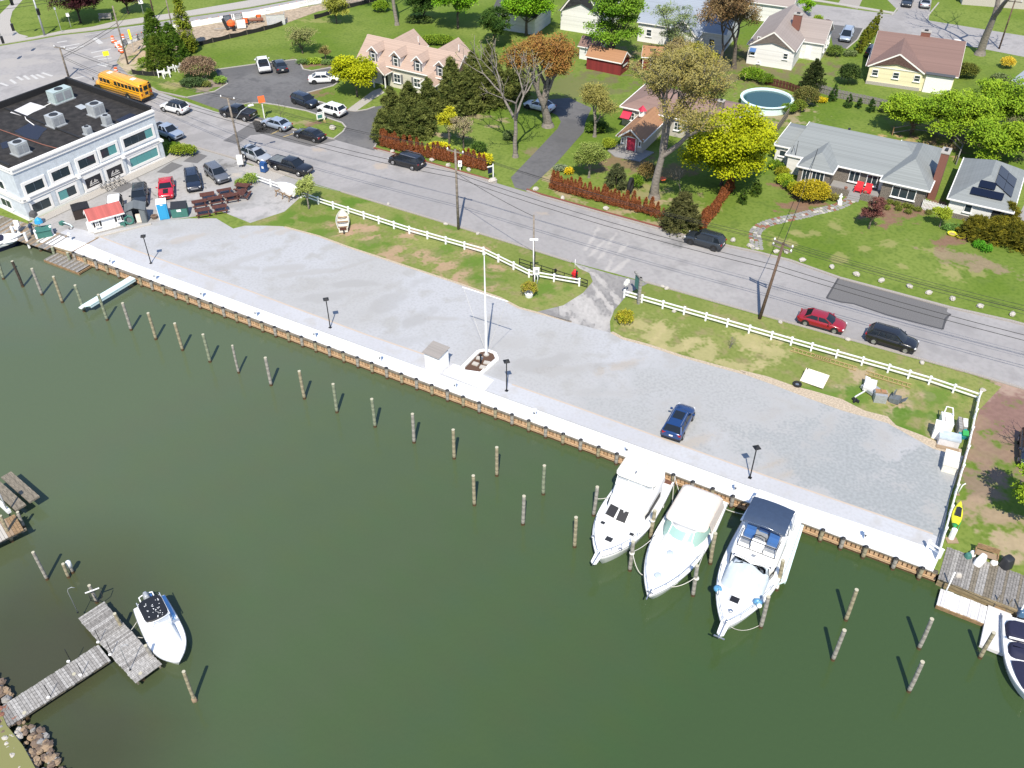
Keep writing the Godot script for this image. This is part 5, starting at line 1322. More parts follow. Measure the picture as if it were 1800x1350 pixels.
func car(kind: String, label: String, category: String, at: Vector3, turn: float, body: Material, opt := {}) -> Node3D:
	var d: Dictionary = CARS[kind]
	var l: float = d.l * opt.get("scale", 1.0)
	var hw: float = d.w / 2
	var h: float = d.h
	var c := thing("parked_" + ("car" if kind != "pickup" else "pickup_truck") if not opt.has("name") else opt.name, label, category, at, turn, "parked vehicles")
	var x0 := -l / 2
	var rings := []
	for s in d.st:
		var x: float = x0 + l * s[0]
		var w: float = hw * s[1]
		var y0: float = s[2]
		var y1: float = s[3]
		var ring := PackedVector3Array()
		for q in [[-.90, y0], [-.98, y0 + .16], [-1.0, lerpf(y0, y1, .6)], [-.955, y1 - .06], [-.86, y1], [-.45, y1 + .035], [.0, y1 + .045], [.45, y1 + .035], [.86, y1], [.955, y1 - .06], [1.0, lerpf(y0, y1, .6)], [.98, y0 + .16], [.90, y0]]:
			ring.append(V3(x, q[1], w * q[0]))
		rings.append(ring)
	obj("body", MB.new(true).loft(rings, true, true, true), body, c)
	obj("sill", MB.new().box(V3(0, d.st[3][2] + .04, 0), V3(l * .94, .22, d.w * .93)), M.dark_plastic, c)
	var g: Array = d.g
	var shoulder := func(t: float) -> float:
		for i in d.st.size() - 1:
			if t <= d.st[i + 1][0]:
				return lerpf(d.st[i][3], d.st[i + 1][3], (t - d.st[i][0]) / (d.st[i + 1][0] - d.st[i][0]))
		return d.st[-1][3]
	var yb0: float = shoulder.call(g[0]) + .02
	var yb1: float = shoulder.call(g[1]) + .02
	var wb := hw * .90
	var wt := hw * .72
	var yt := h - .06
	var xa: float = x0 + l * g[0]
	var xb: float = x0 + l * g[1]
	var ra: float = x0 + l * g[2]
	var rb: float = x0 + l * g[3]
	var base := [V3(xa, yb0, -wb), V3(xb, yb1, -wb), V3(xb, yb1, wb), V3(xa, yb0, wb)]
	var top := [V3(ra, yt, -wt), V3(rb, yt, -wt), V3(rb, yt, wt), V3(ra, yt, wt)]
	var bow := .16
	var ws := MB.new(true)
	ws.quad(top[1], top[1].lerp(top[2], .5) + V3(bow * .5, .01, 0), base[1].lerp(base[2], .5) + V3(bow, .02, 0), base[1])
	ws.quad(top[1].lerp(top[2], .5) + V3(bow * .5, .01, 0), top[2], base[2], base[1].lerp(base[2], .5) + V3(bow, .02, 0))
	obj("windscreen", ws, M.dark_glass, c)
	obj("rear_window", MB.new().quad2(top[3], top[0], base[0], base[3]), M.dark_glass, c)
	for q in [[0, 1], [2, 3]]:
		obj("side_window", MB.new().quad2(top[q[0]], top[q[1]], base[q[1]], base[q[0]]), M.dark_glass, c)
	var roof := []
	for i in 7:
		var t := i / 6.0
		var row := PackedVector3Array()
		var e := 1.0 - pow(absf(t - .5) * 2.0, 4)
		for z in [-1.0, -.92, -.5, .0, .5, .92, 1.0]:
			row.append(V3(lerpf(ra - .06, rb + .08, t) + (bow * .5 * (1 - z * z) if i == 6 else .0), yt - .01 + .07 * (.25 + .75 * e) * (1.0 - pow(absf(z), 5)), wt * 1.04 * z))
		roof.append(row)
	obj("roof", MB.new(true).loft(roof, false, false, false), opt.get("roof", body), c)
	var pil := MB.new()
	for i in 4:
		pil.bar(base[i], top[i], .10, .09)
	var mids := [.5, .26] if kind in ["suv", "minivan"] else ([.48] if kind != "coupe" else [.36])
	for t in mids:
		for sg in [-1.0, 1.0]:
			pil.bar(V3(lerpf(xa, xb, t + .03), lerpf(yb0, yb1, t), sg * wb * 1.0), V3(lerpf(ra, rb, t + .03), yt, sg * wt * 1.01), .09, .03)
	obj("pillar", pil, body, c)
	var wr := .34 if kind in ["sedan", "coupe"] else (.40 if kind == "pickup" else .36)
	for wx in [.19, .81]:
		for sg in [-1.0, 1.0]:
			var at2 := V3(x0 + l * wx, wr, sg * (hw - .10))
			var b := Basis(Vector3.RIGHT, PI / 2 * sg)
			obj("wheel_arch", MB.new().lathe([V2(wr + .07, .0), V2(wr + .07, .112)], 16, at2 + V3(0, .03, 0), b), M.black, c)
			var w := obj("wheel", MB.new().lathe([V2(wr, -.1), V2(wr, .11), V2(wr * .93, .135), V2(wr * .6, .125)], 16, at2, b), M.rubber, c)
			obj("rim", MB.new().lathe([V2(wr * .64, .12), V2(wr * .6, .142), V2(wr * .15, .128), V2(.02, .135)], 10, at2, b), opt.get("rim", M.steel), w)
	for sg in [-1.0, 1.0]:
		obj("headlight", MB.new().box(V3(x0 + l * .965, d.st[7][3] - .10, sg * hw * .66), V3(.2, .13, .34), Basis(Vector3.UP, sg * .45)), M.get("lamp_clear"), c)
		obj("tail_light", MB.new().box(V3(x0 + .07, d.st[1][3] - .12, sg * hw * .72), V3(.14, .16, .36), Basis(Vector3.UP, -sg * .2)), M.get("lamp_red"), c)
		obj("mirror", MB.new().box(V3(xb - .25, yb1 + .08, sg * (hw + .1)), V3(.14, .14, .22)), body, c)
	obj("number_plate", MB.new().box(V3(x0 - .015, d.st[1][3] - .26, 0), V3(.03, .13, .34)), M.trim_white, c)
	obj("grille", MB.new().box(V3(x0 + l - .02, d.st[7][3] - .22, 0), V3(.08, .18, hw * 1.0)), opt.get("grille", M.dark_plastic), c)
	obj("bumper", MB.new().box(V3(x0 + .06, d.st[1][2] + .14, 0), V3(.14, .12, hw * 1.7)), opt.get("bumper", M.dark_plastic), c)
	if kind in ["suv", "minivan"] and not opt.has("bare"):
		for sg in [-1.0, 1.0]:
			obj("roof_rail", MB.new().bar(V3(ra + .1, yt + .1, sg * wt * .9), V3(rb - .1, yt + .1, sg * wt * .9), .04, .04), opt.get("rail", M.dark_plastic), c)
	if opt.has("sunroof"):
		obj("sunroof", MB.new().box(V3(lerpf(ra, rb, opt.sunroof), yt + .068, 0), V3((rb - ra) * opt.get("sunroof_share", .4), .012, wt * 1.35)), M.dark_glass, c)
	if opt.has("stripe"):
		obj("stripe", MB.new().box(V3(x0 + l * .83, shoulder.call(.83) + .05, 0), V3(l * .2, .02, .62), Basis(Vector3.BACK, -.10)), M.black, c)
	if kind == "pickup":
		obj("load_bed", MB.new().box(V3(x0 + l * .19, 1.26, 0), V3(l * .32, .05, d.w * .80)), opt.get("bed", M.black), c)
		for sg in [-1.0, 1.0]:
			obj("bed_rail", MB.new().box(V3(x0 + l * .19, 1.29, sg * hw * .87), V3(l * .34, .06, .12)), body, c)
		obj("tailgate", MB.new().box(V3(x0 + .03, 1.06, 0), V3(.1, .42, d.w * .86)), body, c)
	return c
func vehicles():
	mat("lamp_clear", rgb(.7, .72, .74), .1)
	mat("lamp_red", rgb(.30, .01, .012), .2)
	var silver := paint("silver_paint", rgb(.46, .48, .50), .3, .4)
	var pale_blue := paint("silver_blue_paint", rgb(.38, .44, .53), .3, .4)
	var white := paint("white_car_paint", rgb(.78, .79, .80), .3)
	var black := paint("black_paint", rgb(.010, .010, .012), .25)
	var navy := paint("navy_paint", rgb(.012, .018, .035), .25)
	var grey := paint("grey_paint", rgb(.14, .15, .17), .3, .3)
	var slate := paint("slate_paint", rgb(.022, .028, .036), .25)
	var red := paint("red_paint", rgb(.26, .008, .018), .25)
	var bright := paint("bright_red_paint", rgb(.48, .008, .025), .25)
	var blue := paint("blue_paint", rgb(.010, .045, .16), .25, .2)
	car("suv", "glossy blue SUV with panoramic roof parked alone on the gravel yard", "car", V3(15.04, 0, -62.45), 1.11, blue, {"sunroof": .66, "sunroof_share": .5, "rail": M.steel})
	car("sedan", "red sedan parked at the kerb behind the black SUV", "car", V3(31.98, 0, -78.06), -.49, red, {})
	car("suv", "black SUV with chrome window line parked at the kerb ahead of the red sedan", "car", V3(38.15, 0, -74.84), -.52, black, {"scale": 1.08, "rail": M.dark_plastic})
	car("suv", "dark slate SUV with black wheels parked beside the dark round spruce", "car", V3(22.47, 0, -94.14), 2.6, slate, {"rim": M.dark_plastic})
	car("minivan", "black minivan parked along the red painted kerb", "car", V3(-14.09, 0, -114.64), 2.6, black, {"rail": M.steel})
	car("suv", "silver SUV with roof load parked behind the black crew cab pickup", "car", V3(-34.45, 0, -116.17), -.64, silver, {"scale": 1.02, "sunroof": .5})
	car("pickup", "big black crew cab pickup with grey bed cover by the blue mailbox bin", "truck", V3(-29.18, 0, -112.98), -.5, black, {"bed": M.shed_grey, "scale": 1.08, "grille": M.steel})
	car("pickup", "black pickup with plain bed parked before the orange sign", "truck", V3(-40.07, 0, -130.09), 2.71, black, {"bumper": M.steel})
	car("sedan", "silver blue sedan parked at the kerb between two black vehicles", "car", V3(-33.78, 0, -126.54), 2.6, pale_blue, {})
	car("sedan", "black sedan parked at the kerb below the small green lawn sign", "car", V3(-28.44, 0, -122.94), 2.61, black, {})
	car("suv", "white SUV with black roof driving past the yellow school bus", "car", V3(-49.91, 0, -132.13), 2.66, white, {"roof": M.dark_glass, "bare": 1})
	car("pickup", "silver blue pickup parked beside the white building's corner", "truck", V3(-48.54, 0, -123.49), -.62, pale_blue, {"scale": .92})
	car("suv", "grey SUV parked slantwise in the yard nearest the street", "car", V3(-38.46, 0, -110.87), -.91, grey, {"rail": M.steel})
	car("suv", "black SUV with chrome grille parked in the yard beside the grey SUV", "car", V3(-41.09, 0, -108.98), -1.23, navy, {"scale": 1.05, "grille": M.chrome})
	car("coupe", "bright red coupe with black bonnet stripe parked in the yard", "car", V3(-43.97, 0, -106.97), -1.29, bright, {"stripe": 1})
	car("suv", "black crossover with dark roof parked beside the bright red coupe", "car", V3(-46.66, 0, -104.87), -1.31, slate, {"sunroof": .5, "bare": 1})
	car("suv", "black car with white roof panel half hidden behind the red roofed shed", "car", V3(-48.69, 0, -101.68), -1.28, black, {"roof": white, "bare": 1})
	car("suv", "dark navy SUV turning in the office parking lot", "car", V3(-31.08, 0, -134.64), -.65, navy, {"rim": M.dark_plastic, "bare": 1})
	car("suv", "white crossover with black wheels behind the dark navy SUV", "car", V3(-26.56, 0, -131.31), 2.56, white, {"rim": M.dark_plastic, "bare": 1})
	car("sedan", "white sedan with black wheels parked beside the yellow maple", "car", V3(-29.65, 0, -143.54), .14, white, {"rim": M.dark_plastic})
	car("pickup", "white pickup with black open bed parked nose to the lawn", "truck", V3(-40.31, 0, -149.06), 1.89, white, {"scale": .95})
	car("sedan", "dark blue grey sedan parked beside the white pickup", "car", V3(-37.63, 0, -149.06), 1.95, slate, {})
	car("minivan", "pale silver blue minivan in the drive beside the white cape house", "car", V3(58.16, 0, -163.1), -1.99, pale_blue, {"scale": .95})
	car("sedan", "dark grey sedan at the top of the far driveway", "car", V3(74.85, 0, -181.64), -1.98, slate, {})
	car("sedan", "silver sedan beside the dark one in the far driveway", "car", V3(77.96, 0, -180.97), 1.21, silver, {})
	car("sedan", "white car half hidden under the rusty leaved tree", "car", V3(4.07, 0, -132.96), 2.6, white, {"rim": M.dark_plastic})
	car("suv", "dark car parked against the yellow house's side", "car", V3(60.33, 0, -155.44), 1.12, black, {"bare": 1})
	car("suv", "dark blue car on the brown drive beyond the white fence", "car", V3(45.18, 0, -58.74), -1.98, navy, {})
	school_bus()
func school_bus():
	var yel := paint("bus_yellow", rgb(.80, .36, .012), .4)
	var b := thing("school_bus", "yellow school bus with black window row waiting by the corner", "bus", V3(-59.57, 0, -138.54), 2.6)
	var rings := []
	var l := 10.6
	for s in [[.0, .92, 2.86], [.02, 1.0, 2.96], [.1, 1.0, 3.0], [.8, 1.0, 3.0], [.845, .98, 2.92], [.86, .94, 2.6]]:
		var w: float = 1.2 * s[1]
		var y: float = s[2]
		var ring := PackedVector3Array()
		for q in [[-1.0, .5], [-1.0, 1.4], [-.97, y - .42], [-.82, y - .14], [-.45, y], [.45, y], [.82, y - .14], [.97, y - .42], [1.0, 1.4], [1.0, .5]]:
			ring.append(V3(-l / 2 + l * s[0], q[1], w * q[0]))
		rings.append(ring)
	obj("body", MB.new(true).loft(rings, true, true, true), yel, b)
	var hood := []
	for s in [[.85, 1.05, 1.72], [.93, .98, 1.62], [.985, .88, 1.42], [1.0, .75, 1.2]]:
		var ring := PackedVector3Array()
		for q in [[-1.0, .55], [-1.0, s[2] - .3], [-.7, s[2]], [.7, s[2]], [1.0, s[2] - .3], [1.0, .55]]:
			ring.append(V3(-l / 2 + l * s[0], q[1], s[1] * q[0]))
		hood.append(ring)
	obj("bonnet", MB.new(true).loft(hood, true, false, true), yel, b)
	obj("windscreen", MB.new().box(V3(l * .36 + .04, 2.2, 0), V3(.08, .75, 2.0), Basis(Vector3.BACK, .16)), M.dark_glass, b)
	for sg in [-1.0, 1.0]:
		for k in 11:
			if k == 7:
				continue
			var f := obj("window", MB.new().box(V3(-l * .46 + k * .79, 2.14, sg * 1.19), V3(.62, .58, .04)), M.black, b)
			obj("pane", MB.new().box(V3(-l * .46 + k * .79, 2.14, sg * 1.212), V3(.52, .48, .02)), M.dark_glass, f)
		for y in [.75, 1.15, 1.6]:
			obj("guard_rail", MB.new().box(V3(-.8, y, sg * 1.215), V3(8.6, .06, .03)), M.black, b)
		obj("emergency_door", MB.new().box(V3(-l * .46 + 7 * .79, 1.9, sg * 1.205), V3(.6, 1.2, .03)), yel, b)
		obj("tail_light", MB.new().box(V3(-l / 2 - .02, 1.35, sg * .9), V3(.06, .3, .2)), M.lamp_red, b)
		obj("warning_lamp", MB.new().box(V3(-l / 2 + .0, 2.72, sg * .75), V3(.1, .16, .3)), M.black, b)
		obj("rear_window", MB.new().box(V3(-l / 2 - .01, 2.15, sg * .82), V3(.05, .6, .4)), M.dark_glass, b)
		obj("mirror", MB.new().box(V3(l * .44, 2.0, sg * 1.35), V3(.1, .4, .2)), M.black, b)
		for wx in [-.22, .40]:
			var at := V3(l * wx, .48, sg * 1.02)
			var bb := Basis(Vector3.RIGHT, PI / 2 * sg)
			obj("wheel_arch", MB.new().lathe([V2(.6, 0), V2(.6, .195)], 16, at, bb), M.black, b)
			var w := obj("wheel", MB.new().lathe([V2(.48, -.1), V2(.48, .2), V2(.3, .22)], 16, at, bb), M.rubber, b)
			obj("rim", MB.new().lathe([V2(.28, .2), V2(.1, .23), V2(.02, .23)], 10, at, bb), M.steel, w)
	var dr := obj("rear_door", MB.new().box(V3(-l / 2 - .02, 1.7, 0), V3(.06, 1.9, .9)), yel, b)
	obj("pane", MB.new().box(V3(-l / 2 - .05, 2.15, 0), V3(.03, .62, .72)), M.dark_glass, dr)
	obj("pane", MB.new().box(V3(-l / 2 - .05, 1.35, 0), V3(.03, .4, .6)), M.dark_glass, dr)
	obj("bumper", MB.new().box(V3(-l / 2 - .06, .62, 0), V3(.14, .26, 2.3)), M.black, b)
	obj("bumper", MB.new().box(V3(l / 2 + .02, .62, 0), V3(.14, .26, 2.1)), M.black, b)
	obj("grille", MB.new().box(V3(l / 2 - .02, 1.0, 0), V3(.08, .4, 1.0)), M.black, b)
	for x in [-l * .28, l * .2]:
		obj("roof_hatch", MB.new().box(V3(x, 3.01, 0), V3(.7, .06, .7)), M.trim_white, b)
	obj("skirt", MB.new().box(V3(-.6, .62, 0), V3(8.8, .26, 2.3)), M.black, b)
	var tm := TextMesh.new()
	var fnt := SystemFont.new()
	fnt.font_names = PackedStringArray(["Droid Sans"])
	tm.font = fnt
	tm.text = "SCHOOL BUS"
	tm.font_size = 24
	tm.pixel_size = .0095
	tm.depth = .01
	put("lettering", tm, M.black, b, V3(-l / 2 - .0, 2.66, 0), -PI / 2)
func wall_box(r: Node3D, x0: float, x1: float, z0: float, z1: float, h: float, m: Material, called := "wall", y := .0):
	return obj(called, MB.new().box(V3((x0 + x1) / 2, y + h / 2, (z0 + z1) / 2), V3(x1 - x0, h, absf(z1 - z0))), m, r)
func gable(r: Node3D, x0: float, x1: float, z0: float, z1: float, h0: float, rise: float, along_x: bool, over: float, m: Material, wall: Material = null, called := "roof"):
	var a := (z0 + z1) / 2 if along_x else (x0 + x1) / 2
	var half := absf(z1 - z0) / 2 if along_x else (x1 - x0) / 2
	var e0 := (x0 if along_x else minf(z0, z1)) - over
	var e1 := (x1 if along_x else maxf(z0, z1)) + over
	var k := rise / half
	var hw := half + over
	var t := .16
	var sec := [V2(-hw, h0 - over * k), V2(0, h0 + rise), V2(hw, h0 - over * k), V2(hw, h0 - over * k + t), V2(0, h0 + rise + t * 1.1), V2(-hw, h0 - over * k + t)]
	var rings := []
	for e in [e0, e1]:
		var ring := PackedVector3Array()
		for p in sec:
			ring.append(V3(e, p.y, a + p.x) if along_x else V3(a + p.x, p.y, e))
		rings.append(ring)
	var o := obj(called, MB.new().loft(rings, true, true, true), m, r)
	for sg in [-1.0, 1.0]:
		var p0 := V3(e0, h0 - over * k + .06, a + sg * (hw + .03)) if along_x else V3(a + sg * (hw + .03), h0 - over * k + .06, e0)
		var p1 := V3(e1, p0.y, p0.z) if along_x else V3(p0.x, p0.y, e1)
		obj("gutter", MB.new().bar(p0, p1, .12, .14), M.trim_white, o)
	if wall:
		for e in [e0 + over, e1 - over]:
			var mb := MB.new()
			var q := [V2(-half, h0 - .01), V2(0, h0 + rise - .02), V2(half, h0 - .01)]
			var p := []
			for c in q:
				p.append(V3(e, c.y, a + c.x) if along_x else V3(a + c.x, c.y, e))
			mb.tri(p[0], p[1], p[2])
			obj("gable_wall", mb, wall, r)
			for sg in [0, 2]:
				var s: float = over * signf(e - (e0 + e1) / 2)
				var d := V3(s * 1.04, .03, 0) if along_x else V3(0, .03, s * 1.04)
				obj("rake_board", MB.new().bar(p[sg] + d - V3(0, over * k, 0), p[1] + d, .06, .2), M.trim_white, o)
	return o
func hip(r: Node3D, x0: float, x1: float, z0: float, z1: float, h0: float, rise: float, ra: Vector2, rb: Vector2, over: float, m: Material):
	var y := h0 - .1
	var a := V3(x0 - over, y, z0 - over)
	var b := V3(x1 + over, y, z0 - over)
	var c := V3(x1 + over, y, z1 + over)
	var d := V3(x0 - over, y, z1 + over)
	var p := V3(ra.x, h0 + rise, ra.y)
	var q := V3(rb.x, h0 + rise, rb.y)
	var mb := MB.new()
	if absf(ra.x - rb.x) > absf(ra.y - rb.y):
		mb.quad(a, b, q, p)
		mb.quad(c, d, p, q)
		mb.tri(b, c, q)
		mb.tri(d, a, p)
	else:
		mb.tri(a, b, p)
		mb.quad(b, c, q, p)
		mb.tri(c, d, q)
		mb.quad(d, a, p, q)
	mb.quad(d, c, b, a)
	var o := obj("roof", mb, m, r)
	for e in [[d, c], [c, b], [d, a]]:
		obj("gutter", MB.new().bar(e[0], e[1], .12, .16), M.trim_white, o)
	return o
func window(r: Node3D, at: Vector3, w: float, h: float, turn := .0, cols := 2, rows := 1, glass: Material = null, shutters := false):
	var b := Basis(Vector3.UP, turn)
	var f := MB.new()
	var t := .09
	for sg in [-1.0, 1.0]:
		f.box(b * V3(sg * (w / 2 - t / 2), 0, .03), V3(t, h, .1), b)
		f.box(b * V3(0, sg * (h / 2 - t / 2), .028), V3(w - 2 * t, t, .1), b)
	for i in range(1, cols):
		f.box(b * V3(-w / 2 + w * i / cols, 0, .02), V3(.06, h - 2 * t, .07), b)
	for i in range(1, rows):
		f.box(b * V3(0, -h / 2 + h * i / rows, .018), V3(w - 2 * t, .05, .06), b)
	var o := obj("window", f, M.white_paint, r, at)
	obj("pane", MB.new().box(V3(0, 0, 0), V3(w - t, h - t, .06), b), glass if glass else M.house_glass, o)
	obj("sill", MB.new().box(b * V3(0, -h / 2 - .04, .07), V3(w + .16, .07, .2), b), M.white_paint, o)
	if shutters:
		for sg in [-1.0, 1.0]:
			obj("shutter", MB.new().box(b * V3(sg * (w / 2 + .22), 0, .02), V3(.36, h, .05), b), M.shutter, r, at)
	return o
func chimney(r: Node3D, at: Vector3, s: Vector3, m: Material):
	var o := obj("chimney", MB.new().box(at + V3(0, s.y / 2, 0), s), m, r)
	obj("cap", MB.new().box(at + V3(0, s.y + .06, 0), V3(s.x + .16, .12, s.z + .16)), M.concrete, o)
	obj("flue", MB.new().box(at + V3(0, s.y + .2, 0), V3(s.x * .4, .2, s.z * .4)), M.dark_plastic, o)
func office_block():
	var o := thing("office_building", "two storey white building with black flat roof and two black panel signs", "building", V3(-58.62, 0, -99.72), .97)
	var l := 20.5
	var dp := 18.0
	var h := 6.75
	wall_box(o, .0, l, -dp, .0, h - .4, M.stucco)
	obj("roof", MB.new().box(V3(l / 2, h - .36, -dp / 2), V3(l - .5, .1, dp - .5)), M.tar_roof, o)
	for q in [[.0, l, -.22, .06, .0], [.0, .28, -dp, -.22, .003], [l - .28, l, -dp, -.22, .003], [.28, 5.0, -dp, -dp + .28, .0], [9.4, l - .28, -dp, -dp + .28, .0]]:
		var hi := .12 if q[3] > .0 else .5
		obj("parapet", MB.new().box(V3((q[0] + q[1]) / 2, h - .35 + (hi + .35) / 2 + q[4], (q[2] + q[3]) / 2), V3(q[1] - q[0], hi + .35, q[3] - q[2])), M.trim_white if hi < .2 else M.tar_roof_edge, o)
	obj("coping", MB.new().box(V3(l - .12, h + .54, -dp / 2), V3(.34, .06, dp)), M.tar_roof_edge, o)
	for y in [[6.38, .5, .12], [6.7, .2, .24], [2.62, .5, .14], [2.86, .14, .26], [.16, .32, .1]]:
		obj("cornice" if y[0] > 5 else "band", MB.new().box(V3(l / 2, y[0], y[2] / 2), V3(l + .1, y[1], y[2])), M.trim_white, o)
		obj("cornice" if y[0] > 5 else "band", MB.new().box(V3(-y[2] / 2, y[0] + .003, -dp / 2), V3(y[2], y[1], dp)), M.trim_white, o)
	for x in [.3, 3.95, 7.55, 11.1, 14.2, 20.2]:
		obj("pilaster", MB.new().box(V3(x, 1.35, .05), V3(.6 if x < 14 else .75, 2.1, .1)), M.stucco, o)
	for x in [.5, 7.55, 14.2, 20.3]:
		var lm := obj("wall_lamp", MB.new().box(V3(x, 2.8, .5), V3(.34, .3, .5)), M.white_vinyl, o)
		obj("bracket", MB.new().box(V3(x, 2.7, .22), V3(.1, .1, .3)), M.dark_plastic, lm)
	var k := 0
	for q in [[2.05, 3.75, 2.4], [5.7, 3.9, 2.4], [9.45, 3.96, 2.4], [12.72, 4.1, 2.3], [17.35, 4.2, 4.5], [2.05, .95 + .25, 2.4], [5.72, 1.2 + .1, 2.4], [17.42, 1.42, 4.4]]:
		var f := MB.new()
		var w: float = q[2]
		for sg in [-1.0, 1.0]:
			f.box(V3(sg * (w / 2 + .17), 0, .05), V3(.34, 1.86, .1))
			f.box(V3(0, sg * .76, .048), V3(w, .34, .1))
		var win := obj("window", f, M.trim_white, o, V3(q[0], q[1], .0))
		var n := 2 if w < 3.0 else 4
		for j in n:
			obj("pane", MB.new().box(V3(-w / 2 + w * (j + .5) / n, 0, .02), V3(w / n - .05, 1.2, .04)), M.teal_glass if (k == 7 or (k == 3 and j == 1) or (k == 6 and j == 0) or k == 4 and j == 3) else M.house_glass, win)
		k += 1
	for x in [9.5, 12.72]:
		var s := obj("sign_panel", MB.new().box(V3(x, 1.25, .08), V3(2.3, 1.3, .06)), mat("sign_black", rgb(.025, .026, .032), .5) if not M.has("sign_black") else M.sign_black, o)
		var fr := MB.new()
		for sg in [-1.0, 1.0]:
			fr.box(V3(x + sg * 1.3, 1.3, .07), V3(.3, 2.0, .14))
			fr.box(V3(x, 1.3 + sg * .86, .068), V3(2.3, .4, .14))
		obj("sign_frame", fr, M.trim_white, o)
		var em := MB.new()
		for c in [[-.42, .32, .0, .55], [-.28, .42, .0, .62], [.16, .38, .05, .4], [.3, .3, .0, .5], [.44, .22, .0, .3]]:
			em.bar(V3(x + c[0] - .12, 1.1, .125), V3(x + c[0] + .06, 1.12 + c[1], .125), .012, .05)
		em.bar(V3(x - .6, 1.08, .125), V3(x + .62, 1.2, .125), .012, .05)
		obj("emblem", em, M.trim_white, s)
		var let := MB.new()
		for i in 9:
			let.box(V3(x - .62 + i * .155, .92, .122), V3(.09, .12, .014))
		obj("lettering", let, M.trim_white, s)
	for q in [[-4.0, 3.8], [-4.0, 1.2]]:
		window(o, V3(-.02, q[1], q[0]), 2.2, 1.2, -PI / 2, 2)
	wall_box(o, 5.0, 9.4, -dp - 4.2, -dp, h - .4, M.stucco)
	obj("roof", MB.new().box(V3(7.2, h - .34, -dp - 2.0), V3(4.2, .1, 4.2)), M.tar_roof, o)
	for q in [[5.0, 5.26, -dp - 4.2, -dp + .28], [9.14, 9.4, -dp - 4.2, -dp - .0], [5.26, 9.14, -dp - 4.2, -dp - 3.94]]:
		obj("parapet", MB.new().box(V3((q[0] + q[1]) / 2, h + .07, (q[2] + q[3]) / 2), V3(q[1] - q[0], .86, q[3] - q[2])), M.tar_roof_edge, o)
	obj("roof_hatch", MB.new().box(V3(7.2, h - .14, -dp - 1.6), V3(1.6, .3, 1.2)), M.membrane_white, o)
	for q in [[16.2, -13.4, 2.8, 1.6, 1.5, "hvac_green"], [11.0, -7.1, 1.7, 1.6, 1.3, "hvac"], [16.0, -5.6, 1.6, 1.6, 1.4, "hvac"], [14.7, -1.7, .9, .9, 1.2, "hvac"], [11.6, -1.4, .8, .8, .9, "hvac"], [3.6, -3.5, 1.6, 1.5, 1.4, "hvac"]]:
		var y := h - .31
		var c := obj("air_conditioner", MB.new().box(V3(q[0], y + .12 + q[4] / 2, q[1]), V3(q[2], q[4], q[3])), M[q[5]], o)
		obj("skid", MB.new().box(V3(q[0], y + .06, q[1]), V3(q[2] + .3, .12, q[3] + .3)), M.galvanised, c)
		obj("fan_grille", MB.new().lathe([V2(q[3] * .36, y + .12 + q[4]), V2(q[3] * .34, y + .18 + q[4]), V2(.08, y + .19 + q[4])], 14, V3(q[0], 0, q[1])), M.dark_plastic, c)
		for sg in [-1.0, 1.0]:
			obj("louvre", MB.new().box(V3(q[0] + sg * q[2] * .22, y + .12 + q[4] * .5, q[1] + q[3] / 2 + .01), V3(q[2] * .36, q[4] * .7, .03)), M.galvanised, c)
	var ry := h - .305
	obj("roof_patch", MB.new().prism(poly([V2(9.91, -15.56), V2(13.43, -16.33), V2(13.68, -13.3), V2(10.21, -12.88)]), ry, ry + .03), M.membrane_white, o)
	for q in [poly([V2(6.78, -9.89), V2(9.46, -10.53), V2(9.68, -7.14), V2(8.78, -6.66), V2(6.97, -5.19), V2(6.53, -7)]), poly([V2(16.23, -2.14), V2(18.66, -2.4), V2(18.81, -1.21), V2(16.16, -1.01)]), poly([V2(3.77, -8.15), V2(4.63, -8.05), V2(3.96, -6.18), V2(2.99, -6.47)])]:
		obj("roof_patch", MB.new().prism(q, ry, ry + .02), M.patch_dark, o)
	obj("roof_patch", MB.new().prism(poly([V2(15.96, -10.28), V2(16.9, -10.24), V2(16.82, -8.68), V2(15.73, -8.64)]), ry, ry + .02), M.hvac, o)
	for q in [[V3(-62.8, 6.5, -114.4), V3(-63.31, 6.5, -115.29), V3(-62.69, 6.5, -117.1), V3(-61.19, 6.5, -120.65), V3(-60.06, 6.5, -120.08), V3(-59.33, 6.5, -121.42)], [V3(-62.8, 6.5, -114.4), V3(-61.08, 6.5, -112.66)]]:
		var pts := []
		for p in q:
			pts.append(o.transform.affine_inverse() * p)
		obj("conduit", MB.new().tube(pts, .06, .06, 5), M.trim_white, o)
	var pts2 := []
	for p in [V3(-65.36, 6.5, -111.63), V3(-61.02, 6.5, -108.95), V3(-57.78, 6.5, -107), V3(-55.27, 6.5, -105.73)]:
		pts2.append(o.transform.affine_inverse() * p)
	obj("conduit", MB.new().tube(pts2, .07, .07, 5), M.brick, o)
	obj("roof_ridge", MB.new().box(V3(10.3, ry + .06, -9.0), V3(.3, .14, 16.5)), M.tar_roof_edge, o)
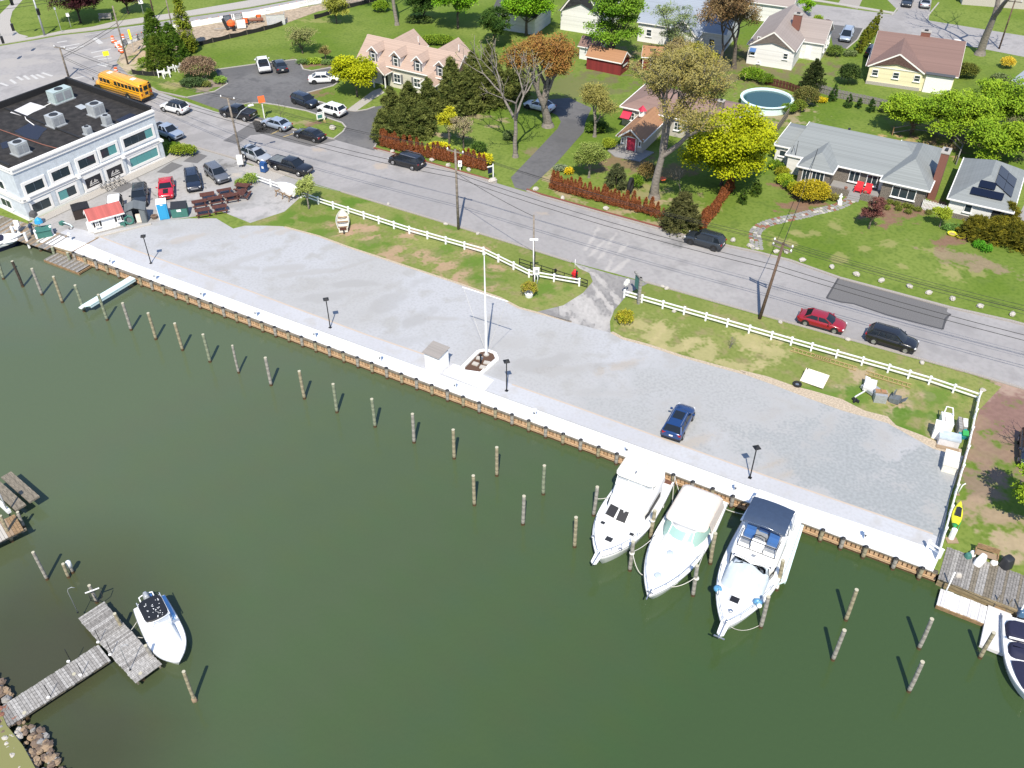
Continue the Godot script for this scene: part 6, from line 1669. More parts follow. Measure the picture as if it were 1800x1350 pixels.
func houses():
	var c := thing("cape_house", "beige cape style house with tan shingle roof and four white dormers", "house", V3(-19.61, 0, -141.23), -.52)
	wall_box(c, -5.5, 11.9, -7.2, -.7, 3.4, M.siding_beige)
	gable(c, -5.5, 11.9, -7.2, -.7, 3.4, 2.55, true, .3, M.roof_tan, M.siding_beige)
	for x in [-2.5, 1.75, 5.8, 9.85]:
		var dm := obj("dormer", MB.new().box(V3(x, 4.1, -1.9), V3(1.5, 1.7, 2.4)), M.trim_white, c)
		var sec := []
		for z in [-.45, -4.6]:
			sec.append(PackedVector3Array([V3(x - 1.0, 4.85, z), V3(x, 5.72, z), V3(x + 1.0, 4.85, z), V3(x + 1.0, 4.98, z), V3(x, 5.86, z), V3(x - 1.0, 4.98, z)]))
		obj("dormer_roof", MB.new().loft(sec), M.roof_tan, dm)
		var rk := MB.new()
		rk.tri(V3(x - .75, 4.95, -.69), V3(x, 5.66, -.69), V3(x + .75, 4.95, -.69))
		for sg in [-1.0, 1.0]:
			rk.bar(V3(x + sg * 1.05, 4.86, -.42), V3(x, 5.8, -.42), .07, .16)
		obj("pediment", rk, M.white_paint, dm)
		window(c, V3(x, 4.05, -.68), .8, 1.3, .0, 1, 2)
		obj("fanlight", MB.new().lathe([V2(.34, 0), V2(.34, .03)], 12, V3(x, 4.86, -.68), Basis(Vector3.RIGHT, PI / 2)), M.house_glass, c)
		for sg in [-1.0, 1.0]:
			obj("shutter", MB.new().box(V3(x + sg * .6, 4.05, -.66), V3(.28, 1.3, .05)), M.shutter, c)
	for x in [1.78, 5.5, -3.2]:
		window(c, V3(x, 1.6, -.68), 1.3, 1.4, .0, 2, 2, null, true)
	for x in [-.6, 8.5]:
		gable(c, x - 1.3, x + 1.3, -3.2, 1.0, 2.6, 1.0, false, .2, M.roof_tan, M.trim_white, "porch_roof")
		for sg in [-1.1, 1.1]:
			obj("porch_column", MB.new().box(V3(x + sg, 1.3, .8), V3(.16, 2.6, .16)), M.white_paint, c)
		obj("door", MB.new().box(V3(x, 1.1, -.67), V3(1.0, 2.1, .06)), M.dark_plastic, c)
	for q in [[-1.9, 10.7], [6.5, 10.9]]:
		wall_box(c, q[0] - 2.5, q[0] + 2.5, -q[1], -7.2, 3.4, M.siding_beige)
		gable(c, q[0] - 2.5, q[0] + 2.5, -q[1], -3.6, 3.4, 2.0, false, .25, M.roof_tan, M.siding_beige)
		window(c, V3(q[0] + 2.52, 1.6, -9.2), .9, 1.2, PI / 2, 1, 2)
	window(c, V3(11.92, 2.0, -4.0), 1.0, 1.4, PI / 2, 1, 2)
	wall_box(c, 11.9, 14.6, -5.6, -2.6, 2.6, M.siding_beige)
	gable(c, 11.9, 14.6, -5.6, -2.6, 2.6, .9, true, .2, M.roof_tan, M.trim_white)
	for x in [-.6, 7.0]:
		obj("vent_pipe", MB.new().tube([V3(x + 1.2, 4.6, -8.5), V3(x + 1.2, 5.5, -8.5)], .07, .07, 6), M.white_vinyl, c)
	var r := thing("ranch_house", "low grey roofed ranch house of brown fieldstone with two red chairs outside", "house", V3(36.75, 0, -108.04), -.51)
	wall_box(r, -5.0, -2.8, -13.0, -5.8, 2.6, M.siding_white)
	wall_box(r, -2.75, -.62, -13.5, -3.5, 2.6, M.siding_white)
	wall_box(r, -.6, 3.4, -13.5, -1.1, 2.6, M.fieldstone)
	wall_box(r, 3.4, 9.6, -13.8, -3.8, 2.6, M.fieldstone)
	wall_box(r, 9.6, 14.8, -14.0, -2.3, 2.6, M.fieldstone)
	hip(r, -5.0, 3.0, -13.2, -5.8, 2.6, 1.4, V2(-4.6, -9.0), V2(1.0, -9.0), .35, M.roof_grey)
	hip(r, -2.75, 14.8, -14.6, -3.72, 2.602, 2.35, V2(-2.0, -9.3), V2(10.2, -9.3), .4, M.roof_grey)
	hip(r, -.62, 3.42, -9.0, -1.1, 2.604, 1.35, V2(1.4, -8.9), V2(1.4, -3.2), .32, M.roof_grey)
	hip(r, 9.62, 14.82, -14.8, -2.3, 2.606, 2.3, V2(12.3, -10.0), V2(12.3, -4.9), .4, M.roof_grey)
	chimney(r, V3(15.4, 0, -6.0), V3(.9, 6.2, 1.7), M.brick)
	for q in [[5.9, -3.78, 1.35, 1.5, 2], [8.1, -3.78, 1.35, 1.5, 2], [12.3, -2.28, 2.9, 1.5, 3], [.4, -1.08, 1.0, 1.7, 2], [1.9, -1.08, 1.6, 1.7, 3]]:
		window(r, V3(q[0], 1.45, q[1]), q[2], q[3], .0, q[4])
	window(r, V3(-4.0, 1.5, -5.78), 1.0, .9, .0, 1)
	obj("door", MB.new().box(V3(9.3, 1.1, -3.76), V3(.5, 2.1, .08)), M.white_paint, r)
	obj("roof_vent", MB.new().box(V3(3.0, 4.75, -10.0), V3(.3, .3, .3)), M.dark_plastic, r)
	var ae := MB.new(true)
	ae.tube([V3(-1.9, 2.6, -3.6), V3(-1.9, 4.6, -3.6)], .04, .03, 5)
	ae.tube([V3(-2.4, 3.0, -3.4), V3(-2.3, 4.0, -3.5)], .04, .03, 5)
	obj("aerial", ae, M.black_iron, r)
	var te := thing("terrace", "grey flagged terrace with low stone walls before the ranch house", "terrace", r.position, r.rotation.y)
	obj("slab", MB.new().prism(poly([V2(3.5, -3.7), V2(9.5, -3.7), V2(9.5, -1.0), V2(3.5, -1.0)]), -.05, .4), M.stone_grey, te)
	for q in [[3.5, 6.1], [7.6, 9.5]]:
		obj("low_wall", MB.new().box(V3((q[0] + q[1]) / 2, .42, -.9), V3(q[1] - q[0], .84, .34)), M.fieldstone, te)
	for i in 3:
		obj("step", MB.new().box(V3(6.85, .34 - i * .13, -.8 + i * .34), V3(1.5, .14, .36)), M.stone_grey, te)
	for q in [[5.6, -1.05], [8.0, -1.1]]:
		obj("pot", MB.new().lathe([V2(.16, .84), V2(.22, 1.1), V2(.2, 1.14)], 10, V3(q[0], 0, q[1])), M.stone_red, te)
	for q in [[7.0, "bright red garden chair on the stone terrace, the one nearer the house window"], [8.1, "bright red garden chair on the stone terrace, the one nearer the purple tree"]]:
		var ch := thing("garden_chair", q[1], "chair", r.transform * V3(q[0], .4, -1.9), r.rotation.y, "red garden chairs")
		obj("seat", MB.new().box(V3(0, .4, 0), V3(.75, .07, .75), Basis(Vector3.RIGHT, .15)), M.bright_red, ch)
		obj("backrest", MB.new().box(V3(0, .8, -.42), V3(.8, .9, .08), Basis(Vector3.RIGHT, -.35)), M.bright_red, ch)
		for sg in [-1.0, 1.0]:
			obj("armrest", MB.new().box(V3(sg * .43, .62, 0), V3(.14, .05, .8)), M.bright_red, ch)
			for z in [-.32, .32]:
				obj("leg", MB.new().box(V3(sg * .4, .3, z), V3(.08, .6, .08)), M.bright_red, ch)
	var gr := thing("garage", "white garage with grey hipped roof carrying black solar panels", "garage", r.position, r.rotation.y)
	wall_box(gr, 17.7, 24.4, -13.6, -1.8, 2.5, M.siding_white)
	obj("plinth", MB.new().box(V3(21.05, .3, -1.74), V3(6.7, .6, .1)), M.fieldstone, gr)
	hip(gr, 17.7, 24.4, -13.6, -1.8, 2.5, 2.1, V2(21.05, -10.2), V2(21.05, -5.6), .4, M.roof_grey)
	window(gr, V3(19.9, 1.6, -1.78), .9, 1.1, .0, 1)
	obj("door", MB.new().box(V3(23.0, 1.1, -1.77), V3(.9, 2.1, .08)), M.dark_plastic, gr)
	var sl := atan2(2.2, 3.75)
	for q in [[-8.4, 2.6], [-5.6, 2.6]]:
		for k in 2:
			obj("solar_panel", MB.new().box(V3(22.35 + k * 1.3 * cos(sl), 4.6 - .78 - k * 1.3 * sin(sl) + .16, q[0] + .1 * k), V3(1.26, .05, q[1]), Basis(Vector3.BACK, -sl)), M.solar, gr)
	for q in [[20.5, -2.9, 1.9], [22.3, -2.9, 1.7], [21.1, -4.0, 1.8]]:
		obj("solar_panel", MB.new().box(V3(q[0], 2.5 + (-1.4 - q[1]) * .52 + .16, q[1]), V3(q[2], .05, 1.05), Basis(Vector3.RIGHT, .48)), M.solar, gr)
	var co := thing("cottage", "cream stone cottage with low brown roof and a pink red gabled porch", "house", V3(15.3, 0, -119.48), -.51)
	wall_box(co, -3.4, 12.0, -16.0, -7.2, 2.9, M.stone_pale)
	hip(co, -3.4, 12.0, -16.0, -7.2, 2.9, 1.4, V2(.4, -11.6), V2(8.0, -11.6), .4, M.roof_cottage)
	for x in [-2.0, 5.0, 7.6]:
		window(co, V3(x, 1.6, -7.18), 1.0, 1.2, .0, 2, 2)
	chimney(co, V3(9.6, 3.4, -11.0), V3(.8, 1.4, .8), M.fieldstone)
	wall_box(co, -.4, 2.8, -7.2, .1, 2.2, M.stone_pale)
	gable(co, -.5, 2.9, -7.4, .5, 2.2, 1.15, false, .3, M.roof_orange, M.crimson, "porch_roof")
	obj("pediment_trim", MB.new().box(V3(1.2, 2.24, .52), V3(3.9, .16, .1)), M.white_paint, co)
	obj("door", MB.new().box(V3(1.2, 1.05, .13), V3(1.2, 2.0, .08)), M.crimson, co)
	for x in [.5, 1.9]:
		obj("door_post", MB.new().box(V3(x, 1.05, .2), V3(.12, 2.1, .12)), M.white_paint, co)
	for x in [-.05, 2.45]:
		window(co, V3(x, 1.35, .12), .4, .8, .0, 1)
	obj("porch_slab", MB.new().prism(poly([V2(-1.4, -1), V2(4.2, -1), V2(3.6, 2.6), V2(.0, 2.8), V2(-1.6, 1.6)]), -.05, .12), M.stone_grey, co)
	obj("cupola", MB.new().box(V3(.6, 3.6, -4.6), V3(.7, .9, .7)), M.white_paint, co)
	obj("cupola_roof", MB.new().lathe([V2(.7, 4.0), V2(.03, 4.7)], 4, V3(.6, 0, -4.6)), M.crimson, co)
	obj("awning", MB.new().box(V3(-2.6, 1.9, -6.6), V3(1.4, .1, 1.4), Basis(Vector3.RIGHT, .5)), M.crimson, co)
	var w := thing("white_house", "white sided house with taupe roof, brick chimney and open gable end", "house", V3(45.07, 0, -148.08), -.44)
	wall_box(w, -7.4, .0, -15.0, -.3, 3.2, M.siding_white)
	gable(w, -7.4, .0, -15.0, -.3, 3.2, 2.4, false, .25, M.roof_taupe, M.siding_white)
	wall_box(w, .0, 3.4, -14.4, -6.4, 2.9, M.siding_white)
	gable(w, -3.0, 3.4, -14.4, -6.4, 2.9, 2.3, true, .25, M.roof_taupe, M.siding_white)
	chimney(w, V3(-1.6, 4.2, -7.4), V3(1.3, 2.4, .9), M.brick)
	for q in [[-5.9, 4.1, .7, .9], [-1.3, 2.1, .8, 1.0], [-6.6, 1.9, .8, .9], [-5.4, .5, .5, .4]]:
		window(w, V3(q[0], q[1], -.28), q[2], q[3], .0, 1, 2)
	obj("door", MB.new().box(V3(1.2, 1.2, -6.38), V3(1.0, 2.1, .08)), M.white_paint, w)
	for z in [-8.0, -10.5, -12.5]:
		window(w, V3(3.42, 1.6, z), .8, 1.1, PI / 2, 1, 2)
	obj("window_awning", MB.new().box(V3(-6.6, 2.4, -.02), V3(1.0, .08, .7), Basis(Vector3.RIGHT, .7)), M.blue_vinyl, w)
	var y := thing("yellow_house", "pale yellow house with broad brown roof and brick chimney", "house", V3(55.11, 0, -142.15), -.4)
	wall_box(y, .2, 12.6, -16.6, -1.1, 2.9, M.siding_yellow)
	gable(y, .2, 12.8, -17.0, -1.2, 2.9, 2.6, true, .3, M.roof_brown, M.siding_yellow)
	gable(y, -.1, 8.3, -10.0, -.9, 2.9, 2.3, false, .25, M.roof_brown, M.siding_yellow)
	wall_box(y, .2, 8.1, -1.4, -.9, 2.9, M.siding_yellow)
	wall_box(y, 8.6, 12.5, -4.5, -.8, 2.7, M.trim_white)
	obj("porch_roof", MB.new().box(V3(10.5, 3.2, -2.4), V3(4.3, .12, 3.9), Basis(Vector3.RIGHT, .17)), M.roof_slate, y)
	chimney(y, V3(7.0, 4.6, -9.4), V3(1.4, 1.7, .9), M.brick)
	for x in [1.2, 4.3, 7.4]:
		window(y, V3(x, 1.9, -.88), .95, 1.0, .0, 1, 2)
	obj("plinth", MB.new().box(V3(4.15, .25, -.86), V3(8.0, .5, .1)), M.concrete, y)
	obj("roof_vent", MB.new().box(V3(12.0, 4.4, -13.0), V3(1.0, .2, .5)), M.trim_white, y)
	var e := thing("east_house", "white house with pale grey roof partly out of view beyond the big green tree", "house", V3(75.47, 0, -136.57), -1.08)
	wall_box(e, .0, 12.0, -9.0, .0, 3.0, M.siding_white)
	gable(e, .0, 12.0, -9.0, .0, 3.0, 2.2, true, .3, M.roof_blue_grey, M.siding_white)
	window(e, V3(1.6, 1.7, .02), 1.0, 1.4, .0, 2, 3)
	var s1 := thing("red_shed", "long dark red shed with orange tan roof and white lettering board", "shed", V3(17.3, 0, -146.14), -.51)
	wall_box(s1, -6.0, .0, -3.4, .0, 2.1, M.siding_red)
	gable(s1, -6.0, .0, -3.4, .0, 2.1, 1.1, true, .2, M.roof_orange, M.siding_red)
	obj("name_board", MB.new().box(V3(.06, 1.3, -1.6), V3(.06, .5, 2.0)), M.black, s1)
	var nb := MB.new()
	for i in 6:
		nb.box(V3(.1, 1.3, -.85 - i * .3), V3(.02, .3, .17))
	obj("lettering", nb, M.trim_white, s1)
	var s2 := thing("red_playhouse", "small dark red playhouse with tan roof, skylight and white window", "shed", V3(21.3, 0, -148.57), -.21)
	wall_box(s2, -.2, 2.6, -2.8, .0, 2.3, M.siding_red)
	gable(s2, -.2, 2.6, -2.8, .0, 2.3, 1.0, true, .3, M.roof_orange, M.siding_red)
	window(s2, V3(1.4, 1.4, .02), .8, .8, .0, 1)
	obj("skylight", MB.new().box(V3(1.2, 3.02, -.75), V3(.9, .06, .5), Basis(Vector3.RIGHT, .62)), M.dark_glass, s2)
	for x in [-.2, 2.6]:
		obj("corner_trim", MB.new().box(V3(x, 1.15, .02), V3(.12, 2.3, .08)), M.white_paint, s2)
	obj("stair", MB.new().bar(V3(-1.6, .1, .3), V3(-.3, 1.5, -.6), .7, .1), M.red_brown_wood, s2)
	var s3 := thing("white_shed", "small white shed with brown roof behind the big rusty tree", "shed", V3(11.16, 0, -153.61), -.51)
	wall_box(s3, .0, 3.2, -3.0, .0, 2.2, M.siding_white)
	gable(s3, .0, 3.2, -3.0, .0, 2.2, 1.0, true, .25, M.roof_brown, M.siding_white)
	var h1 := thing("gabled_house", "tall white gabled house with slate roof beyond the bright green maple", "house", V3(8.61, 0, -167.75), -.44)
	wall_box(h1, .0, 7.5, -12.0, .0, 3.6, M.siding_white)
	gable(h1, .0, 7.5, -12.0, .0, 3.6, 4.6, false, .25, M.roof_slate, M.siding_white)
	window(h1, V3(2.6, 5.9, .02), .8, 1.1, .0, 1, 2)
	var h2 := thing("blue_roofed_house", "white house with blue grey roof glimpsed through the tall trees", "house", V3(21.68, 0, -161.97), -.44)
	wall_box(h2, .0, 15.0, -10.0, .0, 3.4, M.siding_white)
	gable(h2, .0, 15.0, -10.0, .0, 3.4, 3.4, true, .3, M.roof_blue_grey, M.siding_white)
	wall_box(h2, 6.0, 11.0, .0, 2.5, 3.2, M.siding_white)
	gable(h2, 6.0, 11.0, -5.0, 2.5, 3.2, 2.2, false, .25, M.roof_blue_grey, M.siding_white)
	for x in [2.0, 8.5, 13.0]:
		window(h2, V3(x, 1.7, .02 if x != 8.5 else 2.52), 1.0, 1.2, .0, 1, 2)
	var h3 := thing("brown_roofed_house", "white house with grey brown roof glimpsed at the top behind bare trees", "house", V3(40.74, 0, -174.48), -.44)
	wall_box(h3, .0, 10.0, -9.0, .0, 3.2, M.siding_white)
	gable(h3, .0, 10.0, -9.0, .0, 3.2, 2.6, true, .3, M.roof_taupe, M.siding_white)
	var h4 := thing("pale_house", "pale house with a blue tarpaulin behind the dark trees by the big maple", "house", V3(-3.25, 0, -168.34), -.44)
	wall_box(h4, .0, 8.0, -7.0, .0, 3.0, M.siding_white)
	gable(h4, .0, 8.0, -7.0, .0, 3.0, 2.2, true, .3, M.roof_slate, M.siding_white)
	var h5 := thing("brown_house", "stone coloured house across the back street behind the big bare tree", "house", V3(85.2, 0, -181.64), -.26)
	wall_box(h5, .0, 14.0, -8.0, .0, 3.0, M.stone_pale)
	gable(h5, .0, 14.0, -8.0, .0, 3.0, 2.2, true, .3, M.roof_taupe, M.stone_pale)
var clumps := {}
func clump(kind: String) -> Array:
	if clumps.has(kind):
		return clumps[kind]
	var mb := MB.new()
	var rng := RandomNumberGenerator.new()
	rng.seed = 4242 if kind == "leaf" else 1717
	if kind == "leaf":
		for i in 7:
			var p := V3(rng.randf_range(-.5, .5), rng.randf_range(-.32, .32), rng.randf_range(-.5, .5))
			var d := V3(rng.randf_range(-1, 1), rng.randf_range(-.5, .3), rng.randf_range(-1, 1)).normalized()
			var s := d.cross(V3(rng.randf_range(-.4, .4), 1, rng.randf_range(-.4, .4))).normalized() * rng.randf_range(.12, .2)
			var l := rng.randf_range(.3, .48)
			mb.quad(p, p + d * l * .45 + s, p + d * l, p + d * l * .45 - s)
	else:
		for i in 10:
			var d := V3(rng.randf_range(-1, 1), rng.randf_range(-.2, 1.0), rng.randf_range(-1, 1)).normalized()
			var s := d.cross(V3(rng.randf(), .3, rng.randf()).normalized()).normalized() * rng.randf_range(.07, .11)
			mb.tri(d * -.12 + s, d * rng.randf_range(.35, .62), d * -.12 - s)
	mb.st.generate_normals()
	var ar := mb.st.commit_to_arrays()
	clumps[kind] = [ar[Mesh.ARRAY_VERTEX], ar[Mesh.ARRAY_NORMAL]]
	return clumps[kind]
func crown(parent: Node3D, pts: Array, size: float, ca: Color, cb: Color, kind := "leaf", called := "crown"):
	var base := clump(kind)
	var bv: PackedVector3Array = base[0]
	var bn: PackedVector3Array = base[1]
	var tint := PackedColorArray()
	tint.resize(bv.size())
	var v := PackedVector3Array()
	var n := PackedVector3Array()
	var c := PackedColorArray()
	for q in pts:
		var b := Basis(Vector3.UP, R.randf() * TAU) * Basis(Vector3.RIGHT, R.randf_range(-.5, .5))
		n.append_array(Transform3D(b, Vector3.ZERO) * bn)
		v.append_array(Transform3D(b.scaled(Vector3.ONE * size * R.randf_range(.7, 1.3)), q[0]) * bv)
		tint.fill(ca.lerp(cb, clampf(q[1] + R.randf_range(-.25, .25), .0, 1.0)))
		c.append_array(tint)
	var ar := []
	ar.resize(Mesh.ARRAY_MAX)
	ar[Mesh.ARRAY_VERTEX] = v
	ar[Mesh.ARRAY_NORMAL] = n
	ar[Mesh.ARRAY_COLOR] = c
	var m := ArrayMesh.new()
	m.add_surface_from_arrays(Mesh.PRIMITIVE_TRIANGLES, ar)
	return put(called, m, M.leaf if kind == "leaf" else M.needle, parent)
func lobed(c: Vector3, rad: Vector3, n: int, lr: float, per: int, flat := .75) -> Array:
	var pts := []
	var mids := []
	for i in n:
		var d := rv().normalized() * pow(R.randf(), .4) * .82
		if d.y < -.45:
			d.y *= -.5
		var m := c + d * rad
		var r := lr * R.randf_range(.7, 1.25)
		var tone := R.randf()
		mids.append(m)
		for k in per:
			var q := rv().normalized() * r * R.randf_range(.55, 1.0)
			if q.y < -.2 * r:
				q.y *= -.6
			q.y *= flat
			pts.append([m + q, tone * .6 + R.randf() * .4])
	return [pts, mids]
func wood(parent: Node3D, h: float, r: float, mids: Array, m: Material, lean := Vector3.ZERO, limbs := 9):
	var mb := MB.new(true)
	var fork := V3(0, h, 0) + lean
	mb.tube([V3(0, -.1, 0), V3(0, .25, 0), lean * .4 + V3(0, h * .5, 0), fork], r * 1.35, r * .75, 8)
	for i in mini(limbs, mids.size()):
		var t: Vector3 = mids[i]
		var st := fork.lerp(Vector3.ZERO, .35 * R.randf())
		mb.tube([st, st.lerp(t, .5) + V3(0, .08 * h, 0) + rv(.1 * h), t], r * .5, r * .14, 5, false)
	obj("trunk", mb, m, parent)
func leafy(called: String, label: String, at: Vector3, h: float, rad: Vector3, n: int, per: int, size: float, ca: Color, cb: Color, m: Material = null, flat := .75, group := "", turn := Vector3.ZERO):
	var t := thing(called, label, "tree", at, .0, group)
	var c := V3(0, h - rad.y, 0) + turn
	var l := lobed(c, rad, n, rad.x * .34, per, flat)
	wood(t, maxf(.5, h - rad.y * 1.7), maxf(.06, h * .022), l[1], m if m else M.bark, turn * .5)
	crown(t, l[0], size, ca, cb)
	return t
func grow(mb: MB, p: Vector3, d: Vector3, l: float, r: float, depth: int, tips: Array, up := .1):
	var pts := [p]
	for i in 3:
		d = (d + rv(.16) + Vector3.UP * up).normalized()
		p += d * l / 3.0
		pts.append(p)
	mb.tube(pts, r, r * .66, 7 if depth > 3 else (5 if depth > 1 else 3), false)
	if depth <= 1:
		tips.append(pts[2])
		tips.append(p)
	if depth == 0:
		return
	var k := 2 + (1 if R.randf() < .55 else 0)
	var ph := R.randf() * TAU
	for i in k:
		var ax := d.cross(V3(cos(ph), .2, sin(ph))).normalized()
		ph += TAU / k
		grow(mb, p, d.rotated(ax, R.randf_range(.3, .75)), l * R.randf_range(.66, .86), r * .62, depth - 1, tips, up)
func bare(label: String, at: Vector3, h: float, r: float, depth: int, per: int, size: float, ca: Color, cb: Color, m: Material, dir := Vector3.UP, first := .34, spread := .5):
	var t := thing("spring_tree", label, "tree", at, .0, "tall spring trees in thin leaf")
	var mb := MB.new(true)
	var tips := []
	mb.tube([V3(0, -.2, 0), dir * h * .04], r * 1.7, r * 1.15, 9, false)
	grow(mb, dir * h * .03, dir, h * first, r * 1.1, depth, tips)
	obj("trunk", mb, m, t)
	var pts := []
	for p in tips:
		var tone := R.randf()
		for k in per:
			pts.append([p + rv(spread), tone])
	if per:
		crown(t, pts, size, ca, cb)
	return t
func conifer(called: String, label: String, at: Vector3, h: float, r: float, n: int, size: float, ca: Color, cb: Color, ragged := .25, group := "", full := .75, kind := "needle"):
	var t := thing(called, label, "tree" if h > 2.2 else "shrub", at, .0, group)
	obj("trunk", MB.new(true).tube([V3(0, -.1, 0), V3(0, h * .9, 0)], maxf(.04, h * .025), .02, 6), M.bark_dark, t)
	var pts := []
	var tufts := int(n / 14.0)
	for i in tufts:
		var y := pow(R.randf(), 1.25)
		var w := r * pow(1.0 - y, full) * R.randf_range(1.0 - ragged, 1.0 + ragged * .5)
		var a := R.randf() * TAU
		var c := V3(cos(a) * w * .82, .06 * h + y * h * .92, sin(a) * w * .82)
		var tone := R.randf()
		for k in 14:
			var q := rv(1.0) * V3(.26, .20, .26) * (r * (.35 + .65 * (1.0 - y)))
			pts.append([c + q + V3(0, .1 * r, 0) * R.randf(), tone * .7 + R.randf() * .3])
	crown(t, pts, size, ca, cb, kind)
	return t
func bush(called: String, label: String, at: Vector3, rad: Vector3, n: int, size: float, ca: Color, cb: Color, group := "", kind := "leaf"):
	var t := thing(called, label, "shrub", at, .0, group)
	obj("stem", MB.new(true).tube([V3(0, -.05, 0), V3(0, rad.y, 0)], .05, .03, 5), M.bark_dark, t)
	var pts := []
	for i in n:
		var d := rv().normalized()
		d.y = absf(d.y) * 1.0 - .25
		pts.append([V3(0, rad.y * .95, 0) + d * rad * R.randf_range(.72, 1.0), R.randf()])
	crown(t, pts, size, ca, cb, kind, "foliage")
	return t
func trees():
	R.seed = 90210
	var yel := rgb(.43, .45, .012)
	var yel2 := rgb(.22, .27, .010)
	leafy("yellow_maple", "golden green maple hiding the cape house's porch", V3(-23.68, 0, -137.66), 6.4, V3(4.1, 2.5, 3.4), 26, 95, .62, yel2, yel, M.bark, .5)
	leafy("yellow_maple", "broad golden green maple in front of the brown roofed cottage", V3(27.02, 0, -108.82), 10.2, V3(7.0, 4.6, 5.6), 50, 115, .72, yel2, yel, M.bark, .5)
	var g1 := rgb(.10, .26, .012)
	var g2 := rgb(.22, .40, .02)
	leafy("green_maple", "bright green maple before the tall gabled white house", V3(2.5, 0, -164.82), 10.5, V3(5.4, 4.4, 5.0), 40, 100, .72, g1, g2)
	leafy("green_maple", "bright green maple in the back lawn behind the cape house", V3(-9.65, 0, -168.34), 9.0, V3(4.4, 3.4, 4.4), 32, 95, .72, g1, g2)
	leafy("dark_tree", "dark green bushy tree beside the bright maple at the lawn's corner", V3(-3.11, 0, -159.2), 7.0, V3(3.0, 3.0, 3.0), 24, 90, .6, rgb(.022, .055, .012), rgb(.07, .13, .02))
	leafy("dark_tree", "dark tree at the lawn's top edge behind the single pale trunk", V3(-16.01, 0, -171.98), 6.0, V3(3.4, 2.6, 2.6), 20, 90, .6, rgb(.02, .05, .012), rgb(.06, .12, .02))
	leafy("green_tree", "tall fresh green tree behind the long red shed", V3(16.36, 0, -151.31), 14.0, V3(5.0, 6.6, 4.6), 40, 70, .7, rgb(.07, .17, .012), rgb(.20, .34, .03), M.bark, .7)
	leafy("pale_tree", "thin grey green tree before the blue grey roofed house", V3(26, 0, -151.31), 12.0, V3(3.8, 5.4, 3.4), 28, 34, .5, rgb(.12, .18, .06), rgb(.28, .33, .14), M.bark_pale)
	leafy("olive_tree", "small olive yellow tree beside the small red playhouse", V3(29.25, 0, -142.15), 6.6, V3(3.8, 2.8, 3.2), 24, 70, .55, rgb(.16, .16, .03), rgb(.36, .34, .05))
	leafy("olive_tree", "buff olive bushy tree next to the olive yellow one by the playhouse", V3(26.58, 0, -147.35), 5.6, V3(3.0, 2.4, 2.6), 20, 60, .5, rgb(.20, .16, .07), rgb(.30, .25, .11))
	var rust := rgb(.26, .11, .035)
	bare("pale trunked tree with rusty orange young leaves beside the long driveway", V3(5.17, 0, -126.92), 14.5, .62, 6, 7, .52, rust, rgb(.30, .20, .05), M.bark_pale, V3(-.04, 1, 0), .22, .6)
	bare("tall grey tree with forked trunk spreading over the cottage roof", V3(17.96, 0, -105.46), 17.5, .52, 6, 5, .46, rgb(.24, .20, .05), rgb(.30, .27, .10), M.bark_pale, V3(-.05, 1, -.02), .30, .7)
	bare("leaning grey tree with bare fork on the lawn by the driveway", V3(.46, 0, -117.03), 14.0, .30, 4, 1, .34, rgb(.22, .22, .08), rgb(.3, .28, .12), M.bark_pale, V3(.02, 1, 0), .34, .5)
	bare("olive leaved tree overhanging the driveway beside the cottage", V3(11.65, 0, -123.49), 8.5, .22, 6, 3, .40, rgb(.20, .19, .045), rgb(.33, .30, .09), M.bark_pale, V3(.05, 1, .05), .2, .6)
	bare("brown twigged tree before the blue grey roof, the taller of two", V3(36.1, 0, -149.31), 15.0, .34, 6, 5, .5, rgb(.17, .10, .045), rgb(.26, .19, .09), M.bark, V3(0, 1, 0), .24, .7)
	bare("brown twigged tree beside the white house's chimney gable", V3(33.59, 0, -149.81), 12.0, .28, 6, 5, .5, rgb(.15, .10, .04), rgb(.24, .2, .08), M.bark, V3(.04, 1, 0), .22, .7)
	bare("big bare pale tree casting branch shadows over the back street", V3(78.47, 0, -155.44), 19.0, .62, 6, 0, .3, rust, rust, M.bark_pale, V3(.03, 1, 0), .34)
	bare("single tall pale trunk rising from the back lawn", V3(-20.69, 0, -170.14), 15.0, .32, 5, 4, .5, rgb(.16, .20, .03), rgb(.3, .34, .06), M.bark_pale, V3(0, 1, 0), .5, .6)
	bare("thin bare tree with grey limbs on the brown drive at the east edge", V3(45.75, 0, -57.33), 6.5, .16, 5, 0, .3, rust, rust, M.bark_pale, V3(-.15, 1, .1), .26)
	leafy("garden_tree", "bright green garden tree at the east edge beyond the white fence", V3(41.82, 0, -50.49), 6.4, V3(2.4, 2.5, 2.4), 22, 80, .5, rgb(.13, .24, .015), rgb(.34, .42, .03))
	bare("grey green weeping tree with drooping twigs before the porch", V3(10.05, 0, -111.03), 5.2, .16, 6, 5, .36, rgb(.14, .20, .035), rgb(.28, .33, .09), M.bark_pale, V3(.1, 1, .1), .2, .55)
	bare("thin white barked bare sapling on the lawn by the golden maple", V3(21.26, 0, -105.91), 4.0, .06, 4, 0, .3, rust, rust, M.bark_pale, Vector3.UP, .3)
	var h1 := rgb(.13, .24, .015)
	var h2 := rgb(.30, .42, .03)
	var k := 0
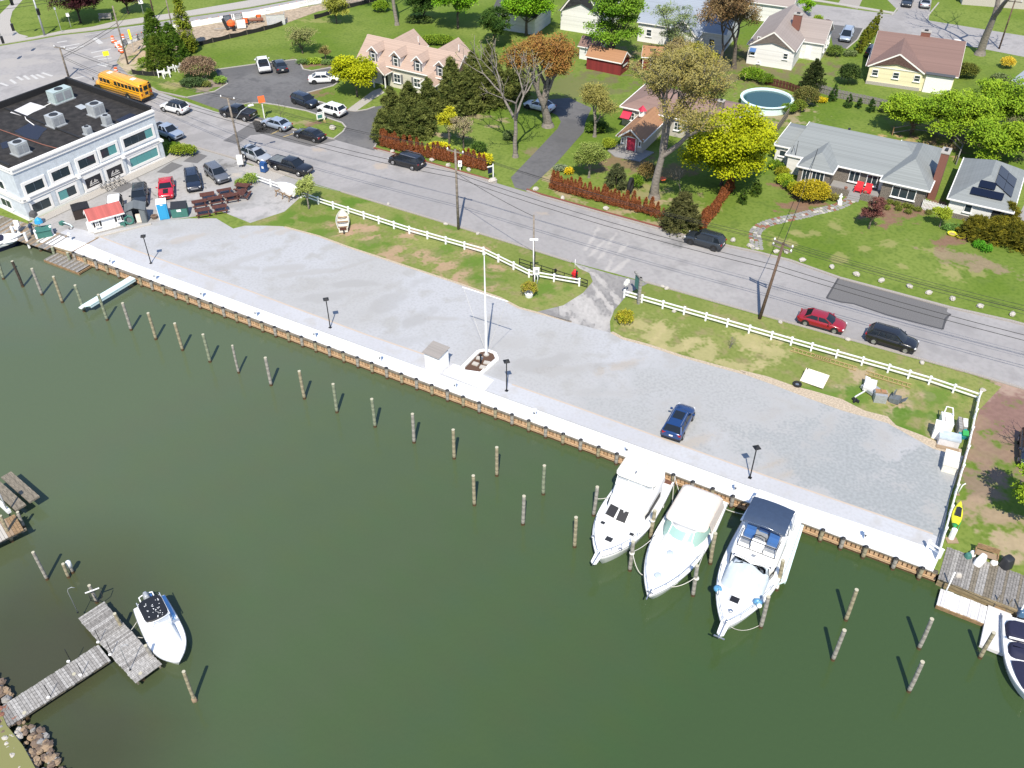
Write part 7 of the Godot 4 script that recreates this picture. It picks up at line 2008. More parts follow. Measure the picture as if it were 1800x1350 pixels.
	for q in [[V3(56.5, 0, -124.24), 6.4, V3(4.6, 2.8, 3.6)], [V3(61.37, 0, -121.65), 7.6, V3(5.4, 3.4, 4.2)], [V3(68.51, 0, -125), 8.4, V3(5.4, 3.6, 4.6)], [V3(64.24, 0, -114.31), 6.6, V3(4.8, 3.0, 3.4)], [V3(71.95, 0, -119.84), 7.4, V3(5.0, 3.2, 4.2)]]:
		leafy("locust_tree", ["light green spreading tree nearest the pale yellow house", "light green spreading tree above the round timber deck", "tallest light green spreading tree in the clump behind the garage", "light green spreading tree directly behind the garage roof", "light green spreading tree at the clump's east edge"][k], q[0], q[1], q[2], 34, 80, .62, h1, h2, M.bark, .42, "clump of light green trees")
		k += 1
	leafy("purple_tree", "dark purple leaved tree shading the park bench", V3(-78.07, 0, -171.36), 8.2, V3(4.6, 3.6, 4.0), 30, 90, .6, rgb(.022, .010, .012), rgb(.075, .025, .028), M.bark_dark)
	leafy("purple_tree", "dark purple leaved tree next to the white sign board by the pavement", V3(-70.91, 0, -176.07), 6.4, V3(3.0, 2.8, 3.0), 22, 90, .6, rgb(.022, .010, .012), rgb(.075, .025, .028), M.bark_dark)
	leafy("willow_shrub", "sparse olive willow on the lawn above the parked pickup", V3(-35.22, 0, -155.97), 5.0, V3(3.0, 2.5, 2.6), 26, 26, .45, rgb(.17, .18, .06), rgb(.30, .31, .12))
	leafy("small_tree", "yellow green young tree beside the roadworks fence", V3(-31.63, 0, -170.75), 5.2, V3(2.9, 2.2, 2.4), 20, 60, .5, rgb(.16, .19, .025), rgb(.42, .42, .08))
	leafy("small_tree", "little clipped russet topiary tree in the lot's flower bed", V3(-30.82, 0, -152.84), 2.3, V3(.9, .8, .9), 12, 40, .36, rgb(.16, .12, .05), rgb(.26, .24, .07))
	leafy("small_tree", "young pale green tree on the grass by the upturned dinghy", V3(-25.18, 0, -102.68), 4.4, V3(1.5, 1.6, 1.5), 18, 46, .42, rgb(.20, .27, .06), rgb(.36, .40, .12), M.bark_pale)
	leafy("small_tree", "small light green tree in front of the pavement on the back street", V3(53.59, 0, -174.48), 3.4, V3(1.6, 1.3, 1.6), 14, 50, .42, g1, g2)
	leafy("small_tree", "small globe topped tree with white stem before the garage", V3(51.38, 0, -98.21), 2.7, V3(1.25, .9, 1.25), 16, 60, .36, rgb(.20, .27, .02), rgb(.34, .40, .04), M.bark_pale)
	leafy("purple_plum", "narrow wine red plum tree on the ranch house lawn", V3(42.78, 0, -97.81), 4.6, V3(1.25, 2.0, 1.25), 22, 44, .34, rgb(.09, .03, .03), rgb(.20, .09, .07))
	leafy("yellow_sapling", "thin yellow leaved sapling behind the dead brown hedge", V3(-8.73, 0, -121.28), 6.0, V3(1.5, 2.3, 1.5), 16, 42, .42, rgb(.30, .32, .02), rgb(.52, .48, .02))
	leafy("grey_sapling", "thin grey pink twiggy sapling behind the dead brown hedge", V3(-6.67, 0, -119.48), 5.4, V3(2.0, 2.0, 1.8), 18, 22, .4, rgb(.26, .20, .14), rgb(.34, .32, .14))
	var ja := rgb(.035, .055, .014)
	var jb := rgb(.20, .225, .06)
	k = 1
	for q in [[V3(-17.7, 0, -122.2), 4.4, 2.0], [V3(-15.4, 0, -123.12), 4.6, 2.2], [V3(-12.75, 0, -124.24), 4.4, 2.2], [V3(-17.33, 0, -128.1), 5.2, 2.0], [V3(-14.76, 0, -128.89), 5.6, 2.2], [V3(-12.05, 0, -129.29), 6.0, 2.2], [V3(-9.34, 0, -129.89), 6.4, 2.3], [V3(-6.74, 0, -131.72), 6.6, 2.4], [V3(-4.25, 0, -133.38), 6.6, 2.4], [V3(-2.23, 0, -134.85), 6.2, 2.2], [V3(-9.01, 0, -135.06), 6.8, 2.2], [V3(-5.82, 0, -137.22), 7.0, 2.3], [V3(-3.35, 0, -139.88), 7.0, 2.4]]:
		conifer("juniper", "ragged dark olive juniper in the screen beside the office lot, %s counted from the street" % ordinal(k), q[0], q[1], q[2], 2300, .62, ja, jb, .45, "juniper screen", .62)
		k += 1
	conifer("spruce", "dark tangled juniper behind the rusty leaved tree's trunk", V3(.43, 0, -137.22), 6.5, 2.4, 2000, .6, ja, jb, .4, "", .6)
	conifer("spruce", "broad dark olive spruce at the kerb beside the parked slate SUV", V3(20.13, 0, -97.81), 4.6, 2.5, 2600, .52, rgb(.035, .042, .014), rgb(.15, .15, .055), .35, "", .6)
	conifer("spruce", "grey green spruce bush beside the big tyre ornament", V3(13.38, 0, -108.2), 3.2, 1.6, 1300, .44, rgb(.05, .065, .03), rgb(.15, .17, .07), .35, "", .55)
	var ta := rgb(.045, .11, .012)
	var tb := rgb(.13, .21, .025)
	conifer("clipped_cypress", "clipped green cone at the corner, tallest of the three", V3(-59.6, 0, -156.5), 7.0, 2.2, 2600, .5, ta, tb, .06, "clipped green cones at the road corner", .62)
	conifer("clipped_cypress", "clipped green cone at the corner, beside the slim poplar", V3(-55.55, 0, -152.33), 6.2, 2.3, 2600, .5, ta, tb, .06, "clipped green cones at the road corner", .6)
	conifer("clipped_cypress", "clipped green cone at the corner with a browned flank, by the folding barricades", V3(-56.88, 0, -148.81), 5.6, 2.3, 2600, .5, ta, rgb(.16, .2, .03), .06, "clipped green cones at the road corner", .6)
	conifer("poplar", "slim yellow green poplar beside the clipped cones", V3(-54.51, 0, -156.5), 9.0, 1.5, 2000, .5, rgb(.11, .17, .015), rgb(.30, .33, .04), .3, "", .45, "leaf")
	conifer("spruce", "dark blue green conifer between the white house and the round dark shrub", V3(46.46, 0, -140.33), 4.6, 2.0, 1900, .5, rgb(.02, .035, .012), rgb(.07, .09, .03), .4, "", .6)
	k = 0
	for q in [[V3(48.55, 0, -135.92), 2.7, .75], [V3(50.29, 0, -133.79), 1.9, .7], [V3(51.79, 0, -133.38), 1.4, .55], [V3(53.2, 0, -132.13), 2.0, .65]]:
		conifer("young_conifer", ["tallest young blue green conifer by the board fence", "plump young conifer by the board fence, beside the tallest", "smallest young conifer by the board fence", "narrow young conifer by the board fence beside the dark bush"][k], q[0], q[1], q[2], 600, .32, rgb(.025, .07, .025), rgb(.09, .16, .03), .2, "young conifers by the board fence", .6)
		k += 1
	k = 1
	for i in 8:
		var p: Vector3 = V3(58.37, 0, -156.24).lerp(V3(64.92, 0, -167.75), i / 7.0)
		conifer("arborvitae", "slim yellow green arborvitae of the hedge by the yellow house, %s from its garden end" % ordinal(i + 1), p, 3.4, .62, 560, .34, rgb(.10, .14, .012), rgb(.24, .25, .03), .12, "arborvitae hedge row", .4)
	for q in [[V3(28.87, 0, -104.28), 1.7, .7, "small dark conifer on the slope below the golden maple, the inner one"], [V3(30.93, 0, -106.36), 2.0, .75, "small green conifer on the slope below the golden maple, beside the ranch lawn"]]:
		conifer("young_conifer", q[3], q[0], q[1], q[2], 500, .32, rgb(.03, .07, .015), rgb(.10, .16, .02), .2, "", .6)
	var da := rgb(.17, .055, .022)
	var db := rgb(.34, .12, .045)
	var protos := []
	for v in 3:
		var t := thing("dead_arborvitae", "", "shrub", V3(0, -50, 0), .0, "dead brown arborvitae hedges")
		obj("trunk", MB.new(true).lathe([V2(.05, -.05), V2(.3, .25), V2(.26, .7), V2(.12, 1.3), V2(.01, 1.7)], 9), M.get("dead_needles") if M.has("dead_needles") else mat("dead_needles", rgb(.19, .065, .028), .95), t)
		var pts := []
		for i in 260:
			var y := pow(R.randf(), 1.2)
			var w := .42 * pow(1.0 - y, .62) * R.randf_range(.75, 1.05)
			var a := R.randf() * TAU
			pts.append([V3(cos(a) * w, .15 + y * 1.6, sin(a) * w), R.randf()])
		crown(t, pts, .24, da, db, "needle")
		protos.append(t)
	k = 0
	for run in [["beside the red kerb from the office drive", 24, [V3(-18.01, 0, -120.56), V3(-15.66, 0, -119.13), V3(-10.8, 0, -116.68), V3(-7.64, 0, -115.15), V3(-3.62, 0, -112.98)]], ["before the weeping tree, from the driveway", 25, [V3(5.26, 0, -107.89), V3(7.94, 0, -106.21), V3(11.41, 0, -104.28), V3(14.12, 0, -102.82), V3(18.42, 0, -100)]], ["up the slope by the ranch lawn from the kerb", 15, [V3(22.65, 0, -97.81), V3(24.33, 0, -100.55), V3(26.23, 0, -104.28), V3(27.83, 0, -107.58)]]]:
		var way: Array = run[2]
		for i in run[1]:
			var f: float = float(i) / (run[1] - 1) * (way.size() - 1)
			var j := mini(int(f), way.size() - 2)
			var p: Vector3 = way[j].lerp(way[j + 1], f - j) + V3(R.randf_range(-.12, .12), 0, R.randf_range(-.12, .12))
			var lab := "rust brown arborvitae %s, %s one" % [run[0], ordinal(i + 1)]
			var t: Node3D
			if k < 3:
				t = protos[k]
				t.position = p
				t.rotation.y = R.randf() * TAU
				t.set_meta("label", lab)
			else:
				t = dup(protos[k % 3], lab, p, R.randf() * TAU)
			var s := R.randf_range(1.1, 1.5) * (.8 if i % 7 == 3 else 1.0)
			t.scale = V3(s * .92, s, s * .92)
			k += 1
func plants():
	R.seed = 777
	var ga := rgb(.06, .13, .012)
	var gb := rgb(.16, .25, .02)
	var ya := rgb(.20, .24, .012)
	var yb := rgb(.40, .38, .02)
	for q in [
		[V3(1.84, 0, -83.39), V3(.75, .85, .7), ya, rgb(.32, .24, .05), "yellow green egg shaped shrub in a white pot by the meter pole", .35],
		[V3(11.72, 0, -78.66), V3(.9, .75, .85), rgb(.20, .24, .015), rgb(.40, .33, .03), "yellow green dome shaped shrub on the grass by the driveway", .0],
		[V3(37.57, 0, -105.17), V3(2.3, 1.35, 1.9), rgb(.22, .19, .012), rgb(.46, .36, .02), "wide golden dwarf maple before the ranch house's bay", .0],
		[V3(35.99, 0, -106.97), V3(1.0, .8, .9), ya, yb, "small golden green shrub beside the golden dwarf maple", .0],
		[V3(34.98, 0, -113.64), V3(1.0, .65, .8), ga, gb, "dark green mound at the ranch house's white corner", .0],
		[V3(35.52, 0, -111.68), V3(.9, .6, .8), rgb(.14, .16, .012), rgb(.28, .28, .02), "olive mound below the ranch house's white wall", .0],
		[V3(35.17, 0, -109.45), V3(1.1, .7, .9), rgb(.16, .26, .012), rgb(.34, .42, .03), "bright lime mound in the ranch house bed", .0],
		[V3(35.4, 0, -107.89), V3(.7, .6, .7), ga, gb, "dark round mound between lime and golden shrubs", .0],
		[V3(52.75, 0, -142.61), V3(1.7, 1.9, 1.5), rgb(.022, .045, .012), rgb(.07, .11, .025), "big dark green egg shaped yew beside the yellow house", .0],
		[V3(43.91, 0, -134.22), V3(1.9, 1.7, 1.6), rgb(.07, .09, .02), rgb(.19, .17, .05), "brownish green rounded shrub near the round pool", .0],
		[V3(42.48, 0, -132.13), V3(1.1, 1.0, 1.0), rgb(.08, .13, .02), rgb(.22, .26, .03), "yellowish shrub below the brownish one near the pool", .0],
		[V3(46.63, 0, -135.49), V3(.9, .5, .5), rgb(.45, .36, .01), rgb(.68, .52, .015), "bright yellow flowering bush by the board fence", .0],
		[V3(55.1, 0, -131.72), V3(.9, .8, .8), rgb(.03, .05, .02), rgb(.09, .10, .04), "dark bronze bush at the end of the young conifer row", .0],
		[V3(72.13, 0, -145.42), V3(1.9, 1.3, 1.5), rgb(.04, .06, .012), rgb(.15, .16, .03), "dark olive hedge bush at the yellow house's corner", .0],
		[V3(80.35, 0, -149.31), V3(1.1, 1.1, 1.0), rgb(.5, .34, .03), rgb(.72, .55, .05), "golden orange bush on the lawn by the back street", .0],
		[V3(76.07, 0, -141.69), V3(1.5, 1.1, 1.6), rgb(.07, .11, .03), rgb(.2, .24, .1), "grey green straggling shrub beside the east white house", .0],
		[V3(53.89, 0, -154.92), V3(1.3, 1.0, 1.2), rgb(.06, .11, .02), rgb(.16, .22, .04), "green shrub at the white house's east wall", .0],
		[V3(56.56, 0, -154.92), V3(1.2, .5, .8), rgb(.10, .15, .05), rgb(.2, .25, .1), "low grey green mound on the lawn beside the arborvitae hedge", .0],
		[V3(55.05, 0, -170.75), V3(.9, .9, .8), rgb(.13, .24, .012), rgb(.28, .38, .03), "lime green cone shaped bush behind the white house", .0],
		[V3(56.35, 0, -169.84), V3(1.1, .55, .7), rgb(.04, .01, .012), rgb(.10, .03, .03), "dark maroon mound behind the white house", .0],
		[V3(47.43, 0, -174.48), V3(1.2, 1.2, 1.2), rgb(.10, .09, .02), rgb(.24, .18, .04), "brownish round bush by the back street pavement", .0],
		[V3(-24.37, 0, -177.68), V3(1.5, 1.1, 1.4), rgb(.10, .20, .012), rgb(.22, .32, .02), "round bright green bush by the silt fence's far end", .0],
		[V3(-16.68, 0, -171.36), V3(2.6, .7, .9), rgb(.05, .09, .02), rgb(.13, .19, .05), "low clipped hedge under the back lawn's maple", .0],
		[V3(-12.9, 0, -160.3), V3(3.0, .9, 1.2), ga, rgb(.24, .34, .03), "row of light green perennials behind the cape house", .0],
		[V3(-49.72, 0, -145.42), V3(3.0, 1.9, 2.4), rgb(.15, .09, .06), rgb(.27, .20, .12), "wide pinkish brown twiggy shrub in the corner bed", .0],
		[V3(-49.76, 0, -142.15), V3(2.2, .6, 1.2), rgb(.03, .06, .02), rgb(.09, .14, .05), "dark green groundcover under the brown twiggy shrub", .0],
		[V3(-45.88, 0, -143.07), V3(1.0, .6, .8), rgb(.12, .24, .03), rgb(.26, .38, .06), "bright green clump at the tip of the corner bed", .0],
		[V3(-47.69, 0, -141.69), V3(.7, .45, .6), rgb(.12, .15, .03), rgb(.22, .24, .06), "small olive clump on the pale gravel of the corner bed", .0],
		[V3(-59.95, 0, -149.81), V3(.9, .9, .9), rgb(.10, .20, .012), rgb(.20, .30, .03), "small green bush on the bare soil at the road corner", .0],
		[V3(-34.23, 0, -151.31), V3(1.2, .4, .7), rgb(.08, .15, .04), rgb(.17, .26, .08), "blue green clump at the parking bay's flower bed", .0],
		[V3(-32.68, 0, -151.57), V3(1.4, .4, .7), rgb(.18, .28, .02), rgb(.32, .42, .05), "lime green clump in the flower bed below the willow", .0],
		[V3(-30.26, 0, -151.06), V3(1.1, .4, .7), rgb(.08, .16, .04), rgb(.18, .26, .08), "mid green clump in the flower bed next to the russet topiary", .0],
		[V3(-44.87, 0, -117.72), V3(1.9, .8, .9), rgb(.11, .17, .012), rgb(.24, .30, .03), "spreading green bush at the white building's corner", .0],
		[V3(-46.69, 0, -119.48), V3(1.2, .5, .8), ga, gb, "low dark bush in the shade of the silver blue pickup", .0],
		[V3(-10.14, 0, -118.42), V3(1.6, .8, .8), rgb(.42, .40, .012), rgb(.62, .56, .02), "vivid yellow shrub behind the dead hedge, nearer the office", .0],
		[V3(-7.76, 0, -117.72), V3(.9, .6, .7), rgb(.2, .28, .03), rgb(.36, .42, .08), "pale green shrub between the two vivid yellow ones", .0],
		[V3(-6.02, 0, -116.68), V3(1.2, .7, .8), rgb(.2, .3, .015), rgb(.36, .42, .03), "lime shrub behind the dead hedge beside the utility pole", .0],
		[V3(-3.96, 0, -114.64), V3(1.4, .9, .8), rgb(.4, .38, .012), rgb(.6, .54, .02), "vivid yellow shrub at the dead hedge's driveway end", .0],
		[V3(-4.52, 0, -118.42), V3(1.1, .9, .9), rgb(.03, .07, .015), rgb(.10, .17, .03), "dark green shrub behind the lime one near the pole", .0],
		[V3(-.32, 0, -122.38), V3(1.0, .8, .9), rgb(.05, .09, .03), rgb(.14, .19, .06), "dark green shrub on the lawn beside the leaning grey tree", .0],
		[V3(12, 0, -125), V3(1.6, .9, 1.1), rgb(.03, .08, .012), rgb(.11, .18, .02), "dark green bush where the driveway meets the cottage", .0],
		[V3(13.34, 0, -119.48), V3(1.0, .9, .9), rgb(.16, .22, .02), rgb(.3, .36, .03), "yellow green bush beside the gabled porch", .0],
		[V3(17.47, 0, -110.08), V3(1.2, 1.5, 1.1), rgb(.13, .09, .03), rgb(.24, .18, .06), "bronze leaved shrub against the tall grey trunk", .0],
		[V3(15.94, 0, -108.2), V3(.9, 1.0, .9), ga, gb, "fresh green shrub between the tyre ornament and the bronze shrub", .0],
		[V3(6.41, 0, -112.98), V3(.9, .45, .6), rgb(.12, .16, .09), rgb(.22, .26, .16), "grey green dome by the driveway's garden bed", .0],
		[V3(7.49, 0, -112), V3(.5, .5, .4), rgb(.5, .36, .01), rgb(.66, .48, .02), "small orange yellow bush in the driveway's garden bed", .0],
		[V3(37.92, 0, -144.48), V3(1.9, 1.1, 1.3), rgb(.10, .20, .012), rgb(.22, .34, .03), "lush light green bush below the white house's gable", .0],
		[V3(39.78, 0, -142.61), V3(1.3, 1.0, 1.1), ga, gb, "green bush by the low red brown fence", .0],
		[V3(40.77, 0, -131.31), V3(1.2, .9, 1.0), ga, gb, "green bush at the lawn's corner by the brown fence", .0],
		[V3(40.43, 0, -104.87), V3(.5, .45, .5), rgb(.16, .14, .03), rgb(.26, .24, .05), "small tawny bush by the stepping stone path", .0],
		[V3(52.62, 0, -97.67), V3(1.1, .3, .7), rgb(.06, .15, .03), rgb(.15, .27, .06), "low green iris clump round the globe tree's stem", .0],
		[V3(54.26, 0, -93.63), V3(.6, .4, .5), rgb(.05, .2, .012), rgb(.1, .3, .02), "clipped bright green ball below the golden juniper, the upper one", .0],
		[V3(54.77, 0, -92.74), V3(.6, .4, .5), rgb(.05, .2, .012), rgb(.1, .3, .02), "clipped bright green ball below the golden juniper, the lower one", .0],
		[V3(-33.8, 0, -109.6), V3(1.0, .7, .8), rgb(.12, .22, .03), rgb(.28, .36, .06), "leafy green shrub at the white fence's west end", .0],
		[V3(-34.88, 0, -108.82), V3(.8, .5, .7), rgb(.12, .2, .02), rgb(.24, .32, .05), "low weedy shrub beside the stacked picnic tables", .0]]:
		var o: Node3D = bush("shrub", q[4], q[0] + V3(0, q[5], 0), q[1], int(clampf(150 * (q[1].x * q[1].y + q[1].x * q[1].z), 130, 1300)), .36 if q[1].x < 1.3 else .46, q[2], q[3])
		if q[5] > .0:
			obj("pot", MB.new().lathe([V2(.4, -.34), V2(.5, .1), V2(.44, .12)], 14), M.white_paint, o)
	var k := 0
	for q in [[V3(54.73, 0, -96.08), 2.4, 1.9], [V3(56.9, 0, -95.43), 2.6, 2.2], [V3(58.95, 0, -94.39), 2.6, 2.2], [V3(59.23, 0, -98.35), 3.0, 1.6], [V3(60.29, 0, -92.87), 2.4, 2.0]]:
		conifer("golden_juniper", "sprawling golden olive juniper before the garage, %s from the yellow buckets" % ordinal(k + 1), q[0], q[1], q[2], 1700, .52, rgb(.045, .055, .010), rgb(.26, .23, .025), .5, "golden junipers before the garage", .4)
		k += 1
	var bp: Node3D = bush("round_plant", "", V3(47.17, 0, -103.98), V3(.4, .3, .4), 90, .24, rgb(.07, .10, .015), rgb(.2, .22, .04), "round plants in the ranch house bed")
	bp.set_meta("label", "little round olive plant below the ranch house's picture window, first from the plum tree")
	k = 2
	for s in [V3(46.36, 0, -102.54), V3(47.95, 0, -103.55), V3(47.79, 0, -102.39), V3(48.8, 0, -103.11), V3(49.35, 0, -102.82), V3(48.71, 0, -101.54), V3(50.09, 0, -102.11), V3(51.18, 0, -101.4), V3(54.82, 0, -100.83)]:
		dup(bp, "little round olive plant below the ranch house's picture window, %s from the plum tree" % ordinal(k), s, k * .7)
		k += 1
	bare("leafless grey shrub on the grass inside the white fence", V3(21.85, 0, -74.17), 2.0, .05, 5, 0, .3, ga, ga, M.bark_pale, Vector3.UP, .2).set_meta("category", "shrub")
	bare("thin leafless sapling on the office verge near the orange sign", V3(-33.58, 0, -128.89), 3.2, .04, 4, 0, .3, ga, ga, M.bark, Vector3.UP, .3)
func kit(called: String, label: String, cat: String, at: Vector3, turn: float, parts: Array, group := "") -> Node3D:
	var o := thing(called, label, cat, at, turn, group)
	for p in parts:
		var mb := MB.new(p[2] is Array)
		if p[2] is Vector3:
			mb.box(p[3], p[2], Basis.from_euler(p[4]) if p.size() > 4 else Basis())
		elif p[2][0] is Vector2:
			mb = MB.new()
			mb.lathe(p[2], p[3], p[4] if p.size() > 4 else Vector3.ZERO)
		else:
			mb.tube(p[2], p[3], p[3], 6)
		obj(p[0], mb, M[p[1]], o)
	return o
func pole(label: String, at: Vector3, h: float, lean: Vector3, r: float, m: Material, arms: Array, turn: float) -> Array:
	var o := thing("utility_pole", label, "utility pole", at, .0, "utility poles")
	var top := V3(0, h, 0) + lean
	obj("shaft", MB.new(true).tube([V3(0, -.1, 0), top], r, r * .7, 8), m, o)
	var ends := [at + top * .72 + V3(.0, 0, .1), at + top * .66 + V3(0, 0, .1), at + top * .98]
	var b := Basis(Vector3.UP, turn)
	for a in arms:
		var c: Vector3 = top * float(a)
		obj("crossarm", MB.new().box(c, V3(.12, .14, 2.2), b), M.pole_wood, o)
		for z in [-1.0, 1.0]:
			obj("insulator", MB.new().lathe([V2(.07, 0), V2(.1, .1), V2(.05, .22)], 8, c + b * V3(0, .07, z)), M.white_vinyl, o)
			ends.append(at + c + b * V3(0, .25, z))
	return ends
func wires(a: Array, b: Array, label: String, r := .02):
	for i in mini(a.size(), b.size()):
		var p0: Vector3 = a[i]
		var p1: Vector3 = b[i]
		var pts := []
		for k in 11:
			var t := k / 10.0
			pts.append(p0.lerp(p1, t) - V3(0, p0.distance_to(p1) * .06 * t * (1.0 - t), 0))
		tag(obj("overhead_wire", MB.new(true).tube(pts, r * (1.6 if i < 2 else 1.0), r * (1.6 if i < 2 else 1.0), 4, false), M.wire), "overhead wire %s, %s" % [label, ordinal(i + 1)], "wire", "overhead wires")
func street_things():
	R.seed = 31
	var st := -.51
	var a := pole("utility pole with street lamp arm beside the silver SUV", V3(-35.88, 0, -114.31), 9.5, V3(-.3, 0, 0), .17, M.pole_wood, [.985], 1.2)
	kit("street_lamp", "cobra head street lamp arm on the pole beside the silver SUV", "street lamp", V3(-35.88, 0, -114.31), .0, [["arm", "galvanised", [V3(-.15, 6.2, 0), V3(.9, 7.4, -.6), V3(1.9, 7.9, -1.2)], .05], ["lamp_head", "white_vinyl", V3(.7, .16, .3), V3(2.1, 7.9, -1.3), V3(0, .5, 0)]])
	kit("meter_cabinet", "white metal cabinet strapped to the pole by the silver SUV", "cabinet", V3(-35.96, 0, -114.31), .2, [["case", "white_paint", V3(.75, 1.2, .5), V3(-.2, 1.1, .35)], ["door", "trim_white", V3(.6, 1.0, .03), V3(-.2, 1.1, .62)], ["leg", "galvanised", V3(.1, .5, .1), V3(-.2, .25, .35)]])
	var b := pole("tall pale utility pole on the grass verge before the black minivan", V3(-6.41, 0, -97.67), 10.3, Vector3.ZERO, .17, M.pole_wood, [.97], 1.1)
	var c := pole("brown leaning utility pole with double crossarms near the red sedan", V3(25.87, 0, -79.27), 9.0, V3(.9, 0, -.2), .19, M.pole_brown, [.985, .93], .8)
	var d := pole("thinner grey pole with white meter boxes by the driveway gate", V3(2.38, 0, -86.06), 8.4, V3(-.1, 0, 0), .12, M.pole_wood, [], .0)
	kit("meter_box", "white electric meter boxes and conduit on the thin grey pole", "meter", V3(2.38, 0, -85.95), .0, [["meter", "white_paint", V3(.7, .8, .25), V3(.25, 1.7, .15)], ["dial", "galvanised", V3(.3, .3, .1), V3(.3, 1.8, .3)], ["conduit", "white_vinyl", [V3(.1, 0, .16), V3(.1, 1.4, .16)], .06], ["conduit", "white_vinyl", [V3(.35, 0, .16), V3(.45, .8, .16), V3(.3, 1.4, .16)], .05], ["conduit", "white_vinyl", [V3(-.05, 1.5, .14), V3(-.1, 5.5, .14)], .06], ["camera", "white_vinyl", V3(.9, .14, .2), V3(-.05, 5.6, .1)]])
	var e := pole("grey pole at the road corner beside the orange drums", V3(-63.04, 0, -151.06), 9.3, Vector3.ZERO, .16, M.pole_wood, [], .0)
	var f := pole("slim grey pole between the clipped cones and the slim poplar", V3(-57.6, 0, -160.02), 9.0, Vector3.ZERO, .14, M.pole_wood, [], .0)
	var g := pole("pale pole with crossarm rising behind the white building", V3(-70.68, 0, -145.42), 4.8, Vector3.ZERO, .18, M.pole_wood, [.98], 1.2)
	var h := pole("brown pole by the pavement beyond the dark purple trees", V3(-65.42, 0, -173.85), 9.0, Vector3.ZERO, .16, M.pole_brown, [], .0)
	var i := pole("dark slim pole beside the big bare tree on the back street", V3(82.8, 0, -158.11), 8.0, Vector3.ZERO, .15, M.pole_brown, [.97], 1.2)
	var off := V3(59.94, 0, -60.93)
	var far := c.map(func(p): return p + off - V3(25.87, 0, -79.27))
	wires(a, b, "between the lamp pole and the tall pale pole")
	wires(b, c, "between the tall pale pole and the brown leaning pole")
	wires(c, far, "running east from the brown leaning pole")
	wires(g, a, "from behind the white building to the lamp pole")
	wires(e.slice(0, 2), g.slice(0, 2), "across the junction to the pale pole")
	wires(e.slice(0, 2), h.slice(0, 2), "across the road to the brown pole")
	wires(h.slice(0, 2), [V3(-92.82, 6, -158.8), V3(-92.75, 5.6, -158.31)], "running west over the footpath")
	wires([c[2]], [V3(40.27, 3.2, -113.9)], "to the ranch house aerial")
	wires([b[0]], [d[2]], "to the thin grey pole")
	var ts := thing("traffic_signal", "grey mast arm traffic signal with hanging black lights at the junction", "traffic light", V3(-81.9, 0, -164.53))
	obj("mast", MB.new(true).tube([V3(0, 0, 0), V3(0, 6.6, 0)], .2, .14, 8), M.galvanised, ts)
	obj("mast_arm", MB.new(true).tube([V3(0, 6.5, 0), V3(-2.6, 6.9, 1.4), V3(-6.4, 6.5, 3.6)], .12, .07, 8), M.galvanised, ts)
	for q in [V3(-3.0, 6.3, 1.7), V3(-5.9, 5.6, 3.4), V3(.3, 4.2, .3)]:
		var hd := obj("signal_head", MB.new().box(q, V3(.4, 1.1, .36)), M.dark_plastic, ts)
		for k in 3:
			obj("signal_lens", MB.new().lathe([V2(.13, 0), V2(.13, .2)], 10, q + V3(0, .34 - .34 * k, .18), Basis(Vector3.RIGHT, PI / 2)), M.black, hd)
	for q in [[V3(-81.5, 5, -153.98), "black traffic light hanging from the span wire over the footpath"], [V3(-82.27, 4, -151.02), "black traffic light hanging from the wire at the road's west edge"]]:
		kit("hanging_signal", q[1], "traffic light", q[0], .4, [["signal_head", "dark_plastic", V3(.4, 1.1, .36), Vector3.ZERO], ["hanger", "black", V3(.06, .6, .06), V3(0, .8, 0)], ["visor", "black", V3(.3, .9, .2), V3(0, 0, .26)]])
	for q in [["street_sign", "yellow diamond warning sign on a thin post at the corner", V3(-65.11, 0, -148.57), 2.9, "yellow_sign", .9, .7], ["street_sign", "blank square orange construction sign on a white post", V3(-36.23, 0, -129.69), 3.1, "orange", .95, .95], ["street_sign", "small white sign on a post in front of the purple tree", V3(-78.93, 0, -168.94), 2.4, "white_paint", .5, .6], ["street_sign", "white square sign beside the second purple tree", V3(-68.28, 0, -176.39), 2.4, "white_paint", .8, .8], ["street_sign", "thin grey sign pole by the pavement at the junction", V3(-79.45, 0, -165.98), 4.4, "galvanised", .3, .4], ["street_sign", "yellow tall marker sign behind the orange drums", V3(-63.72, 0, -156.5), 3.2, "yellow_sign", .35, 1.6]]:
		kit(q[0], q[1], "sign", q[2], .5, [["post", "white_paint" if q[4] == "orange" else "galvanised", V3(.14 if q[4] == "orange" else .07, q[3], .1), V3(0, q[3] / 2, 0)], ["plate", q[4], V3(q[5], q[6], .04), V3(0, q[3] - .2, .08), V3(-.25, 0, .0)]])
	kit("lawn_sign", "small white and green hanging office sign on the verge", "sign", V3(-27.6, 0, -128.3), .5, [["post", "white_paint", V3(.14, 2.2, .14), V3(.4, 1.1, 0)], ["arm", "white_paint", V3(1.1, .1, .1), V3(0, 1.5, 0)], ["board", "white_paint", V3(1.0, .8, .06), V3(-.2, .95, .02)], ["panel", "dumpster_green", V3(.7, .5, .02), V3(-.2, .95, .06)], ["stake", "road_yellow", V3(.3, .4, .3), V3(.3, .2, .3)]])
	kit("sale_sign", "white post with small dark hanging sign by the long driveway", "sign", V3(-2.45, 0, -110.55), .5, [["post", "white_paint", V3(.12, 2.2, .12), V3(0, 1.1, 0)], ["arm", "white_paint", V3(.9, .1, .1), V3(-.4, 1.9, 0)], ["panel", "navy_hull", V3(.6, .8, .04), V3(-.45, 1.35, 0)]])
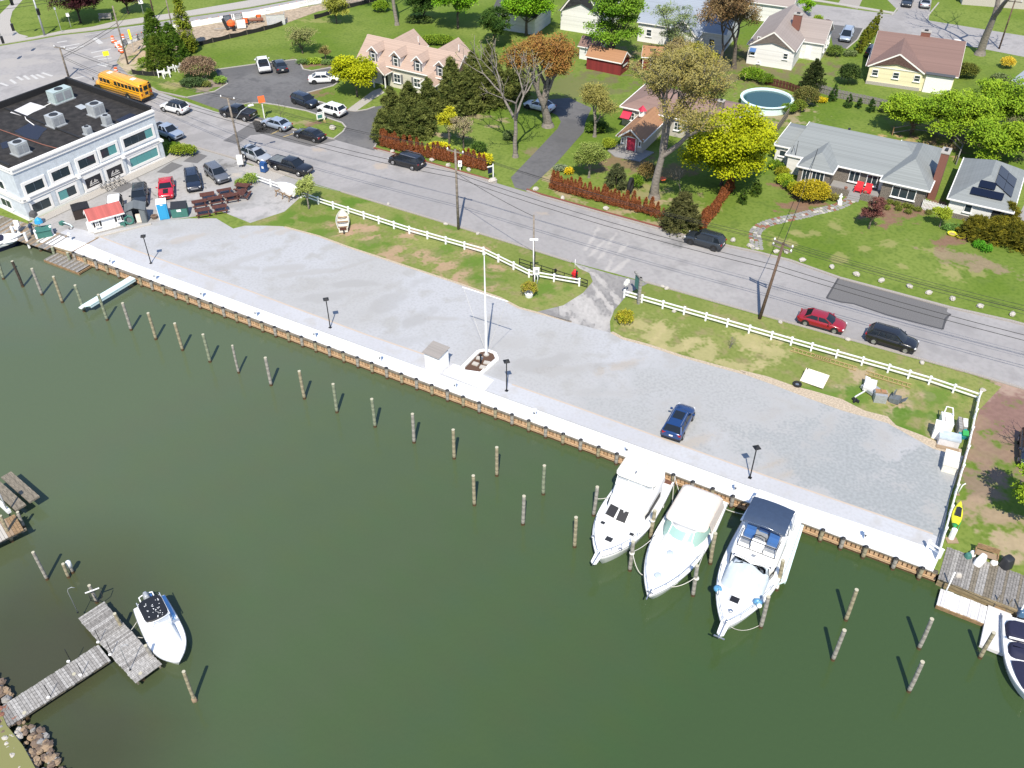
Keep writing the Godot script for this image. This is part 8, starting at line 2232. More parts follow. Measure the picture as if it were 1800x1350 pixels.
	kit("stop_sign", "white octagonal back of a stop sign at the driveway mouth", "sign", V3(12.23, 0, -83.5), .6, [["post", "galvanised", V3(.07, 1.7, .07), V3(0, .85, 0)], ["plate", "white_paint", V3(.42, .8, .04), V3(0, 1.75, .05)], ["plate", "white_paint", V3(.8, .42, .042), V3(0, 1.75, .05)], ["plate", "white_paint", V3(.6, .6, .044), V3(0, 1.75, .05), V3(0, 0, .785)]])
	kit("marina_sign", "weathered timber gallows post with a dark green hanging signboard", "sign", V3(13.49, 0, -81.99), .35, [["post", "grey_plank", V3(.26, 3.3, .26), V3(0, 1.65, 0)], ["arm", "grey_plank", V3(.2, .2, 1.7), V3(0, 3.2, -.6)], ["board", "dumpster_green", V3(.1, 1.4, 1.0), V3(.05, 2.2, -.75)], ["panel", "shed_grey", V3(.03, .8, .6), V3(.12, 2.0, -.75)]])
	kit("hydrant", "red hydrant by the fence end with a slim white marker rod", "hydrant", V3(6.95, 0, -87.21), .0, [["barrel", "bright_red", [V2(.28, 0), V2(.26, .7), V2(.14, .95), V2(.03, 1.05)], 10], ["outlet", "bright_red", V3(.7, .2, .2), V3(0, .5, 0)], ["marker", "white_vinyl", [V3(0, .9, -.1), V3(0, 2.2, -.15)], .025]])
	kit("gate_post", "black iron gate post in front of the red hydrant", "post", V3(7.09, 0, -86.29), .0, [["post", "black_iron", V3(.16, 1.3, .16), V3(0, .65, 0)], ["cap", "black_iron", V3(.22, .06, .22), V3(0, 1.33, 0)]])
	kit("post_box", "white post mounted box beside the tall pale utility pole", "mailbox", V3(-6.86, 0, -112.98), .0, [["post", "white_paint", V3(.12, .8, .12), V3(0, .4, 0)], ["box", "white_paint", V3(.5, .7, .4), V3(0, 1.0, 0)], ["slot", "black", V3(.16, .2, .02), V3(0, 1.1, .21)]])
	kit("recycling_bin", "blue mailbox shaped bin on the pavement by the black pickup", "bin", V3(-32.73, 0, -112.65), -.4, [["body", "bin_blue", V3(.75, 1.1, .7), V3(0, .65, 0)], ["top", "bin_blue", V3(.75, .3, .5), V3(0, 1.25, 0)], ["leg", "black", V3(.7, .12, .6), V3(0, .06, 0)], ["label_plate", "white_paint", V3(.3, .3, .02), V3(.1, .8, .36)]])
	kit("park_bench", "weathered grey park bench under the dark purple tree", "bench", V3(-73.95, 0, -172.6), .12, [["seat", "grey_plank", V3(2.2, .1, .6), V3(0, .5, 0)], ["backrest", "grey_plank", V3(2.2, .6, .08), V3(0, .9, -.3)], ["leg", "grey_plank", V3(.12, .5, .5), V3(-1.0, .25, 0)], ["leg", "grey_plank", V3(.12, .5, .5), V3(1.0, .25, 0)]])
	var dr: Node3D = kit("traffic_drum", "orange and white traffic drum at the corner, first of the line from the far road", "traffic drum", V3(-68.71, 0, -161.13), .0, [["base", "black", [V2(.42, 0), V2(.4, .1)], 10], ["drum", "orange", [V2(.32, .1), V2(.31, .4)], 10], ["band", "white_paint", [V2(.31, .4), V2(.30, .58)], 10], ["drum", "orange", [V2(.30, .58), V2(.29, .78)], 10], ["band", "white_paint", [V2(.29, .78), V2(.28, .92)], 10], ["drum", "orange", [V2(.28, .92), V2(.24, 1.15)], 10]], "orange traffic drums")
	var k := 2
	for p in [V3(-67.4, 0, -158.93), V3(-66.2, 0, -157.04), V3(-65.65, 0, -156.24), V3(-67.21, 0, -161.97), V3(-63.36, 0, -146.62)]:
		dup(dr, "orange and white traffic drum %s" % ("alone behind the school bus" if k == 6 else "at the corner, %s of the line from the far road" % ordinal(k)), p, .0)
		k += 1
	var jb := thing("concrete_barrier", "white concrete barrier along the roadworks, first from the junction", "barrier", Vector3.ZERO, .0, "white concrete barriers")
	var ring := [PackedVector3Array(), PackedVector3Array()]
	for e2 in 2:
		for q in [[-.32, .0], [-.3, .12], [-.14, .4], [-.09, .95], [.09, .95], [.14, .4], [.3, .12], [.32, .0]]:
			ring[e2].append(V3(-1.78 + 3.56 * e2, q[1], q[0]))
	obj("wall", MB.new().loft(ring), M.white_paint, jb)
	obj("reflector", MB.new().box(V3(1.6, .99, 0), V3(.1, .08, .1)), M.orange, jb)
	k = 1
	var line := [V3(-66.37, 0, -160.58), V3(-63.31, 0, -165.4), V3(-57.27, 0, -169.84), V3(-47.98, 0, -175.11), V3(-40.53, 0, -180.31), V3(-32.99, 0, -186.1)]
	var steps := 26
	for n in steps:
		var t := float(n) / steps * (line.size() - 1)
		var j := int(t)
		var p: Vector3 = line[j].lerp(line[j + 1], t - j) + V3(0, .01, .5)
		var dv: Vector3 = line[j + 1] - line[j]
		var bb: Node3D = jb if n == 0 else dup(jb, "white concrete barrier along the roadworks, %s from the junction" % ordinal(n + 1), p, .0)
		bb.position = p
		bb.rotation.y = -atan2(dv.z, dv.x)
	kit("compressor", "orange towable compressor with a black drum on the sandy roadworks", "machine", V3(-49.83, 0, -167.75), .3, [["body", "orange", [V2(.5, .6), V2(.75, .9), V2(.7, 1.4), V2(.2, 1.7)], 10], ["drum", "dark_plastic", V3(.5, 1.8, .9), V3(-1.0, 1.1, 0), V3(0, 0, .3)], ["hitch", "galvanised", V3(2.4, .1, .1), V3(-1.8, .4, 0)], ["tank", "trim_white", V3(1.5, 1.2, .9), V3(1.7, .8, 0)], ["wheel", "rubber", V3(.6, .6, .2), V3(.3, .3, .9)], ["wheel", "rubber", V3(.6, .6, .2), V3(.3, .3, -.7)], ["stack", "black", V3(.12, 1.0, .12), V3(.5, 2.1, 0)]])
	for q in [[V3(-47.83, 0, -170.14), "orange folding barricade at the compressor's end of the red pipe"], [V3(-45.86, 0, -171.98), "orange folding barricade at the wire cage's end of the red pipe"]]:
		kit("barricade", q[1], "barricade", q[0], .2, [["board", "orange", V3(.9, .5, .1), V3(0, 1.0, 0)], ["board", "orange", V3(.9, .3, .1), V3(0, .5, 0)], ["leg", "dark_plastic", V3(.1, 1.2, .6), V3(-.4, .5, 0)], ["leg", "dark_plastic", V3(.1, 1.2, .6), V3(.4, .5, 0)]])
	kit("steel_pipe", "long rust red pipe lying between two orange barricades", "pipe", V3(-46.9, 0, -171.06), .2, [["pipe", "stone_red", [V3(-2.0, .6, 0), V3(2.0, .6, 0)], .28], ["chock", "old_wood", V3(.3, .3, .6), V3(0, .15, 0)]])
	kit("wire_cage", "grey wire mesh cage on the roadworks strip", "cage", V3(-42.64, 0, -171.36), .2, [["frame", "galvanised", V3(3.2, .08, .08), V3(0, 1.8, 1.4)], ["frame", "galvanised", V3(3.2, .08, .08), V3(0, 1.8, -1.4)], ["frame", "galvanised", V3(.08, .08, 2.8), V3(-1.6, 1.8, 0)], ["frame", "galvanised", V3(.08, .08, 2.8), V3(1.6, 1.8, 0)], ["panel", "clear_vinyl", V3(3.2, 1.7, .03), V3(0, .9, 1.4)], ["panel", "clear_vinyl", V3(.03, 1.7, 2.8), V3(-1.6, .9, 0)], ["panel", "clear_vinyl", V3(.03, 1.7, 2.8), V3(1.6, .9, 0)]])
	k = 1
	for p in [V3(-55.94, 0, -145.9), V3(-55.07, 0, -145.42), V3(-54.87, 0, -147.59), V3(-53.81, 0, -148.08)]:
		kit("folding_barricade", "white A-frame barricade on the verge, %s from the school bus" % ordinal(k), "barricade", p, .3 * k, [["leg", "white_paint", V3(.12, 1.2, .1), V3(-.5, .55, .2), V3(-.3, 0, 0)], ["leg", "white_paint", V3(.12, 1.2, .1), V3(.5, .55, .2), V3(-.3, 0, 0)], ["leg", "white_paint", V3(.12, 1.2, .1), V3(-.5, .55, -.2), V3(.3, 0, 0)], ["leg", "white_paint", V3(.12, 1.2, .1), V3(.5, .55, -.2), V3(.3, 0, 0)], ["board", "white_paint", V3(1.2, .3, .06), V3(0, .8, .16)]], "white folding barricades")
		k += 1
	k = 1
	for p in [V3(-16.37, 0, -118.42), V3(-10.82, 0, -115.83), V3(-8.51, 0, -114.31), V3(-5.73, 0, -112.98), V3(3.06, 0, -107.58), V3(6.38, 0, -105.17), V3(11.63, 0, -102.54), V3(25.94, 0, -94.91), V3(27.69, 0, -93.63), V3(30.46, 0, -92.37), V3(31.64, 0, -92.37), V3(33.04, 0, -90.52), V3(36.02, 0, -89.08), V3(38.34, 0, -87.56), V3(40.74, 0, -86.29), V3(43.45, 0, -85.16), V3(45.14, 0, -83.94), V3(47.29, 0, -82.74), V3(49.69, 0, -81.35), V3(52.52, 0, -79.89), V3(-25.68, 0, -125.96), V3(-2.44, 0, -109.76), V3(-15.41, 0, -103.69), V3(-7.97, 0, -98.76), V3(-4.06, 0, -96.48), V3(16.49, 0, -85.16), V3(16.89, 0, -84.83), V3(27.85, 0, -78.56), V3(34.03, 0, -75.5), V3(40.23, 0, -71.68), V3(44.57, 0, -67.5), V3(17.11, 0, -80.51)]:
		var o := thing("kerb_stone", "pale boulder beside the street kerb, %s of the scattered line" % ordinal(k), "boulder", p, k * 1.3, "pale kerb boulders")
		var s := .42 if k < 21 else (.6 if k < 23 else .3)
		obj("stone", MB.new().blob(V3(0, s * .4, 0), V3(s, s * .6, s * .75), .14, R), M.stone_pale, o)
		k += 1
func deck(called: String, label: String, cat: String, at: Vector3, turn: float, l: float, w: float, pitch: float, th: float, names: Array, edge := true, along := false):
	var o := thing(called, label, cat, at, turn)
	var n := int(l / pitch)
	for k in n:
		obj("plank", MB.new().box(V3(pitch * (k + .5), -th / 2 + R.randf_range(-.008, .008), R.randf_range(-.03, .03)), V3(pitch - .02, th, w)), M[names[R.randi() % names.size()]], o)
	if edge:
		for z in [-w * .42, w * .42]:
			obj("joist", MB.new().box(V3(l / 2, -th - .12, z), V3(l, .22, .12)), M.old_wood, o)
	return o
func picnic_table(label: String, at: Vector3, turn: float, tip := .0):
	var o := kit("picnic_table", label, "picnic table", at, turn, [["bench", "red_brown_wood", V3(1.8, .06, .28), V3(0, .45, .75)], ["bench", "red_brown_wood", V3(1.8, .06, .28), V3(0, .45, -.75)]], "red brown picnic tables")
	for q in 5:
		obj("plank", MB.new().box(V3(0, .75, -.32 + q * .16), V3(1.8, .05, .14)), M.red_brown_wood, o)
	for x in [-.65, .65]:
		obj("leg", MB.new().bar(V3(x, .0, .75), V3(x, .74, .2), .1, .06).bar(V3(x, .0, -.75), V3(x, .74, -.2), .1, .06).bar(V3(x, .42, -.8), V3(x, .42, .8), .1, .06), M.red_brown_wood, o)
	o.rotation.x = tip
func person(label: String, at: Vector3, turn: float):
	var o := thing("person", label, "person", at, turn)
	var st := MB.new(true)
	var skin := []
	for q in [[.0, .05, .05], [.06, .11, .07], [.5, .14, .1], [.85, .19, .13], [1.0, .18, .13], [1.2, .19, .14], [1.42, .23, .13], [1.5, .1, .08], [1.56, .06, .06]]:
		var r := PackedVector3Array()
		for k in 10:
			r.append(V3(cos(TAU * k / 10) * q[1], q[0], sin(TAU * k / 10) * q[2] + .06 * q[0] * q[0]))
		skin.append(r)
	st.loft(skin)
	for sg in [-1.0, 1.0]:
		st.tube([V3(sg * .2, 1.4, .12), V3(sg * .29, 1.12, .14), V3(sg * .22, .95, .36)], .06, .04, 7)
	obj("jacket", st, M.navy_canvas, o)
	obj("trousers", MB.new(true).tube([V3(.1, 0, .02), V3(.1, .5, .05), V3(.07, .95, .06)], .07, .12, 8).tube([V3(-.12, 0, -.04), V3(-.11, .5, .02), V3(-.07, .95, .06)], .07, .12, 8), M.dark_denim, o)
	obj("head", MB.new(true).lathe([V2(.03, 0), V2(.08, .05), V2(.1, .13), V2(.08, .21), V2(.02, .25)], 10, V3(0, 1.54, .17)), M.skin, o)
	obj("hair", MB.new(true).lathe([V2(.107, .1), V2(.1, .2), V2(.03, .265)], 10, V3(0, 1.54, .155)), M.black, o)
	for sg in [-1.0, 1.0]:
		obj("hand", MB.new(true).blob(V3(sg * .21, .93, .4), V3(.04, .035, .06), .1, R), M.skin, o)
func rocks(label: String, poly: PackedVector2Array, n: int, y0: float, y1: float, downhill: Vector2):
	var o := thing("riprap", label, "rock bank")
	var box := Rect2(poly[0], Vector2.ZERO)
	for p in poly:
		box = box.expand(p)
	var mats := [M.stone_tan, M.stone_brown, M.stone_grey, M.stone_brown, M.stone_tan]
	var mid := inner_center(poly)
	var k := 0
	var tries := 0
	while k < n and tries < n * 12:
		tries += 1
		var p := box.position + V2(R.randf(), R.randf()) * box.size
		if not Geometry2D.is_point_in_polygon(p, poly):
			continue
		var t := clampf(.5 + (p - mid).dot(downhill) / 4.5, .0, 1.0)
		var s := R.randf_range(.16, .34) * (1.25 if t > .5 else .85)
		var m: Material = mats[k % 5]
		if t < .45 and p.distance_to(mid + V2(-.2, .3)) < 2.0:
			m = M.stone_pale
		if t < .4 and p.y < mid.y - 1.6:
			m = M.stone_red
		obj("stone", MB.new().blob(Vector3.ZERO, V3(s, s * .62, s * .8), .22, R, 6, 4), m, o, V3(p.x, lerpf(y0, y1, t) + R.randf_range(-.06, .08), p.y), R.randf() * 3.0)
		k += 1
func yard_things():
	R.seed = 555
	var q0 := -.51
	var y := -.25
	deck("jetty", "long silver grey plank jetty leading out from the rocky shore", "jetty", V3(-34.76, -.25, -33.02), .79, 8.22, 1.85, .2, .06, ["grey_plank", "grey_plank_light", "grey_plank", "grey_plank_dark"])
	deck("jetty", "silver grey plank head across the jetty's end beside the white skiff", "jetty", V3(-31.21, -.25, -42.49), -.74, 8.04, 2.05, .17, .06, ["grey_plank", "grey_plank_light", "grey_plank_light", "grey_plank_dark"])
	var k := 1
	for s in [V3(-30.5, -1.05, -37.08), V3(-32.75, -1.05, -34.11), V3(-25.89, -1.05, -37.13)]:
		make_piling("pier_piling", "stubby brown leg under the grey jetty, %s of three in sight" % ordinal(k), s, .8, Vector2.ZERO, .14, M.wet_wood, "jetty legs")
		k += 1
	k = 1
	for s in [V3(-31.14, -.25, -38.16), V3(-29.9, -.25, -37.06), V3(-31.46, -.25, -35.34), V3(-29.6, -.25, -39.76), V3(-28.39, -.25, -38.72)]:
		kit("jetty_rod", "slim iron rod standing at the grey jetty's edge, %s of five" % ordinal(k), "rod", s, .0, [["rod", "black_iron", [V3(0, -.1, 0), V3(0, 1.35, 0)], .025], ["foot", "white_paint", V3(.2, .1, .14), V3(-.1, .04, .1)]], "jetty rods")
		k += 1
	for s in [[V3(-26.68, -.25, -37.38), "thin shepherd's crook hook on the jetty head beside the skiff"], [V3(-32.09, -.25, -42.24), "thin shepherd's crook hook at the jetty head's inner corner"]]:
		kit("crook", s[1], "hook", s[0], .3, [["shaft", "galvanised", [V3(0, 0, 0), V3(0, 2.5, 0), V3(.1, 2.75, 0), V3(.35, 2.85, 0), V3(.55, 2.7, 0)], .025], ["foot", "black_iron", V3(.12, .06, .12), V3(0, .03, 0)]])
	kit("net_hoop", "landing net with white bar hung on the jetty head's end piling", "net", V3(-31.07, -.2, -43.49), .5, [["bar", "white_paint", V3(1.0, .07, .07), V3(-.1, 1.0, 0)], ["hoop", "black", [V3(-.4, .9, .1), V3(-.4, .2, .2), V3(0, -.1, .25), V3(.4, .2, .2), V3(.4, .9, .1)], .03]])
	rocks("tumbled bank of tan, brown and white rocks under the grey jetty", poly([V2(-35.08, -34.97), V2(-33.75, -35.14), V2(-32.32, -33.7), V2(-31.19, -32.96), V2(-29.59, -31.12), V2(-28.76, -30.27), V2(-27.88, -28.48), V2(-30.66, -28.48), V2(-32.47, -31.12), V2(-34.46, -33.54)]), 190, -.12, -1.0, V2(.85, -.5))
	rocks("small heap of brown rocks on the jetty's upstream side", poly([V2(-37.02, -37.82), V2(-35.55, -37), V2(-34.55, -35.93), V2(-34.37, -35.14), V2(-35.16, -34.8), V2(-36.7, -35.67)]), 46, -.12, -1.0, V2(.85, -.5))
	deck("tan_dock", "corner of a pale tan plank dock with broken edge", "dock", V3(-42.87, .2, -48.12), .71, 4.28, 2.2, .24, .08, ["tan_wood", "stone_pale", "stone_tan"])
	kit("boat_lift", "white beams and lamp post of a boat lift behind the tan dock", "boat lift", V3(-41.27, -.3, -52), 2.46, [["beam", "white_paint", V3(4.6, .3, .3), V3(1.8, .7, 0)], ["beam", "old_wood", V3(4.6, .16, .9), V3(1.8, .4, .9)], ["beam", "old_wood", V3(4.6, .16, .9), V3(1.8, .4, 2.1)], ["post", "galvanised", [V3(-.2, 0, 0), V3(-.2, 3.2, 0)], .07], ["lamp", "white_vinyl", V3(.4, .25, .25), V3(-.2, 3.3, 0)]])
	deck("boardwalk", "weathered dark grey boardwalk beyond the white fence", "boardwalk", V3(33.36, .06, -46.76), -.53, 16.0, 3.6, .2, .08, ["grey_plank_dark", "old_wood", "grey_plank_dark", "grey_plank"], false)
	var fd: Node3D = deck("floating_dock", "white plank L-shaped floating dock, its long arm along the mossy bulkhead", "dock", V3(32.3, -.65, -44.05), -.52, 3.49, 1.7, .24, .2, ["membrane_white", "white_vinyl"])
	obj("side_float", MB.new().box(V3(2.4, -.22, .9), V3(4.8, .3, .1)), M.tan_wood, fd)
	obj("arm", MB.new().box(V3(3.49 + .7, -.14, 1.0), V3(1.6, .3, 4.0)), M.membrane_white, fd)
	for x in [.4, 5.4]:
		obj("guide_pole", MB.new(true).tube([V3(x, -.6, -.8), V3(x, 2.2, -.8)], .06, .06, 6), M.white_vinyl, fd)
	kit("dock_ladder", "brown wooden ladder down the mossy bulkhead beside the floating dock", "ladder", V3(36.64, 0, -43.18), q0, [["rail", "old_wood", V3(.08, 1.8, .1), V3(-.4, -.2, .3)], ["rail", "old_wood", V3(.08, 1.8, .1), V3(.4, -.2, .3)], ["rung", "tan_wood", V3(.8, .07, .14), V3(0, -.3, .34)], ["rung", "tan_wood", V3(.8, .07, .14), V3(0, -.65, .34)]])
	kit("garden_bench", "brown wooden slatted bench on the neighbour's boardwalk", "bench", V3(36.8, .06, -47.21), q0 + .05, [["seat", "stone_tan", V3(1.6, .08, .55), V3(0, .45, .1)], ["backrest", "tan_wood", V3(1.6, .5, .08), V3(0, .8, -.25)], ["leg", "tan_wood", V3(.1, .6, .6), V3(-.8, .3, 0)], ["leg", "tan_wood", V3(.1, .6, .6), V3(.8, .3, 0)]])
	for s in [["barrel", "white oblong drum lying by the brown bench", "drum", V3(36.22, .06, -46.76), "white_paint", V3(1.2, .6, .6), .7], ["bucket", "round white bucket between the dark pot and the drum", "bucket", V3(35.93, .06, -47.49), "white_paint", V3(.45, .4, .45), .0], ["plant_pot", "dark green pot at the boardwalk's edge by the white bucket", "pot", V3(35.49, .06, -47.27), "dumpster_green", V3(.5, .4, .5), .3], ["sack", "black sack slumped on the boardwalk past the bench", "sack", V3(38.05, .06, -46.37), "dark_plastic", V3(.9, 1.0, .8), .4], ["bucket", "white bucket with a stick at the bench's far end", "bucket", V3(37.28, .06, -46.64), "white_paint", V3(.5, .35, .45), .2], ["gravel_pile", "small pinkish rounded lump on the boardwalk's edge", "lump", V3(34.06, .06, -45.43), "stone_pale", V3(.5, .3, .4), .0]]:
		var o := thing(s[0], s[1], s[2], s[3], s[6])
		obj("body", soft_box(-s[5].x / 2, s[5].x / 2, s[5].z / 2, .0, s[5].y, .12), M[s[4]], o)
	kit("white_stand", "white cylinder stand at the kayak's foot", "stand", V3(34.88, 0, -49.17), .0, [["drum", "white_vinyl", [V2(.22, 0), V2(.22, 1.1), V2(.1, 1.16)], 10], ["foot", "stone_tan", V3(.9, .08, .6), V3(0, .04, .2)]])
	kit("bent_pipe", "white bent standpipe beyond the white fence", "pipe", V3(37.21, 0, -54.02), .0, [["pipe", "white_vinyl", [V3(0, 0, 0), V3(.1, 1.1, 0), V3(.3, 1.3, 0)], .05], ["foot", "stone_tan", V3(.3, .06, .3), V3(0, .03, 0)]])
	kit("board_sheet", "cream coloured panel lying tilted on the grass edge", "panel", V3(28.89, 0, -68.78), -.62, [["sheet", "cream_canvas", V3(2.3, .1, 1.5), V3(0, .5, 0), V3(.5, 0, .1)], ["support", "dark_plastic", V3(.1, .9, .1), V3(-1.0, .4, -.6)]])
	kit("tyre", "dark tyre lying beside the cream panel", "tyre", V3(27.2, 0, -68.35), .0, [["tread", "rubber", [V2(.3, .05), V2(.42, .02), V2(.44, .2), V2(.3, .24), V2(.2, .1)], 12], ["hub", "steel", [V2(.2, .04), V2(.18, .12)], 10]])
	kit("boat_trailer", "white pole and grey canvas heap of a small folded trailer", "trailer", V3(33.34, 0, -67.25), .75, [["pole", "white_paint", V3(1.9, .1, .1), V3(-1.0, .4, 0), V3(0, 0, -.2)], ["canvas", "membrane_white", V3(1.4, .4, 1.1), V3(.7, .5, 0), V3(0, .4, .1)], ["frame", "galvanised", V3(1.2, .3, 1.4), V3(.6, .3, .2), V3(0, -.2, 0)], ["jockey_wheel", "dark_plastic", V3(.5, .3, .12), V3(-1.9, .16, .1)], ["jockey_wheel", "dark_plastic", V3(.12, .3, .7), V3(-1.8, .16, .1)], ["board", "white_vinyl", V3(1.0, .1, .5), V3(.9, .75, -.4), V3(.3, .5, 0)]])
	kit("cabinet", "grey cabinet lying with its open orange brown shelves upward", "cabinet", V3(34.36, 0, -66.18), -.2, [["case", "galvanised", V3(1.1, .9, 1.0), V3(0, .45, 0)], ["shelf", "roof_orange", V3(.46, .04, .5), V3(-.26, .92, -.2)], ["shelf", "roof_orange", V3(.46, .04, .5), V3(.26, .92, -.2)], ["divider", "tan_wood", V3(.08, .1, .6), V3(0, .94, -.2)], ["rim", "tan_wood", V3(1.1, .1, .08), V3(0, .94, .12)]])
	kit("drawer_unit", "dark grey broken drawer unit beside the orange shelved cabinet", "cabinet", V3(35.72, 0, -65.93), -.7, [["case", "shed_grey", V3(.9, .5, .8), V3(0, .3, 0), V3(0, 0, .25)], ["flap", "shed_grey", V3(.7, .05, .7), V3(.7, .5, -.1), V3(0, 0, .8)], ["flap", "shed_grey", V3(.06, .6, .7), V3(-.3, .6, -.4)]])
	kit("deck_box", "tall white appliance standing among oddments by the fence corner", "box", V3(37.95, 0, -61.23), -.45, [["case", "white_paint", V3(.7, 1.3, 1.0), V3(0, .65, 0)], ["lid", "white_vinyl", V3(.8, .1, 1.1), V3(0, 1.35, 0)]])
	kit("helm_bench", "white moulded boat seat unit with tan cushion and tubular rail", "boat seat", V3(39.25, 0, -62.6), -.3, [["base", "gelcoat", V3(1.0, .9, 1.6), V3(0, .45, 0)], ["cushion", "cream_canvas", V3(.5, .15, .6), V3(0, .98, .3)], ["rail", "white_vinyl", [V3(-.3, .9, -.6), V3(-.2, 1.5, -.9), V3(.3, 1.5, -.8), V3(.5, .9, -.4)], .06]])
	kit("storage_chest", "pale grey chest with blue lid at the gravel's edge", "chest", V3(38.59, 0, -60.19), -.35, [["case", "membrane_white", V3(1.7, .8, .9), V3(0, .4, 0)], ["lid", "pale_blue_canvas", V3(1.8, .2, 1.0), V3(0, .9, 0)], ["pallet", "stone_tan", V3(1.9, .1, .4), V3(0, .05, .7)]])
	kit("weathered_plank", "grey weathered plank propped upright by the boat seat", "plank", V3(40.13, 0, -61.91), -.3, [["plank", "grey_plank", V3(.3, 1.0, 1.6), V3(0, .5, 0)], ["batten", "old_wood", V3(.1, .1, 1.6), V3(.2, .9, 0)]])
	kit("tarpaulin", "teal green tarpaulin bundle against the white fence", "tarpaulin", V3(40.23, 0, -61.08), -.3, [["bundle", "teal_plastic", V3(.8, .5, .8), V3(0, .3, 0), V3(.2, .3, .1)], ["bundle", "kayak_green", V3(.5, .3, .5), V3(.1, .6, .2), V3(.4, .1, 0)], ["post", "membrane_white", V3(.4, .9, .9), V3(.1, .5, -1.1), V3(.3, 0, 0)]])
	kit("dock_box", "cream moulded dock box with ridged lid by the fence", "box", V3(37.73, 0, -57.4), -.46 + 1.57, [["case", "ivory_canvas", V3(2.0, .8, 1.1), V3(0, .4, 0)], ["lid", "ivory_canvas", V3(2.1, .14, 1.2), V3(0, .86, 0)], ["ridge", "trim_white", V3(.08, .06, 1.2), V3(-.5, .95, 0)], ["ridge", "trim_white", V3(.08, .06, 1.2), V3(.5, .95, 0)]])
	k = 0
	for s in [[V3(29.65, 0, -72.96), 4.0], [V3(31.71, 0, -71.77), 4.2], [V3(36.13, 0, -69.12), 4.2]]:
		var lp := [["rail", "road_yellow", V3(s[1], .08, .08), V3(0, .1, .28)], ["rail", "road_yellow", V3(s[1], .08, .08), V3(0, .1, -.28)]]
		for j in 9:
			lp.append(["rung", "road_yellow", V3(.06, .06, .56), V3(-s[1] * .42 + j * s[1] * .105, .11, 0)])
		kit("ladder", "pale yellow ladder lying along the white fence, %s" % ["the first from the driveway", "next to the first one", "the one nearest the folded trailer"][k], "ladder", s[0], q0, lp, "ladders by the fence")
		k += 1
	var sh := kit("red_roofed_shed", "white shed with red metal roof, shuttered windows and wide white door", "shed", V3(-49.55, 0, -96.48), .58, [["body", "trim_white", V3(3.6, 1.9, 2.2), V3(1.8, .95, -1.1)], ["door", "white_paint", V3(1.5, 1.6, .08), V3(1.85, .85, .03)], ["plinth", "concrete", V3(3.7, .2, .1), V3(1.8, .1, .04)]])
	gable(sh, .0, 3.6, -2.2, .0, 1.9, .75, true, .25, M.roof_red_metal, M.trim_white)
	for x in [.6, 3.1]:
		window(sh, V3(x, 1.25, .03), .5, .75, .0, 2, 2, null, false)
		for sg in [-.36, .36]:
			obj("shutter", MB.new().box(V3(x + sg, 1.25, .03), V3(.18, .75, .05)), M.black, sh)
	kit("tool_shed", "grey open fronted plastic shed with pitched roof beside the red roofed one", "shed", V3(-45.42, 0, -99.72), .25, [["wall", "shed_grey", V3(.8, 1.8, .1), V3(-.7, .9, .7)], ["wall", "shed_grey", V3(.6, 1.8, .1), V3(.8, .9, .7)], ["wall", "shed_grey", V3(.1, 1.8, 1.6), V3(-1.1, .9, -.1)], ["wall", "shed_grey", V3(.1, 1.8, 1.6), V3(1.1, .9, -.1)], ["wall", "shed_grey", V3(2.2, 1.8, .1), V3(0, .9, -.9)], ["roof", "shed_grey", V3(1.4, .08, 2.0), V3(-.6, 2.0, -.1), V3(0, 0, .35)], ["roof", "shed_grey", V3(1.4, .08, 2.0), V3(.6, 2.0, -.1), V3(0, 0, -.35)], ["contents", "cream_canvas", V3(.6, 1.0, .3), V3(.2, .5, .3)]])
	kit("hose_reel", "coil of dark green hose on a stand between the two sheds", "hose reel", V3(-46.12, 0, -98.89), .3, [["coil", "dumpster_green", [V3(-.5, .6, .1), V3(-.35, 1.0, .1), V3(0, 1.2, .1), V3(.35, 1.0, .1), V3(.5, .6, .1), V3(.35, .25, .1), V3(0, .1, .1), V3(-.35, .25, .1), V3(-.5, .6, .1)], .16], ["stand", "dark_plastic", V3(1.0, .9, .3), V3(0, .45, -.2)], ["bin", "dumpster_green", V3(.6, .6, .5), V3(-.8, .3, .2)]])
	kit("portable_toilet", "bright blue portable toilet with white roof", "toilet", V3(-42.41, 0, -100.55), .3, [["cabin", "toilet_blue", V3(1.15, 2.1, 1.15), V3(0, 1.05, 0)], ["side_wall", "white_paint", V3(.06, 2.1, 1.1), V3(-.6, 1.05, 0)], ["roof", "white_paint", V3(1.2, .2, 1.2), V3(0, 2.18, 0)], ["door", "toilet_blue", V3(.8, 1.8, .05), V3(0, 1.0, .6)], ["vent", "white_paint", V3(.3, .12, .02), V3(0, 1.95, .6)]])
	kit("green_dumpster", "green dumpster with black lids beside the blue toilet", "dumpster", V3(-40.62, 0, -101.11), .2, [["body", "dumpster_green", V3(1.9, 1.2, 1.3), V3(0, .65, 0)], ["lid", "dark_plastic", V3(.95, .08, 1.4), V3(-.48, 1.36, -.02), V3(.22, 0, 0)], ["lid", "dark_plastic", V3(.95, .08, 1.4), V3(.48, 1.36, -.02), V3(.22, 0, 0)], ["sign_plate", "white_paint", V3(.5, .3, .02), V3(0, .95, .66)]])
	kit("brown_dumpster", "dark brown dumpster with sagging black lids by the white building", "dumpster", V3(-52.52, 0, -100.83), .5, [["body", "dumpster_brown", V3(2.0, 1.2, 1.4), V3(0, .65, 0)], ["lid", "black", V3(1.0, .08, 1.5), V3(-.5, 1.36, -.02), V3(.15, 0, .08)], ["lid", "black", V3(1.0, .08, 1.5), V3(.5, 1.36, -.02), V3(.15, 0, -.06)]])
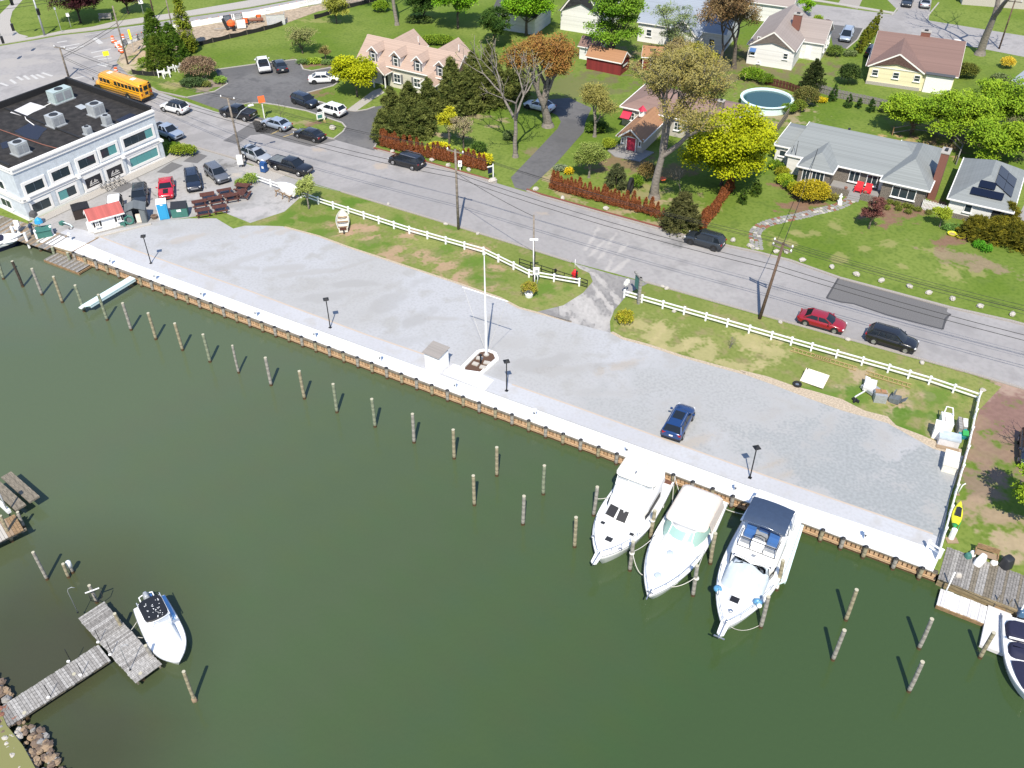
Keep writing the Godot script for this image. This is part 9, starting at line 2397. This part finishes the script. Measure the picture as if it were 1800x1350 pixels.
	kit("water_butt", "white cylinder tank at the red roofed shed's corner", "tank", V3(-50.28, 0, -97.41), .0, [["tank", "white_vinyl", [V2(.36, 0), V2(.36, 1.1), V2(.2, 1.2)], 12], ["spout", "white_vinyl", [V3(0, 1.1, 0), V3(-.1, 1.7, 0)], .04]])
	kit("timber_edge", "long pale timber sill along the gravel before the sheds", "sill", V3(-46.6, 0, -97.41), .52, [["beam", "stone_pale", V3(6.4, .16, .2), V3(0, .08, .3)], ["end_block", "stone_pale", V3(.3, .2, .3), V3(3.2, .1, .3)]])
	kit("flower_pot", "round brown planter beside the blue toilet", "planter", V3(-43.58, 0, -100.27), .0, [["pot", "stone_brown", [V2(.3, 0), V2(.45, .4), V2(.4, .42)], 10], ["soil", "mulch", [V2(.38, .38), V2(.1, .44)], 10]])
	k = 1
	for s in [[V3(-37.82, 0, -101.11), .35, .0], [V3(-35.94, 0, -101.96), .35, .0], [V3(-38.8, 0, -103.26), .35, .0], [V3(-37.03, 0, -104.13), .4, .0], [V3(-35.21, 0, -104.87), .4, .0], [V3(-38.29, 0, -105.17), .35, .12], [V3(-36.39, 0, -106.21), .4, -.1], [V3(-33.94, 0, -105.61), 1.5, .0], [V3(-34.38, 0, -107.58), -.3, .1]]:
		picnic_table("red brown picnic table parked with others by the planting, %s from the green dumpster" % ordinal(k), s[0], s[1], s[2])
		k += 1
	k = 1
	for s in [V3(-52.04, .12, -107.35), V3(-51.62, .12, -107.81), V3(-51.26, .12, -108.28), V3(-50.88, .12, -108.9), V3(-50.44, .12, -109.37)]:
		kit("bicycle", "bicycle in the rack below the black signs, %s from the street end" % ordinal(6 - k), "bicycle", s, -.6, [["wheel", "rubber", [V3(-.55, .0, 0), V3(-.83, .34, 0), V3(-.55, .66, 0), V3(-.25, .34, 0), V3(-.55, .0, 0)], .03], ["wheel", "rubber", [V3(.55, .0, 0), V3(.25, .34, 0), V3(.55, .66, 0), V3(.83, .34, 0), V3(.55, .0, 0)], .03], ["frame", "steel", [V3(-.55, .34, 0), V3(-.2, .8, 0), V3(.4, .8, 0), V3(.0, .35, 0), V3(-.55, .34, 0)], .03], ["handlebar", "steel", V3(.06, .06, .5), V3(.42, .98, 0)], ["saddle", "black", V3(.24, .06, .14), V3(-.2, .9, 0)]], "bicycles in the rack")
		k += 1
	deck("boardwalk", "old brown grey boardwalk between the white building and moored boats", "boardwalk", V3(-65.23, .05, -100.32), -.45, 13.5, 3.4, .24, .06, ["old_wood", "grey_plank", "stone_tan", "grey_plank_dark"], false)
	k = 1
	for s in [V3(-59.09, 0, -96.34), V3(-56.96, 0, -94.91), V3(-55.96, 0, -95.43), V3(-54.55, 0, -96.48)]:
		kit("dock_post", "white sleeved dock post on the old boardwalk, %s from the sports boat's stern" % ordinal(k), "post", s, .0, [["sleeve", "white_vinyl", [V2(.15, -.9), V2(.15, 1.1)], 10], ["cap", "white_paint", [V2(.18, 1.1), V2(.02, 1.25)], 10]], "white dock posts")
		k += 1
	person("person in a navy jacket and grey blue trousers standing on the old boardwalk", V3(-56.85, .06, -96.37), 1.0)
	kit("patio_umbrella", "furled teal patio umbrella above the green covered table", "umbrella", V3(-55.7, 0, -96.48), .0, [["canopy", "toilet_blue", [V2(.1, 1.4), V2(.5, 1.6), V2(.4, 2.0), V2(.05, 2.3)], 9], ["pole", "galvanised", [V3(0, 0, 0), V3(0, 2.4, 0)], .03]])
	kit("patio_umbrella", "furled purple grey patio umbrella nearest the building corner", "umbrella", V3(-57.11, 0, -98.35), .0, [["canopy", "asphalt_seal", [V2(.1, 1.2), V2(.5, 1.5), V2(.4, 1.9), V2(.05, 2.2)], 9], ["pole", "galvanised", [V3(0, 0, 0), V3(0, 2.3, 0)], .03]])
	kit("covered_table", "table under a dark green cover at the walkway's end", "table", V3(-55.32, 0, -96.21), .4, [["cover", "dumpster_green", V3(1.6, .9, 1.2), V3(0, .45, 0)], ["top", "dumpster_green", V3(1.8, .06, 1.4), V3(0, .93, 0)]])
	kit("helm_chair", "white pedestal helm chair beside the sports boat", "seat", V3(-58.77, 0, -96.87), .0, [["pedestal", "white_vinyl", [V2(.3, 0), V2(.1, .1), V2(.1, .6)], 8], ["cushion", "white_paint", V3(.6, .3, .6), V3(0, .75, 0)], ["backrest", "white_paint", V3(.6, .6, .14), V3(0, 1.2, -.25)]])
	kit("bicycle", "pale blue bicycle lying beside a green box on the yard", "bicycle", V3(-53.48, 0, -98.35), -.5, [["frame", "aqua_pier", [V3(-.7, .3, 0), V3(-.2, .5, .1), V3(.5, .4, 0), V3(.9, .2, 0)], .07], ["wheel", "rubber", [V3(.5, .05, .2), V3(.8, .1, .5), V3(1.1, .05, .2), V3(.8, .05, -.1)], .04], ["crate", "dumpster_green", V3(.5, .4, .5), V3(-.9, .2, 0)]])
	var path := thing("stepping_path", "winding crazy paved path of red and grey flagstones to the ranch house", "path")
	var way: Array = [V3(28.42, 0, -93), V3(28.68, 0, -94.91), V3(28.82, 0, -96.61), V3(29.66, 0, -98.08), V3(30.99, 0, -99.17), V3(32.9, 0, -100), V3(35.17, 0, -100.83), V3(37.94, 0, -102.11), V3(40.32, 0, -103.11), V3(42.28, 0, -104.57), V3(43.5, 0, -106.36)]
	for j in way.size() - 1:
		var p0: Vector3 = way[j]
		var p1: Vector3 = way[j + 1]
		var n := int(p0.distance_to(p1) / .5) + 1
		var side := (p1 - p0).normalized().cross(Vector3.UP)
		for m in n:
			for c in 3:
				var p := p0.lerp(p1, (m + .5) / n) + side * (c - 1) * .5 + rv(.05) * V3(1, 0, 1)
				obj("flagstone", MB.new().lathe([V2(.29, .0), V2(.27, .035)], 5 + R.randi() % 2, Vector3.ZERO, Basis(Vector3.UP, R.randf() * 3.0)), [M.stone_grey, M.stone_red, M.stone_pale, M.stone_grey, M.stone_grey][R.randi() % 5], path, V3(p.x, .005, p.z))
	var pool := kit("round_pool", "round above ground pool with pale rim behind the golden maple", "pool", V3(38.1, 0, -134.22), .0, [["wall", "aqua_pier", [V2(3.7, 0), V2(3.7, 1.15), V2(3.95, 1.16), V2(3.95, 1.24), V2(3.55, 1.24), V2(3.5, .9)], 28], ["water", "pool_water", [V2(3.52, .9), V2(3.5, .98)], 28]])
	var dk := thing("timber_deck", "sandy yard ringed by a timber rail fence behind the ranch house", "fence", Vector3.ZERO)
	var rail: Array = [V3(53.8, 0, -123.87), V3(57.16, 0, -125), V3(59.73, 0, -124.24), V3(61.37, 0, -121.65), V3(61.44, 0, -118.42), V3(59.42, 0, -114.64)]
	for j in rail.size():
		obj("post", MB.new().box(rail[j] + V3(0, .6, 0), V3(.14, 1.2, .14)), M.tan_wood if j < 2 else M.grey_plank_dark, dk)
		if j:
			for h in [.4, 1.15]:
				obj("rail", MB.new().bar(rail[j - 1] + V3(0, h, 0), rail[j] + V3(0, h, 0), .12, .1), M.grey_plank, dk)
	kit("tyre_ornament", "big old tyre standing on edge beside the spruce bush", "tyre", V3(14.99, 0, -106.67), 1.2, [["tread", "rubber", [V3(0, .1, 0), V3(-.7, .5, 0), V3(-.9, 1.1, 0), V3(-.6, 1.7, 0), V3(0, 2.0, 0), V3(.6, 1.7, 0), V3(.9, 1.1, 0), V3(.7, .5, 0), V3(0, .1, 0)], .25], ["chock", "stone_brown", V3(.6, .2, .5), V3(0, .1, 0)]])
	for s in [[V3(52.2, 0, -96.34), "yellow shallow bowl lying in the garage border, the smaller one"], [V3(52.95, 0, -95.82), "yellow shallow bowl lying in the garage border, the fuller one"]]:
		kit("garden_bowl", s[1], "bowl", s[0], .0, [["bowl", "lime_yellow", [V2(.4, 0), V2(.56, .25), V2(.5, .26), V2(.3, .1)], 14], ["filling", "road_yellow", [V2(.42, .16), V2(.1, .2)], 12]])
	kit("statue", "white garden statue on a plinth beside the stepping path", "statue", V3(40.91, 0, -103.98), .0, [["plinth", "white_paint", V3(.5, .4, .5), V3(0, .2, 0)], ["figure", "white_paint", [V2(.22, .4), V2(.16, .8), V2(.24, 1.0), V2(.1, 1.15), V2(.12, 1.3), V2(.02, 1.42)], 9]])
	kit("red_barrow", "small red round table by the tall grey trunk", "table", V3(19.46, 0, -109.45), .0, [["top", "orange", [V2(.5, .6), V2(.5, .66)], 12], ["leg", "old_wood", V3(.1, .6, .1), V3(0, .3, 0)]])
